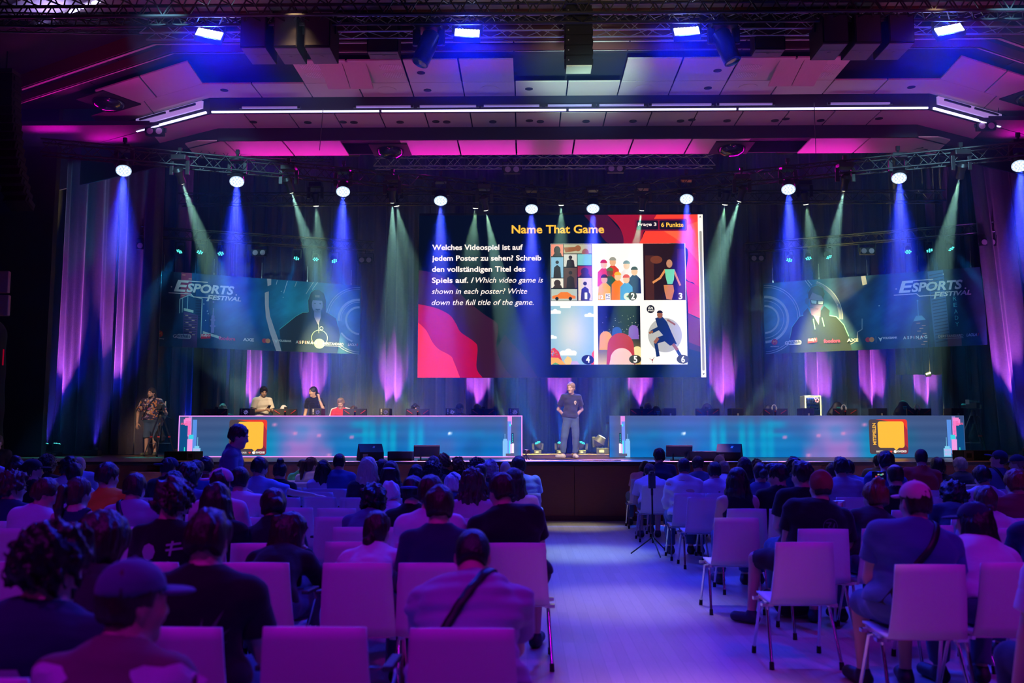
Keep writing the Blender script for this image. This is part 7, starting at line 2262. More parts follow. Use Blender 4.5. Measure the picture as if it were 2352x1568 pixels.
 if o.get('eyes'):
  for e in (-1, 1):
   b = MB()
   b.ell(H.p(0.031 * e, 0.0848, 0.006), (0.0052, 0.0052, 0.0052), None, 8, 6)
   b.build('eye', M_BLACK, root, True)
   b = MB()
   b.cyl(H.p(0.016 * e, 0.0955, 0.028), H.p(0.046 * e, 0.083, 0.030), 0.0042, 0.003, 6)
   b.build('eyebrow', m_hair(o.get('hcol', 'dark')), root)
 if o.get('beard'):
  g = Field(H.c - 0.2, H.c + 0.2, 0.008)
  H.ell(g, (0, 0.026, -0.046), (0.0605, 0.071, 0.078), 0.0)
  H.ell(g, (0, 0.06, -0.098), (0.032, 0.032, 0.026), 0.03)
  g.half(H.p(0, 0, -0.040), H.R @ np.array((0, 0.45, 1)), 0.01)
  H.ell(g, (0, 0.092, -0.062), (0.024, 0.02, 0.013), 0.004, 'sub')
  g.ripple(wob(seed, 120, 0.003))
  V, Q = g.mesh()
  mesh_np('beard', V, Q, m_hair(o.get('hcol', 'dark')), root)
 if o.get('strap'):
  drape_strap(J, root, o['strap'])
 return body

def bvh_of(objs):
 V, Fs = [], []
 for ob in objs:
  n = len(V)
  V += [v.co.copy() for v in ob.data.vertices]
  Fs += [tuple(i + n for i in p.vertices) for p in ob.data.polygons]
 return BVHTree.FromPolygons(V, Fs)

def drape_strap(J, root, spec):
 """bag strap wrapped round the torso: from one shoulder to the other hip"""
 sh = J.get('shirt')
 if sh is None:
  return
 tree = bvh_of([sh])
 s = 1 if spec == 'r' else -1
 c7, mid, hip = J['c7'], J['mid'], J['hip']
 tx = J['side']
 c = (c7 + mid) / 2
 up = nrm(c7 - hip)
 fw = np.cross(up, tx)
 a = nrm(up * 0.86 + tx * s * 0.50)            # in-plane axis of the loop
 vs = []
 n = 44
 last = None
 for i in range(n):
  t = 2 * math.pi * i / n
  d = nrm(math.cos(t) * a + math.sin(t) * fw)
  hit = tree.ray_cast(Vector(c + d * 0.6), Vector(-d))
  p = np.array(hit[0]) if hit[0] is not None else c + d * 0.2
  wv = nrm(np.cross(d, np.cross(a, fw)))
  nn = nrm(np.cross(a, fw))
  for e in (-0.019, 0.019):
   q = p + nn * e
   h2 = tree.ray_cast(Vector(q + d * 0.25), Vector(-d))
   q2 = np.array(h2[0]) if h2[0] is not None else q
   vs.append(q2 + d * 0.006)
 V = np.array(vs)
 Q = np.array([(2 * i, 2 * i + 1, (2 * i + 3) % (2 * n), (2 * i + 2) % (2 * n)) for i in range(n)])
 ob = mesh_np('bag_strap', V, Q, M_BLACK, root)
 md = ob.modifiers.new('thickness', 'SOLIDIFY')
 md.thickness = 0.006

def decal(J, root, name, verts, faces, material, off=(0, 0.28), back=True, lift=0.004):
 """printed motif laid on the back (or chest) of a shirt; verts in metres, off = across, below the neck"""
 sh = J.get('shirt')
 if sh is None or not verts:
  return
 tree = bvh_of([sh])
 c7, hip, tx = J['c7'], J['hip'], J['side']
 up = nrm(c7 - hip)
 fw = np.cross(up, tx)
 d = fw if back else -fw
 sx = 1 if back else -1
 out = []
 for v in verts:
  p = c7 + tx * (v[0] * sx + off[0]) + up * (v[1] - off[1])
  q = p - d * 0.6
  hit = tree.ray_cast(Vector(q), Vector(d))
  out.append((np.array(hit[0]) if hit[0] is not None else p) - d * lift)
 me = bpy.data.meshes.new(name)
 me.from_pydata([tuple(p) for p in out], [], [tuple(f) for f in faces])
 me.materials.append(material)
 ob = bpy.data.objects.new(name, me)
 COL.objects.link(ob)
 ob.parent = root
 return ob

def sitting_joints(o):
 """joints of a seated figure in its own frame: chair centre at the origin, facing +y"""
 lean, sl = rad(o.get('lean', 4)), o.get('spine', 1.0)
 side = rad(o.get('tilt', 0))
 ty = rad(o.get('tw', 0))
 bw = o.get('bw', 1.0)
 k = o.get('k', 1.0)
 hip = np.array((0, 0.0 + 0.02 * (bw - 1), 0.555 + 0.03 * (bw - 1)))
 u1 = np.array((math.sin(side), math.sin(lean * 0.7), math.cos(lean * 0.7)))
 u2 = np.array((math.sin(side * 1.2), math.sin(lean * 1.35), math.cos(lean * 1.35)))
 mid = hip + nrm(u1) * 0.235 * sl
 c7 = mid + nrm(u2) * 0.265 * sl
 side_v = np.array((math.cos(ty), math.sin(ty), -math.sin(side)))
 side_v = nrm(side_v)
 J = {'hip': hip, 'mid': mid, 'c7': c7, 'side': side_v, 'fwd': np.array((0, 1.0, 0)), 'sit': True}
 up = nrm(c7 - mid)
 fw = np.cross(up, side_v)
 sw = 0.172 * (0.45 + 0.55 * bw) * o.get('sw', 1.0)
 shr = o.get('shrug', 0.0)
 for s, e in (('l', -1), ('r', 1)):
  J['s' + s] = c7 - up * (0.062 - shr) + side_v * sw * e + fw * (0.02)
  J['h' + s] = hip + np.array((0.085 * e, 0.02, -0.005))
  sp = o.get('knees', 0.14)
  J['k' + s] = np.array((sp * e, 0.43, 0.515))
  J['a' + s] = np.array((sp * e * 0.95, 0.44 + o.get('feet', 0.0), 0.095))
  J['t' + s] = J['a' + s] + np.array((0.03 * e, 0.15, -0.05))
  J['sole' + s] = 0.004
 for key in ('kl', 'kr', 'al', 'ar', 'tl', 'tr'):
  if key in o:
   J[key] = np.array(o[key], float)
 arms = o.get('arms', 'lap')
 for s, e in (('l', -1), ('r', 1)):
  S = J['s' + s]
  mode = arms if isinstance(arms, str) else arms[0 if s == 'l' else 1]
  if mode == 'lap':
   E = S + np.array((0.045 * e, 0.06, -0.27))
   W = np.array((0.09 * e, 0.24, 0.645))
  elif mode == 'knees':
   E = J['k' + s] + np.array((0.05 * e, -0.07, 0.115))
   W = J['k' + s] + np.array((-0.08 * e, 0.15, 0.12))
  elif mode == 'phone':
   E = S + np.array((0.05 * e, 0.07, -0.26))
   W = np.array((0.05 * e + c7[0], S[1] + 0.30, S[2] - 0.16))
  elif mode == 'film':
   E = S + np.array((0.10 * e, 0.16, -0.16))
   W = np.array((0.07 * e + c7[0] - 0.14, S[1] + 0.36, S[2] + 0.02))
  elif mode == 'cheek':
   E = np.array((S[0] + 0.10 * e, S[1] + 0.22, S[2] - 0.20))
   W = J.get('Hc', c7 + np.array((0, 0.1, 0.1))) + np.array((0.09 * e, 0.10, -0.10))
  elif mode == 'cross':
   E = S + np.array((0.03 * e, 0.08, -0.26))
   W = np.array((-0.10 * e + hip[0], hip[1] + 0.25, E[2] + 0.03))
  elif mode == 'out':
   E = S + np.array((0.27 * e, 0.00, -0.085))
   W = E + np.array((0.25 * e, 0.01, -0.03))
  elif mode == 'up':
   E = S + np.array((0.26 * e, 0.02, 0.12))
   W = S + np.array((-0.04 * e, -0.02, 0.25))
  elif mode == 'hang':
   E = S + np.array((0.06 * e, 0.03, -0.28))
   W = E + np.array((0.0, 0.10, -0.22))
  else:
   E, W = S + np.array(mode[0]), S + np.array(mode[1])
  J['e' + s], J['w' + s] = E, W
 hy, hp, hr = o.get('yaw', 0), o.get('nod', 6), o.get('roll', 0)
 un = nrm(u2 * 0.5 + np.array((0, math.sin(rad(o.get('nod', 6))) * 0.5 + 0.16, 0.62)))
 HR = Rxyz(-hp, hr, hy)
 Hc = c7 + un * 0.125 + HR @ np.array((0, 0.012, 0.028)) * k + np.array((o.get('hx', 0), 0, 0))
 J['H'] = Head(Hc, HR, 0.98 * k)
 return J

def top_of(J, o):
 g = {'curly': 0.034, 'afro': 0.06, 'bald': 0, 'buzz': 0.006, 'balding': 0.004, 'mop': 0.035, 'quiff': 0.03}.get(o.get('hair', 'short'), 0.016)
 if o.get('hat'):
  g = 0.022
 H = J['H']
 return max(H.p(0, y, z)[2] for y, z in ((0, 0.122), (-0.07, 0.095), (0.05, 0.105), (-0.1, 0.05))) + g

def sit_at(o):
 """places a seated person so that the head comes where the photograph has it.
 px, py = top of the head, Y = depth of the chair back, tx = middle of the torso"""
 Y = o['Y']
 best = None
 base = o.get('lean', 4)
 opts = [(0, s) for s in np.arange(0.80, 1.141, 0.02)]
 if 'fix' not in o:
  opts += [(dl, 0.84) for dl in (8, 16, 24, 32, 40)]
 for dl, sp in opts:
  q = dict(o, lean=base + dl, spine=sp)
  J = sitting_joints(q)
  hy = Y + 0.22 + J['H'].c[1]
  want = at(o['px'], o['py'], hy).z
  err = abs(top_of(J, q) - want) + 0.0008 * dl
  if best is None or err < best[0]:
   best = (err, q, hy)
 q, hy = best[1], best[2]
 hx = at(o['px'], o['py'], hy).x
 X = at(o['tx'], o['py'] + 60, Y + 0.25).x if 'tx' in o else hx
 J = sitting_joints(q)
 rz = rad(q.get('turn', 0))
 if 'tx' in o:
  dx = hx - X - (J['H'].c[0] * math.cos(rz) - J['H'].c[1] * math.sin(rz))
  q['tilt'] = q.get('tilt', 0) + math.degrees(math.atan2(max(-0.16, min(0.16, dx)), 0.62))
  J = sitting_joints(q)
  X = hx - (J['H'].c[0] * math.cos(rz) - J['H'].c[1] * math.sin(rz))
 else:
  X = hx - (J['H'].c[0] * math.cos(rz) - J['H'].c[1] * math.sin(rz))
 return q, J, X, Y + 0.22

def standing_joints(o):
 k = o.get('k', 1.0)
 bw = o.get('bw', 1.0)
 lean = rad(o.get('lean', 2))
 ty = rad(o.get('tw', 0))
 hip = np.array((0, 0, 0.93))
 mid = hip + np.array((0, math.sin(lean), math.cos(lean))) * 0.235
 c7 = mid + np.array((0, math.sin(lean * 1.4), math.cos(lean * 1.4))) * 0.275
 sv = np.array((math.cos(ty), math.sin(ty), 0))
 J = {'hip': hip, 'mid': mid, 'c7': c7, 'side': sv, 'fwd': np.array((0, 1.0, 0))}
 sw = 0.175 * (0.45 + 0.55 * bw)
 for s, e in (('l', -1), ('r', 1)):
  J['s' + s] = c7 + np.array((0, 0.01, -0.062)) + sv * sw * e
  J['h' + s] = hip + np.array((0.085 * e, 0, -0.03))
  J['k' + s] = np.array((0.10 * e, 0.03, 0.49))
  J['a' + s] = np.array((0.11 * e, 0.0, 0.095))
  J['t' + s] = J['a' + s] + np.array((0.04 * e, 0.15, -0.05))
  J['sole' + s] = 0.004
  J['e' + s] = J['s' + s] + np.array((0.06 * e, -0.01, -0.28))
  J['w' + s] = J['e' + s] + np.array((0.01 * e, 0.07, -0.24))
 HR = Rxyz(-o.get('nod', 4), o.get('roll', 0), o.get('yaw', 0))
 J['H'] = Head(c7 + np.array((0, 0.05, 0.125)) + HR @ np.array((0, 0.012, 0.028)), HR, 1.0)
 for key, v in o.get('joints', {}).items():
  J[key] = np.array(v, float)
 return J
# ------------------------------------------------------------------ the audience
_seed = [100]
BACK = {}
def seated(label, short, px, py, Y, arm=False, after=None, **k):
 _seed[0] += 1
 o = dict(px=px, py=py, Y=Y, seed=_seed[0], **k)
 o.setdefault('h', 0.0095 if Y < 4.6 else 0.0115 if Y < 7.6 else 0.0145)
 q, J, X, Yp = sit_at(o)
 rz = rad(q.get('turn', 0))
 t = empty('person', (X, Yp, 0), rz, label, 'person', 'people in the audience')
 figure(J, t, q)
 put_chair(X, Y + 0.205, 'white hall chair under the ' + short, arm)
 if after:
  after(J, t)
 return t, J

def row(px, py):                 # depth of the backrest whose top shows at (px, py)
 return atz(px, py, 0.852).y + 0.075
def shape2(P):
 return [Vector((x, y, 0)) for x, y in P], [tuple(range(len(P)))]
M_PRINT = mat('print_pale', (0.42, 0.38, 0.46), 0.8, bump=0.1)
M_PRINTG = mat('print_dark_grey', (0.10, 0.09, 0.11), 0.8, bump=0.1)
M_PRINTP = mat('print_coral', (0.62, 0.12, 0.14), 0.8, bump=0.1)
M_PHONE = mat('phone_black', (0.01, 0.01, 0.012), 0.2, bump=0.01)
def multi(*parts):
 V, Fs = [], []
 for v, f in parts:
  n = len(V)
  V += v
  Fs += [tuple(i + n for i in g) for g in f]
 return V, Fs
def moved(g, dx, dy, rot=0.0):
 c, s = math.cos(rot), math.sin(rot)
 return [Vector((v[0] * c - v[1] * s + dx, v[0] * s + v[1] * c + dy, 0)) for v in g[0]], g[1]
def grid_patch(P, n=6):
 """polygon cut into small triangles so that it can follow a shirt"""
 me = bmesh.new()
 f = me.faces.new([me.verts.new((x, y, 0)) for x, y in P])
 bmesh.ops.triangulate(me, faces=me.faces)
 bmesh.ops.subdivide_edges(me, edges=me.edges, cuts=n, use_grid_fill=True)
 V = [v.co.copy() for v in me.verts]
 me.verts.index_update()
 Fs = [tuple(v.index for v in f.verts) for f in me.faces]
 me.free()
 return V, Fs
def phone(J, t, name='smartphone', lit=True, off=(0, 0.09, 0.02), label='', rot=(60, 0, 0)):
 w_ = np.array(t.matrix_basis @ Vector((J['wl'] + J['wr']) / 2 + np.array(off)))
 e = empty(name, w_, t.rotation_euler.z, label, 'phone')
 R = Matrix.Rotation(rad(rot[0]), 3, 'X')
 b = MB(); b.box((0, 0, 0), (0.075, 0.009, 0.150), R); b.build('phone_body', M_PHONE, e, bevel=0.003)
 if lit:
  b = MB(); b.box(R @ Vector((0, -0.0055, 0)), (0.068, 0.001, 0.138), R); b.build('phone_display', glow('phone_display', (0.25, 0.35, 0.30), 0.5), e)

# --- nearest rows, left block
R2 = row(722, 1438)
def tiedye(J, t):
 for i, (x, y, rx, ry) in enumerate(((-0.17, 0.09, 0.075, 0.06), (0.18, 0.08, 0.09, 0.05), (0.15, 0.19, 0.10, 0.07), (-0.19, 0.20, 0.05, 0.07), (0.20, 0.30, 0.06, 0.05), (-0.06, 0.30, 0.07, 0.05))):
  rr_ = random.Random(i)
  decal(J, t, 'dye_patch', *grid_patch([(rx * (0.8 + 0.5 * rr_.random()) * math.cos(a), ry * (0.7 + 0.5 * rr_.random()) * math.sin(a)) for a in np.linspace(0, 6.28, 15)[:-1]], 3), mat('dye_lavender', (0.60, 0.52, 0.66), 0.85, bump=0.2), (x, y))
seated('man in a blue-grey cap and mottled shirt, nearest to the camera', 'man in the blue-grey cap nearest to the camera', 312, 1284, 2.32, hair='hat', hcol='dark', hat='cap', hatcol='slate', yaw=-42, nod=4, top='khaki', bw=0.92, after=tiedye, arms='lap')
def coral(J, t):
 decal(J, t, 'back_print', *grid_patch([(-0.20, 0.05), (-0.08, 0.07), (0.03, 0.055), (0.085, 0.06), (0.11, 0.02), (0.075, -0.03), (0.01, -0.075), (-0.06, -0.055), (-0.17, -0.075), (-0.22, -0.02)], 4), M_PRINT, (-0.05, 0.20))
 decal(J, t, 'print_lettering', *moved(text_geo('ers', 0.05, 0.01), -0.15, 0.005), M_PRINTP, (-0.05, 0.20), lift=0.006)
 decal(J, t, 'print_lettering', *moved(text_geo('of Baker', 0.045, 0.01), -0.17, -0.045), M_PRINTP, (-0.05, 0.20), lift=0.006)
seated('heavy man with black curls and a pale patch on his navy shirt', 'man with black curls and the patched navy shirt', 128, 1213, 2.85, tx=62, hair='curly', hcol='black', yaw=-28, nod=12, top='navy', bw=1.28, after=coral, vol=0.004)
seated('person with chin-length wavy dark hair, seated behind the cap wearer at left', 'person with chin-length wavy hair at left', 242, 1189, R2 + 0.30, hair='bob', hcol='dark', yaw=-30, nod=8, top='dark', vol=0.012)
def dragon(J, t):
 parts = [grid_patch([(r0 * math.cos(a), r0 * math.sin(a)) for a in np.linspace(0, 6.28, 9)[:-1]], 1) for r0 in (0.03,)]
 for a, L in ((0.5, 0.16), (0.9, 0.20), (1.2, 0.14), (0.2, 0.13)):
  parts.append(moved(grid_patch([(0, -0.012), (L * 0.6, -0.004), (L, 0.02), (L * 0.55, 0.012), (0, 0.012)], 2), 0.02, 0.02, a))
 decal(J, t, 'back_print', *multi(*parts), M_PRINTG, (0.0, 0.30))
seated('dark haired man in a black t-shirt with a faint creature print', 'man in black with a faint creature print', 482, 1173, R2, hair='short', hcol='dark', nod=14, top='black', bw=1.10, sw=1.05, after=dragon, arms='phone')
seated('man bent forward over his knees in a crumpled grey t-shirt', 'man bent forward in the grey t-shirt', 1086, 1219, R2, tx=1075, hair='buzz', hcol='black', top='dusk', lean=34, nod=38, bw=1.30, arms='knees', strap='r', fold=0.009, fix=1, legs='slate')
# --- third row
R3 = row(660, 1290)
seated('woman in black resting her cheek on her hand, facing right', 'woman resting her cheek on her hand', 668, 1185, R3, arm=True, hair='halfbun', hcol='dark', yaw=-62, nod=24, top='black', cut='long', arms=('lap', 'cheek'), lean=14, bw=0.88, curlr=1.2)
seated('girl with a long dark ponytail and a white top', 'girl with the long dark ponytail', 868, 1166, R3, arm=True, hair='lowpony', hcol='dark', yaw=-14, top='lav', bw=0.80, k=0.96)
seated('short haired man in a dark navy t-shirt before the bent man', 'short haired man in navy before the bent man', 1010, 1115, R3, hair='short', hcol='dark', nod=8, top='navy', bw=1.02)
def kanji(J, t):
 st = lambda P, wd: [grid_patch(q_, 1) for q_ in stroke(P, wd)]
 parts = []
 for L in (((-0.03, 0.10), (0.04, 0.11)), ((-0.03, 0.07), (0.05, 0.08)), ((0.0, 0.12), (-0.01, 0.04)), ((-0.02, 0.0), (0.01, -0.01)), ((-0.03, -0.05), (0.04, -0.02)), ((-0.03, -0.10), (0.04, -0.09)), ((-0.03, -0.13), (0.04, -0.12)), ((0.0, -0.08), (0.01, -0.17)), ((0.02, -0.21), (-0.01, -0.27)), ((-0.03, -0.33), (-0.04, -0.38)), ((-0.04, -0.38), (0.0, -0.38))):
  parts += st(L, 0.012)
 decal(J, t, 'back_lettering', *multi(*parts), M_PRINT, (0.07, 0.20))
 decal(J, t, 'back_print', *grid_patch([(0.045 * math.cos(a), 0.05 * math.sin(a)) for a in np.linspace(0, 6.28, 9)[:-1]], 2), M_PRINT, (-0.07, 0.14))
seated('curly young man in a black t-shirt with pale Japanese signs', 'young man with pale Japanese signs on his t-shirt', 402, 1099, row(380, 1289), hair='curly', hcol='dark', yaw=-24, nod=16, top='black', bw=0.92, after=kanji, arms='phone')
# --- fourth row
R4 = row(1205, 1245)
seated('big man in glasses and black t-shirt beside the aisle', 'big man in black at the aisle end', 1150, 1083, R4, tx=1192, hair='short', hcol='dark', yaw=34, nod=14, top='black', bw=1.34, glasses=1, arms='phone', shorts=1, legs='dark')
seated('man in a lavender-grey t-shirt half hidden by the short haired man in navy', 'man in the lavender-grey t-shirt', 990, 1092, R4, hair='short', hcol='dark', vol=0.006, top='lav', bw=1.12)
seated('woman with straight dark hair in a black t-shirt with pale print', 'woman with straight hair and a pale side print', 500, 1115, row(514, 1247), hair='long', hcol='dark', yaw=-10, nod=12, top='black', bw=0.92)
seated('woman with a thick low bun and a black t-shirt', 'woman with the thick low bun', 628, 1127, row(608, 1246), hair='bun', hcol='dark', vol=0.008, yaw=20, nod=18, top='black', bw=0.98, tx=634)
# --- fifth row
R5 = row(798, 1209)
seated('man in a purple-grey t-shirt with a dark bag strap across his back', 'man with the dark strap across his back', 312, 1086, R5, hair='short', hcol='dark', nod=12, top='dusk', strap='l', bw=1.14)
def flowers(J, t):
 r = random.Random(3)
 for i in range(16):
  x, y = r.uniform(-0.13, 0.13), r.uniform(0.08, 0.42)
  decal(J, t, 'flower_print', *grid_patch([(q_ * math.cos(a), q_ * math.sin(a)) for a, q_ in zip(np.linspace(0, 6.28, 11)[:-1], [0.028, 0.016] * 5)], 1), M_PRINT, (x, y))
seated('woman with a long wavy ponytail and a dark flowered sleeveless top', 'woman in the flowered sleeveless top', 184, 1096, row(170, 1213), hair='pony', hcol='brown', yaw=-18, nod=8, top='navy', cut='tank', bw=0.90, after=flowers, vol=0.003)
seated('young man in a lavender t-shirt with his face turned right in profile', 'young man in lavender turned in profile', 108, 1098, row(41, 1212), tx=60, hair='short', hcol='brown', yaw=-66, nod=14, top='lav', bw=1.02)
seated('woman with dark hair and denim shirt right of the empty chairs', 'woman in the denim shirt', 858, 1109, R5, hair='mop', hcol='black', vol=0.006, tx=838, top='slate', cut='long', nod=12)
seated('man with a pale pink flat cap turned left and a white t-shirt', 'man with the pale pink flat cap', 506, 1074, R5, hair='hat', hcol='dark', hat='cap', hatcol='pink', yaw=20, hatyaw=52, nod=0, top='pink', bw=1.02)
seated('man in a blue cap worn backwards and a black t-shirt', 'man in the blue cap worn backwards', 948, 1090, R5, hair='hat', hcol='dark', hat='cap', hatcol='blue', hatyaw=172, nod=2, top='black', bw=0.96)
# --- sixth row
R6 = row(772, 1186)
seated('person with brown curls and glasses turned right, at the left edge', 'person with brown curls at the left edge', 32, 1088, R6 - 0.45, hair='curly', hcol='brown', yaw=-60, nod=6, top='navy', glasses=1)
seated('woman with a white headscarf, head tilted to the left', 'woman with the white headscarf', 902, 1111, R6, hair='hat', hcol='white', hat='beanie', hatcol='white', roll=-24, nod=14, top='lav', bw=0.82)
seated('woman with long wavy brown hair and a pink top', 'woman with long wavy brown hair', 1086, 1079, row(1090, 1190), hair='wavy', hcol='brown', nod=6, top='pink', bw=1.04, vol=0.008)
seated('man in a bright orange shirt with his head turned right', 'man in the bright orange shirt', 250, 1062, R6, hair='short', hcol='dark', vol=0.006, yaw=-36, nod=6, top='orange', cut='polo', bw=1.18, tx=256, fold=0.008)
seated('man with cropped dark hair and a white t-shirt behind the pink cap', 'man with cropped hair behind the pink cap', 553, 1072, R6, hair='buzz', hcol='black', vol=0.006, nod=2, top='lav', bw=1.06, tx=560)
seated('dark haired person hidden behind the young man with the Japanese signs', 'person hidden behind the Japanese signs', 400, 1085, R6, hair='short', hcol='black', vol=0.008, top='dark')
# --- seventh and eighth rows
R7, R8, R9, R10, R11, R12, R13 = 8.95, 9.95, 10.95, 11.95, 12.9, 13.85, 14.75
seated('woman with long straight hair partly hidden by the big man in black', 'long haired woman beside the big man', 1180, 1077, R7, hair='long', hcol='dark', vol=0.006, top='pink', tx=1190, bw=1.0)
seated('dark haired woman in a blue top left of the walking man', 'dark haired woman left of the walking man', 433, 1061, R7 - 0.3, hair='mop', hcol='black', vol=0.004, top='blue', tx=445, bw=1.05)
seated('man in a black cap with his bearded face turned right', 'bearded man in the black cap', 78, 1050, R8, hair='hat', hcol='black', hat='cap', hatcol='black', yaw=-52, nod=2, top='black', beard=1, tx=92)
seated('woman with looped-up dark hair below the raised arm at left', 'woman with looped-up dark hair', 42, 1057, R8, hair='topbun', hcol='dark', vol=0.006, yaw=-40, top='navy')
seated('person with short black hair and a peach top with black straps', 'person in the peach top with black straps', 172, 1063, R8, hair='short', hcol='black', yaw=26, top='beige', strap='r')
seated('person with a speckled blue and white headscarf before the wavy haired woman', 'person with the speckled headscarf', 1042, 1086, R8, hair='bob', hcol='white', hat='beanie', hatcol='blue', top='navy', nod=10)
# --- ninth row
seated('person at the left edge with one pale arm folded behind the head', 'person with the arm behind the head', -36, 1052, R9, hair='short', hcol='dark', top='lav', cut='long', arms=('lap', 'up'))
seated('man with tousled black hair holding up a lit phone', 'man with tousled hair and the lit phone', 160, 1047, R9 + 0.5, hair='mop', hcol='black', yaw=18, nod=12, top='lav', arms='phone', after=lambda J, t: phone(J, t, label='lit smartphone held by the man with tousled black hair at left', off=(-0.18, 0.10, 0.06)))
seated('man with a dark cap worn backwards and a dark shirt', 'man with the dark cap worn backwards', 388, 1049, R9, hair='hat', hcol='dark', hat='cap', hatcol='navy', hatyaw=150, yaw=-14, top='dark', tx=378)
seated('person with black hair and a blue t-shirt just left of the walking man', 'person in blue just left of the walking man', 452, 1057, R9 + 0.5, hair='short', hcol='black', vol=0.01, top='blue', tx=462)
seated('man in a finely patterned shirt with one arm stretched along the next chair', 'man with the outstretched arm', 598, 1051, R9, hair='short', hcol='black', vol=0.004, yaw=-34, nod=10, top='ltblue', cut='shirt', arms=('lap', 'out'), beard=1)
seated('woman with very long pale blond hair', 'woman with very long pale hair', 846, 1052, R9, hair='long', hcol='blond', vol=0.012, top='dark')
seated('woman in a white cap with a pink sign and long dark curls', 'woman in the white cap', 898, 1059, R9, hair='hatlong', hcol='dark', vol=0.012, hat='cap', hatcol='white', hatyaw=176, top='dark')
seated('person with a wide crown of dark curls below the blue cap', 'person with the wide dark curls', 994, 1056, R9, hair='afro', hcol='black', top='dark', vol=-0.012)
seated('man with a receding hairline and pale scalp, left of the white-haired head', 'man with the receding hairline', 1104, 1065, R9, hair='balding', hcol='dark', top='dark', nod=10)
# --- tenth row
seated('man in a pale blue-grey t-shirt at the aisle end close to the stage', 'man in pale blue-grey at the aisle end', 1192, 1046, R10, hair='short', hcol='black', vol=0.008, nod=4, top='ltblue', bw=1.25, tx=1208, fold=0.008)
seated('woman with long dark hair and a shiny crown before the low black box', 'long haired woman before the low black box', 957, 1066, R10, hair='long', hcol='black', vol=0.003, top='dark')
seated('person with thick grey-blue hair near the aisle end', 'person with thick grey-blue hair', 1126, 1056, R10, hair='mop', hcol='grey', top='dark')
seated('woman with a small knot of hair and a glittering clip on top', 'woman with the glittering clip', 644, 1064, R10, hair='topbun', hcol='black', top='black', bw=0.92)
seated('dark haired person in red behind the walking man', 'dark haired person in red', 474, 1050, R10, hair='short', hcol='black', vol=0.012, top='red')
# --- eleventh row
seated('man with a fuzzy round head of hair at far left before the stage', 'man with the fuzzy round hair at far left', 110, 1041, R11, hair='afro', hcol='black', vol=-0.02, top='dark')
seated('bald man in a blue and white patterned shirt at left', 'bald man in the patterned shirt', 183, 1046, R11, hair='bald', yaw=-20, top='ltblue', cut='shirt', tx=200, fold=0.01)
seated('person with dark hair right behind the walking man', 'person right behind the walking man', 548, 1050, R11 - 0.4, hair='lowpony', hcol='black', top='dark')
seated('man in a dark blue t-shirt sitting upright before the desk', 'upright man in the dark blue t-shirt', 780, 1043, R11, hair='buzz', hcol='black', vol=0.008, top='blue', bw=1.16)
seated('woman with long smooth black hair and a lavender top', 'woman with long smooth black hair', 744, 1059, R11, hair='long', hcol='black', top='lav', bw=0.88)
seated('person with a dark round head of hair left of the white cap', 'dark round head left of the white cap', 878, 1061, R11, hair='bob', hcol='black', top='black')
seated('person in a blue cap right of the low black box', 'person in the blue cap by the low box', 995, 1045, R11, hair='hat', hcol='dark', hat='cap', hatcol='blue', hatyaw=170, top='dark')
seated('bald man with sunglasses pushed up on his head', 'bald man with sunglasses on his head', 1161, 1063, R11, hair='bald', top='dark', nod=8)
# --- front rows
seated('person with a broad dark afro near the aisle', 'person with the broad afro', 1096, 1052, R12, hair='afro', hcol='black', top='dark', vol=0.01)
seated('person with short curls lit yellow from the stage, left one', 'left person with yellow lit curls', 1018, 1042, R13, hair='curly', hcol='brown', top='black', yaw=20)
seated('person with short tousled hair lit yellow from the stage, right one', 'right person with yellow lit hair', 1052, 1047, R13, hair='mop', hcol='brown', top='black', yaw=32, nod=10, vol=-0.012)
seated('woman with pinned-up curls falling down her back in the front row', 'woman with the pinned-up curls', 716, 1050, R13, hair='pony', hcol='brown', yaw=-36, vol=0.008, top='cream', nod=10)
seated('boy in a bright green shirt bending forward in the front row', 'boy in the bright green shirt', 696, 1057, R13 + 0.6, hair='buzz', hcol='black', vol=0.006, yaw=-56, nod=24, top='green', cut='polo', bw=0.72, k=0.92, lean=26, tx=684)

# --- right block
R3r = row(2070, 1294)
seated('broad man in a pink cap and navy polo shirt with strap', 'broad man in the pink cap', 2098, 1100, R3r, tx=2070, hair='hat', hcol='dark', hat='cap', hatcol='pink', hatyaw=0, yaw=10, nod=2, top='blue', cut='polo', strap='r', bw=1.42, shorts=1, legs='denim', skin='fair', shoes='dark', fold=0.008)
seated('woman in a navy cap turned left and a white t-shirt', 'woman in the navy cap and white t-shirt', 2232, 1150, row(2295, 1290), tx=2255, hair='hatlong', hcol='black', hat='cap', hatcol='navy', yaw=48, nod=4, top='lav', bw=1.05, vol=0.004)
def emblem(J, t):
 parts = [grid_patch(p_, 1) for p_ in ring(0, 0.02, 0.062, 0.006, n=18)] + [grid_patch(q_, 1) for q_ in stroke([(-0.04, 0.04), (0.0, 0.05), (-0.02, 0.01), (0.03, 0.0), (0.03, 0.05), (0.01, -0.02)], 0.008)]
 decal(J, t, 'back_print', *multi(*parts), M_PRINTG, (0.05, 0.17))
 decal(J, t, 'back_lettering', *moved(text_geo('DLR42', 0.062, 0.0, 0.0, 'CENTER'), 0, 0), M_PRINTG, (0.03, 0.31))
seated('big man in a rust-red beanie and black t-shirt with round emblem', 'big man in the rust-red beanie', 1882, 1078, row(1846, 1213), tx=1853, hair='buzz', hcol='dark', hat='beanie', hatcol='rust', yaw=10, nod=0, top='black', bw=1.42, after=emblem, shorts=1, legs='dark', kl=(-0.36, 0.40, 0.53), al=(-0.42, 0.34, 0.10), tl=(-0.52, 0.44, 0.045), shoes='navy')
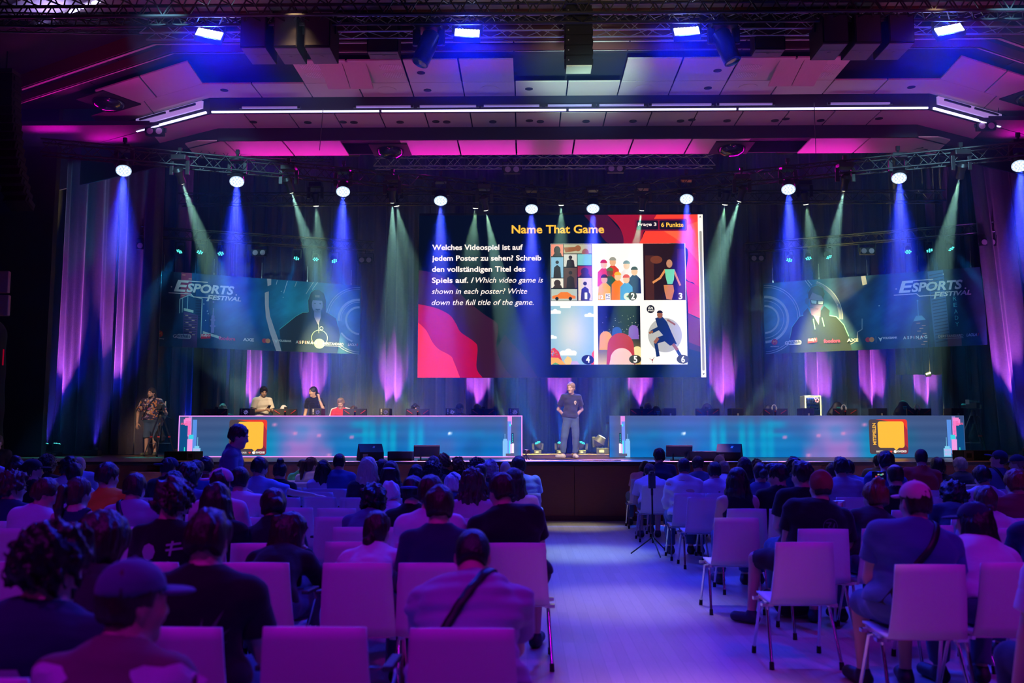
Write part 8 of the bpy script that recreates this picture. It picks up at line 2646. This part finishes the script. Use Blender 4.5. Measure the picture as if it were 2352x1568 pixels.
def snap(J, t):
 w_ = t.matrix_basis @ Vector(J['wl'] + np.array((0.05, 0.10, 0.06)))
 e = empty('compact_camera', w_, 0.2, 'small silver camera held up by the woman with red curls', 'camera')
 b = MB(); b.box((0, 0, 0), (0.11, 0.04, 0.07)); b.build('camera_body', mat('camera_silver', (0.5, 0.5, 0.54), 0.3, 0.5, bump=0.02), e, bevel=0.006)
 b = MB(); b.cyl((0, 0.02, 0), (0, 0.06, 0), 0.026); b.build('camera_lens', M_BLACK, e, True)
seated('woman with piled-up red curls and a patterned dark shirt, hands raised', 'woman with piled-up red curls', 2006, 1106, row(1963, 1212), hair='topbun', hcol='red', vol=0.012, yaw=14, nod=0, top='dark', arms=('film', 'phone'), after=snap, tx=1990, bw=1.0, curll=1.3, curlr=1.1)
seated('woman with a dark ponytail and a pink t-shirt behind the navy cap', 'woman with the dark ponytail in pink', 2258, 1112, row(2295, 1212), hair='lowpony', hcol='brown', top='pink', roll=10, tx=2285, bw=1.08)
seated('person in a dark t-shirt with a red mark at the right edge', 'person with the red mark at the right edge', 2392, 1120, 6.1, hair='short', hcol='dark', top='navy', tx=2376, bw=1.2, after=lambda J, t: decal(J, t, 'red_print', *grid_patch([(-0.05, 0.05), (0.0, 0.02), (0.05, -0.02), (0.03, -0.08), (-0.03, -0.05)], 2), M_PRINTP, (-0.13, 0.20)))
seated('person in a white t-shirt cut off by the right edge, arm hanging down', 'person cut off by the right edge', 2470, 1130, 3.85, hair='short', hcol='dark', top='lav', arms='hang', bw=1.15, legs='navy', fix=1)
R6r = row(1692, 1188)
seated('man in glasses and black t-shirt behind the rust-red beanie', 'man in glasses behind the beanie', 1840, 1055, R6r, hair='quiff', hcol='black', yaw=28, nod=4, top='black', glasses=1, beard=1, bw=1.08, tx=1832)
seated('person with wavy black hair and a dark t-shirt left of the navy cap', 'person with wavy black hair', 2186, 1102, R6r, hair='mop', hcol='black', yaw=24, nod=16, top='navy', tx=2176, bw=1.06)
seated('man with reddish hair and a maroon t-shirt near the right edge', 'man with reddish hair near the right edge', 2330, 1077, R6r, hair='short', hcol='red', vol=0.008, nod=6, top='maroon', bw=1.2, tx=2322)
R7r = row(1699, 1167)
seated('woman with long black hair and a thin strapped top showing one bare shoulder', 'woman with one bare shoulder', 1694, 1077, R7r, hair='hatlong', hcol='black', vol=0.016, yaw=-14, top='black', cut='tank', bw=1.05)
seated('man in glasses and a black t-shirt with his face turned left in profile', 'man in glasses turned left', 1784, 1062, R7r, hair='quiff', hcol='black', yaw=66, nod=14, top='black', glasses=1, tx=1790, bw=1.08)
def rear_cam(J, t):
 w_ = at(2019, 1092, 9.75)
 e = empty('tablet_camera', w_, 0.05, 'camera with a lit screen held before the bald man', 'camera')
 b = MB(); b.box((0, 0, 0), (0.145, 0.02, 0.09)); b.build('camera_body', M_PHONE, e, bevel=0.004)
 for i, (x, z, c_) in enumerate(((-0.01, 0.012, (0.5, 0.45, 0.3)), (0.02, 0.01, (0.1, 0.6, 0.45)), (0.035, 0.016, (0.4, 0.4, 0.35)), (-0.035, -0.008, (0.6, 0.05, 0.1)), (0.0, -0.028, (0.03, 0.08, 0.35)), (0.03, -0.028, (0.04, 0.08, 0.3)))):
  b = MB(); b.box((x, -0.0105, z), (0.02, 0.001, 0.014)); b.build('screen_icon', glow('icon_%d' % i, c_, 0.8), e)
seated('bald man in a black t-shirt holding a camera with a lit screen', 'bald man with the lit camera', 2054, 1064, row(2045, 1170), hair='balding', hcol='dark', nod=4, top='black', bw=1.08, after=rear_cam, arms='phone')
R9r = row(1617, 1141)
seated('person in a hooded lavender top with dark hair, left of the maroon t-shirt', 'person in the hooded lavender top', 2254, 1075, R9r - 0.8, hair='short', hcol='black', vol=0.004, roll=-8, top='lav', cut='hoodie')
seated('man with spiky dark hair in a lavender-grey t-shirt', 'man with spiky hair in lavender-grey', 1930, 1048, row(1935, 1141), hair='quiff', hcol='black', nod=2, top='dusk', bw=1.18, tx=1935)
seated('person with a low knot of hair and a blue top with thin straps', 'person with the low knot of hair', 1745, 1062, R9r, hair='bun', hcol='dark', top='slate', nod=4)
seated('tall man in a blue t-shirt before the yellow bubble card', 'tall man in blue before the card', 2033, 1036, R9r, hair='short', hcol='black', vol=0.008, top='blue', bw=1.1, tx=2026)
R10r = row(1543, 1132)
seated('man with cropped hair in a pale crumpled hooded shirt lit pink', 'man in the pale crumpled hooded shirt', 1570, 1053, R10r, hair='buzz', hcol='black', vol=0.006, top='white', cut='hoodie', bw=1.2, fold=0.010)
def keyb(J, t):
 parts = [moved(grid_patch([(-0.012, -0.010), (0.012, -0.010), (0.012, 0.010), (-0.012, 0.010)], 1), -0.12 + 0.034 * i + 0.01 * j, -0.03 * j, 0.12) for i in range(8) for j in range(3)]
 fr = [grid_patch(q_, 1) for q_ in stroke([(-0.16, 0.04), (0.17, 0.075), (0.16, -0.07), (-0.14, -0.10), (-0.16, 0.04)], 0.012)]
 decal(J, t, 'keyboard_print', *multi(*(parts + fr)), mat('print_black', (0.015, 0.015, 0.03), 0.8, bump=0.1), (0.02, 0.17))
seated('man in a lavender t-shirt with a keyboard printed on the back', 'man with the keyboard print', 1640, 1061, row(1632, 1132), hair='short', hcol='black', top='lav', bw=1.12, after=keyb)
seated('woman with long dark hair left of the low knot of hair', 'woman with long dark hair in the middle of the right block', 1709, 1050, R10r + 0.9, hair='long', hcol='black', top='navy')
seated('man with thick dark hair behind the man in glasses', 'man with thick dark hair behind the glasses', 1822, 1047, R10r + 1.0, hair='mop', hcol='black', vol=-0.012, top='navy')
seated('person with short dark hair left of the spiky hair', 'person left of the spiky hair', 1911, 1062, R10r + 0.9, hair='short', hcol='dark', vol=0.004, top='dark')
seated('man in a pale blue shirt half hidden behind the spiky hair', 'man in pale blue behind the spiky hair', 1946, 1056, R10r + 1.0, hair='short', hcol='dark', top='ltblue', cut='shirt', tx=1960, bw=1.2)
seated('man in a dark red t-shirt before the right end of the desk', 'man in the dark red t-shirt', 2115, 1032, R10r + 0.7, hair='buzz', hcol='black', vol=0.006, yaw=-20, top='red', bw=1.3, tx=2110)
seated('man in a dark cap and grey-blue t-shirt with a thin strap', 'man in the dark cap with raised peak', 2292, 1032, R10r + 1.0, hair='hat', hcol='black', hat='cap', hatcol='navy', yaw=62, nod=-10, top='slate', strap='l', bw=1.2, tx=2284)
seated('man in a dark cap with a pale peak at the right edge', 'man in the cap with the pale peak', 2334, 1042, R10r + 1.1, hair='hat', hcol='fair', hat='cap', hatcol='navy', yaw=54, nod=8, top='black', tx=2345)
R12r = row(1490, 1113)
seated('person in a white t-shirt bent forward behind the phone stand, head hidden', 'person bent forward behind the phone stand', 1492, 1082, R12r, hair='short', hcol='dark', top='lav', lean=30, nod=30, fix=1, bw=1.15, shorts=1, legs='slate')
seated('man in a blue t-shirt with short hair, right of the pale hooded shirt', 'man in blue right of the hooded shirt', 1602, 1046, R12r, hair='short', hcol='dark', top='slate', tx=1608)
seated('person with fair hair in a white shirt behind the keyboard print', 'person with fair hair behind the keyboard print', 1662, 1058, R12r + 0.2, hair='short', hcol='fair', top='white')
seated('woman with a chin-length dark bob in a black t-shirt', 'woman with the dark bob', 2152, 1052, row(2146, 1114), hair='bob', hcol='black', top='black')
seated('person with smooth grey-blond hair bowing forward', 'person with smooth grey-blond hair', 2204, 1051, R12r + 0.2, hair='short', hcol='grey', vol=0.008, nod=18, yaw=20, top='navy', bw=1.15)
seated('tall man in a dark t-shirt, highest head at the right aisle front', 'tall man in dark at the front of the right block', 1513, 1029, R12r + 0.7, hair='short', hcol='black', vol=0.008, yaw=16, top='navy', bw=1.15, tx=1520)
seated('person with dark hair between the long dark hair and the thick dark hair', 'person between two dark heads', 1738, 1055, R12r + 1.0, hair='mop', hcol='black', vol=-0.01, top='dark')
seated('man in a dark green shirt mostly hidden by the tall man in blue', 'man in dark green behind the tall man', 2017, 1041, R12r + 1.1, hair='short', hcol='black', top='olive', tx=2004, bw=1.15)
seated('woman with dark hair and a pale pink top leaning right, at the aisle', 'woman in pale pink at the aisle', 1481, 1057, row(1451, 1099), hair='long', hcol='black', roll=8, nod=8, top='pink', tx=1466)
seated('person in a beige knitted hat in front of the wedge loudspeaker', 'person in the beige knitted hat', 1652, 1047, R12r + 2.0, hair='hat', hcol='dark', hat='beanie', hatcol='beige', top='dark')

# --- empty chairs
EMPT = [(722, 1438, 'in the nearest row of the left block'), (330, 1242, 'behind the chin-length wavy hair at left'), (812, 1243, 'third in the file of empty chairs, left of the ponytail'),
  (798, 1209, None), (548, 1187, 'beside the straight haired woman'), (772, 1186, 'fourth in the file of empty chairs'), (773, 1166, 'fifth in the file of empty chairs'), (674, 1165, 'right of the thick low bun'),
  (446, 1142, 'left of the pink cap, behind the curls'), (735, 1140.5, 'sixth in the file of empty chairs, lit blue'), (730, 1130, 'seventh in the file of empty chairs, lit blue'), (727, 1119, 'eighth in the file of empty chairs, lit blue'),
  (706, 1099, 'pale one in the front row below the pinned-up curls'), (660, 1119, 'under the outstretched arm'), (651, 1142, 'in front of the outstretched arm'), (818, 1142, 'in front of the very long pale hair'),
  (1092, 1212, 'in front of the wavy brown hair'), (1692, 1188, 'in front of the bare shoulder'), (1848, 1244, 'in front of the rust-red beanie'), (1617, 1141, 'in front of the keyboard print'),
  (2135, 1205, 'left of the navy cap, lit violet'), (2194, 1248, 'in front of the navy cap, half hidden'), (2120, 1140, 'left of the wavy black hair, lit blue'), (2288, 1105, 'below the dark cap with raised peak'), (20, 1289, 'at the left edge behind the black curls')]
for px, py, lab in EMPT:
 if lab is None:
  continue
 chair_px(px, py, 'empty white hall chair ' + lab, arm=(720 < px < 830))

# --- the phone stand in the aisle
c = atz(1500, 1275, 0.0)
t = empty('phone_stand', c, 0.3, 'black phone stand on three thin legs at the right aisle', 'tripod')
top = at(1500, 1085, c.y).z
b = MB(); b.cyl((0, 0, 0.16), (0, 0, top - 0.2), 0.012); b.cyl((0, 0, top - 0.3), (0, 0, top - 0.1), 0.016); b.build('pole', M_DARK, t, True)
for k in range(3):
 a = 2.1 * k + 0.4
 b = MB(); b.cyl((0, 0, 0.24), (0.30 * math.cos(a), 0.30 * math.sin(a), 0.012), 0.009); b.build('leg', M_DARK, t, True)
b = MB(); b.box((0, 0, top - 0.11), (0.09, 0.05, 0.20)); b.box((0, -0.01, top - 0.01), (0.05, 0.05, 0.06)); b.build('gimbal_head', M_PLAS, t, bevel=0.006)
b = MB(); b.box((0, 0, top + 0.005), (0.085, 0.012, 0.012)); b.build('phone_clamp', M_STEEL, t)
# bag under the beanie man's chair
c = atz(1835, 1420, 0.0)
t = empty('backpack', (c.x, c.y + 0.1, 0), 0.2, 'dark backpack on the floor under the chair before the rust-red beanie', 'bag')
f = Field((-0.3, -0.25, 0), (0.3, 0.25, 0.4), 0.012)
f.cone((-0.08, 0, 0.13), (0.10, 0, 0.13), 0.13, 0.12, 0.03, ((0, 1, 0), 0.9)); f.cone((-0.02, -0.10, 0.10), (0.06, -0.10, 0.10), 0.06, 0.06, 0.03); f.ripple(wob(5, 30, 0.008)); f.half((0, 0, 0.004), (0, 0, -1), 0.01)
V, Q = f.mesh(); mesh_np('bag_body', V, Q, m_cloth('dark'), t)
b = MB(); b.tube([(-0.05, 0.02, 0.24), (-0.03, 0.02, 0.29), (0.05, 0.02, 0.29), (0.07, 0.02, 0.24)], 0.010, 6); b.build('carry_loop', M_RUBBER, t, True)

# ------------------------------------------------------------------ people who stand, and the players
def standing(label, loc, rz, **k):
 _seed[0] += 1
 o = dict(seed=_seed[0], **k)
 J = standing_joints(o)
 t = empty('person', loc, rad(rz), label, 'person', None)
 figure(J, t, o)
 sc_ = o.get('scale', 1.0)
 t.scale = (sc_, sc_, sc_)
 return t, J
A = np.array
# presenter
p = at(1312, 1052, 20.4)
t, J = standing('presenter in charcoal t-shirt and jeans with hands behind his back', (p.x, 20.4, STAGE_Z), 186, h=0.0085, hair='short', hcol='fair', top='charcoal', legs='denim', shoes='white', yaw=-34, nod=8, tw=0, eyes=1, skin='fair', scale=0.975, bw=0.98,
 joints=dict(el=(-0.27, -0.13, 1.11), wl=(-0.10, -0.20, 0.90), er=(0.27, -0.13, 1.11), wr=(0.06, -0.22, 0.90), hdl=(0.9, -0.2, -0.3), hdr=(-0.9, -0.2, -0.3),
    kr=(0.16, 0.05, 0.49), ar=(0.20, 0.06, 0.095), tr=(0.33, 0.14, 0.05), kl=(-0.10, 0.03, 0.49), al=(-0.09, -0.02, 0.095), tl=(-0.10, 0.14, 0.045), hip=(0.02, 0, 0.93)))
decal(J, t, 'chest_badge', *grid_patch([(0.0, 0.05), (0.025, 0.04), (0.03, 0.0), (0.015, -0.03), (0.0, -0.05), (-0.015, -0.03), (-0.03, 0.0), (-0.025, 0.04)], 1), mat('badge_cream', (0.7, 0.62, 0.36), 0.6, bump=0.02), (-0.09, 0.18), back=False)
decal(J, t, 'chest_badge_mark', *grid_patch([(0.0, 0.02), (0.012, 0.0), (0.0, -0.02), (-0.012, 0.0)], 1), M_BLACK, (-0.09, 0.18), back=False, lift=0.007)
# camera man with the patterned shirt
mp_ = bpy.data.materials.new('confetti_shirt'); mp_.use_nodes = True
nt = mp_.node_tree; bs = nt.nodes['Principled BSDF']; bs.inputs['Roughness'].default_value = 0.85
tc = nt.nodes.new('ShaderNodeTexCoord'); vo = nt.nodes.new('ShaderNodeTexVoronoi'); vo.inputs['Scale'].default_value = 26
cr = nt.nodes.new('ShaderNodeValToRGB'); cr.color_ramp.interpolation = 'CONSTANT'
e0 = cr.color_ramp.elements; e0[0].color = (0.03, 0.025, 0.06, 1); e0[1].position = 0.42; e0[1].color = (0.60, 0.26, 0.06, 1)
for pos, c_ in ((0.55, (0.05, 0.04, 0.12, 1)), (0.66, (0.55, 0.5, 0.55, 1)), (0.76, (0.22, 0.12, 0.36, 1)), (0.9, (0.03, 0.03, 0.08, 1))):
 n_ = e0.new(pos); n_.color = c_
nt.links.new(tc.outputs['Object'], vo.inputs[0]); nt.links.new(vo.outputs['Color'], cr.inputs[0]); nt.links.new(cr.outputs[0], bs.inputs['Base Color'])
p = at(345, 1043, 22.9)
t, J = standing('heavy man in a confetti patterned shirt and denim shorts behind a tripod', (p.x, 22.9, STAGE_Z), 182, h=0.0085, hair='short', hcol='dark', top='dark', top_mat=mp_, cut='shirt', shorts=1, legs='denim', shoes='olive', bw=1.34, yaw=-14, eyes=1, beard=1, strap='l', scale=0.985,
 joints=dict(er=(0.36, -0.02, 1.08), wr=(0.34, 0.06, 0.84), el=(-0.37, 0.02, 1.08), wl=(-0.33, 0.16, 0.86)))
decal(J, t, 'name_card', *grid_patch([(-0.045, 0.025), (0.045, 0.025), (0.045, -0.025), (-0.045, -0.025)], 1), mat('card_pinkblue', (0.4, 0.12, 0.35), 0.5, bump=0.02), (0.02, 0.24), back=False, lift=0.012)
# man in the pale shirt with a phone, woman in black with a hand at her ear
p = at(601, 950, 22.75)
t, J = standing('man in a pale shirt looking down at a phone on stage', (p.x, 22.75, STAGE_Z), -140, h=0.0085, hair='quiff', hcol='black', top='cream', cut='shirt', legs='beige', yaw=-12, nod=22, eyes=1, beard=1, skin='tan', bw=1.08, scale=1.0,
 joints=dict(el=(-0.26, 0.06, 1.10), wl=(-0.05, 0.30, 1.15), er=(0.26, 0.06, 1.10), wr=(0.07, 0.30, 1.13)), curll=0.9, curlr=0.9)
wq = t.matrix_basis @ Vector((0.0, 0.40, 1.20))
e = empty('smartphone', wq, rad(-140), 'smartphone held by the man in the pale shirt on the stage', 'phone')
b = MB(); b.box((0, 0, 0), (0.075, 0.150, 0.009), Matrix.Rotation(rad(35), 3, 'X')); b.build('phone_body', M_PHONE, e, bevel=0.003)
p = at(722, 950, 22.85)
t, J = standing('woman in black with a raised hand at her ear on stage', (p.x, 22.85, STAGE_Z), 166, h=0.0085, hair='lowpony', hcol='black', top='black', legs='dark', yaw=-30, nod=10, eyes=1, bw=0.88, scale=1.0,
 joints=dict(el=(-0.30, 0.10, 1.13), wl=(-0.20, 0.14, 1.40), hdl=(0.25, -0.1, 1.0), er=(0.24, 0.0, 1.10), wr=(0.26, 0.08, 0.86)), curll=0.8)
b = MB(); b.lathe([(0.034, -0.012), (0.036, 0.0), (0.034, 0.012)], tuple(J['wl'] - nrm(J['wl'] - J['el']) * 0.02), 14, Vector(J['wl'] - J['el']).to_track_quat('Z', 'Y').to_matrix()); b.build('wristband', mat('band_teal', (0.2, 0.4, 0.5), 0.5, bump=0.02), t, True)
# walking man in front of the left desk
p = at(530, 1000, 9.95)
standing('man in a grey-blue polo shirt walking to the right between the rows', (p.x, 9.95, 0), -80, h=0.010, hair='short', hcol='dark', top='slate', cut='polo', legs='dark', yaw=-6, nod=14, bw=1.05, scale=0.985, eyes=1,
 joints=dict(el=(-0.25, -0.02, 1.10), wl=(-0.26, 0.12, 0.88), er=(0.25, 0.05, 1.10), wr=(0.22, 0.26, 0.98), kl=(-0.10, 0.20, 0.51), al=(-0.10, 0.16, 0.10), tl=(-0.10, 0.31, 0.05), kr=(0.10, 0.0, 0.49), ar=(0.10, -0.14, 0.11), tr=(0.10, 0.0, 0.05)))
# staff member at the left edge
p = at(-4, 1000, 15.6)
standing('person in dark clothes standing at the left edge with hands folded', (p.x, 15.6, 0), 200, h=0.012, hair='short', hcol='dark', top='black', legs='dark', yaw=-20, eyes=1, scale=0.93, joints=dict(el=(-0.25, 0.06, 1.10), wl=(0.0, 0.25, 1.08), er=(0.25, 0.06, 1.10), wr=(0.02, 0.27, 1.05)))
# players behind the left desk: seated figures on the gaming chairs
def player(label, px, py, Y, rz, **k):
 _seed[0] += 1
 o = dict(seed=_seed[0], h=0.009, eyes=1, **k)
 zt_ = at(px, py, Y).z - STAGE_Z
 best = min(((abs(top_of(sitting_joints(dict(o, lean=l_, spine=s_)), o) + 0.10 - zt_) + 0.0005 * l_, l_, s_) for l_ in (5, 15, 25, 35, 45) for s_ in (0.86, 0.92, 0.98, 1.04)), key=lambda a_: a_[0])
 o.update(lean=best[1], spine=best[2])
 J = sitting_joints(o)
 R_ = Matrix.Rotation(rad(rz), 3, 'Z')
 hx = R_ @ Vector((J['H'].c[0], J['H'].c[1], 0))
 c_ = at(px, py, Y)
 t = empty('person', (c_.x - hx.x, Y - hx.y, STAGE_Z + 0.10), rad(rz), label, 'person', 'players behind the desks')
 figure(J, t, o)
 return t, J
player('blond player whose crown shows above the leftmost monitor', 512, 928, 22.45, 180, hair='mop', hcol='blond', vol=-0.014, nod=24, top='black')
player('player in a white cap hidden behind the second monitor', 652, 931, 22.45, 180, hair='hat', hcol='dark', hat='cap', hatcol='white', nod=26, top='dark')
t, J = player('player in a red jacket with white stripes leaning to his monitor', 783, 913, 22.35, 186, hair='quiff', hcol='fair', nod=24, yaw=-8, top='red', cut='long', bw=1.18, arms='cross')
for e_ in (-1, 1):
 b = MB()
 s_, q_ = J['sl' if e_ < 0 else 'sr'], J['el' if e_ < 0 else 'er']
 pts_ = [J['c7'] * 0.45 + s_ * 0.55 + A((0, 0.0, 0.075)), s_ + A((0.03 * e_, 0.02, 0.068)), s_ * 0.5 + q_ * 0.5 + A((0.062 * e_, 0.035, 0.02))]
 b.tube([Vector(v_) for v_ in pts_], 0.018, 7); b.build('white_stripe', M_WHITE, t, True)
player('player whose hair shows above the middle monitor of the left desk', 812, 931, 22.7, 182, hair='short', hcol='brown', nod=30, top='dark')
player('dark haired player whose crown shows above the fourth monitor', 954, 927, 22.45, 180, hair='mop', hcol='black', vol=-0.01, nod=22, top='black')
player('bearded man in a grey shirt leaning over behind the fourth computer tower', 1056, 927, 22.5, 214, hair='short', hcol='dark', nod=26, beard=1, top='grey', bw=1.1, skin='tan')
t, J = player('player with black headphones behind the rightmost monitor of the left desk', 1096, 929, 22.6, 180, hair='short', hcol='black', nod=26, top='black', vol=0.01)
h_ = J['H']
b = MB(); b.tube([Vector(h_.p(0.098 * math.cos(a_), -0.01, 0.03 + 0.108 * math.sin(a_))) for a_ in np.linspace(0, math.pi, 9)], 0.011, 6)
for e_ in (-1, 1):
 b.ell(h_.p(0.098 * e_, -0.005, 0.0), (0.022, 0.040, 0.045))
b.build('headphones', M_BLACK, t, True)
player('player with short brown hair bent low behind the right desk', 1488, 925, 22.3, 172, hair='short', hcol='brown', nod=34, top='dark')
# ------------------------------------------------------------------ haze over the stage
mh = bpy.data.materials.new('stage_haze')
mh.use_nodes = True
nt = mh.node_tree
nt.nodes.remove(nt.nodes['Principled BSDF'])
vs = nt.nodes.new('ShaderNodeVolumeScatter')
vs.inputs['Color'].default_value = (0.12, 0.32, 1.0, 1)  # blue ambient light put into the tint; the haze itself is neutral
vs.inputs['Density'].default_value = 0.024
vs.inputs['Anisotropy'].default_value = 0.25
nt.links.new(vs.outputs[0], nt.nodes['Material Output'].inputs['Volume'])
b = MB(); b.box((HX, 23.2, 6.5), (27.0, 10.5, 10.7))
tag(b.build('haze', mh), 'thin stage haze with blue light in its tint, showing the lamp beams', 'haze', kind='stuff')
b = MB(); b.box((HX, 16.2, 8.35), (25.0, 3.2, 2.3))
tag(b.build('haze', mh), 'thin haze glowing blue around the dazzling top wash panels', 'haze', kind='stuff')
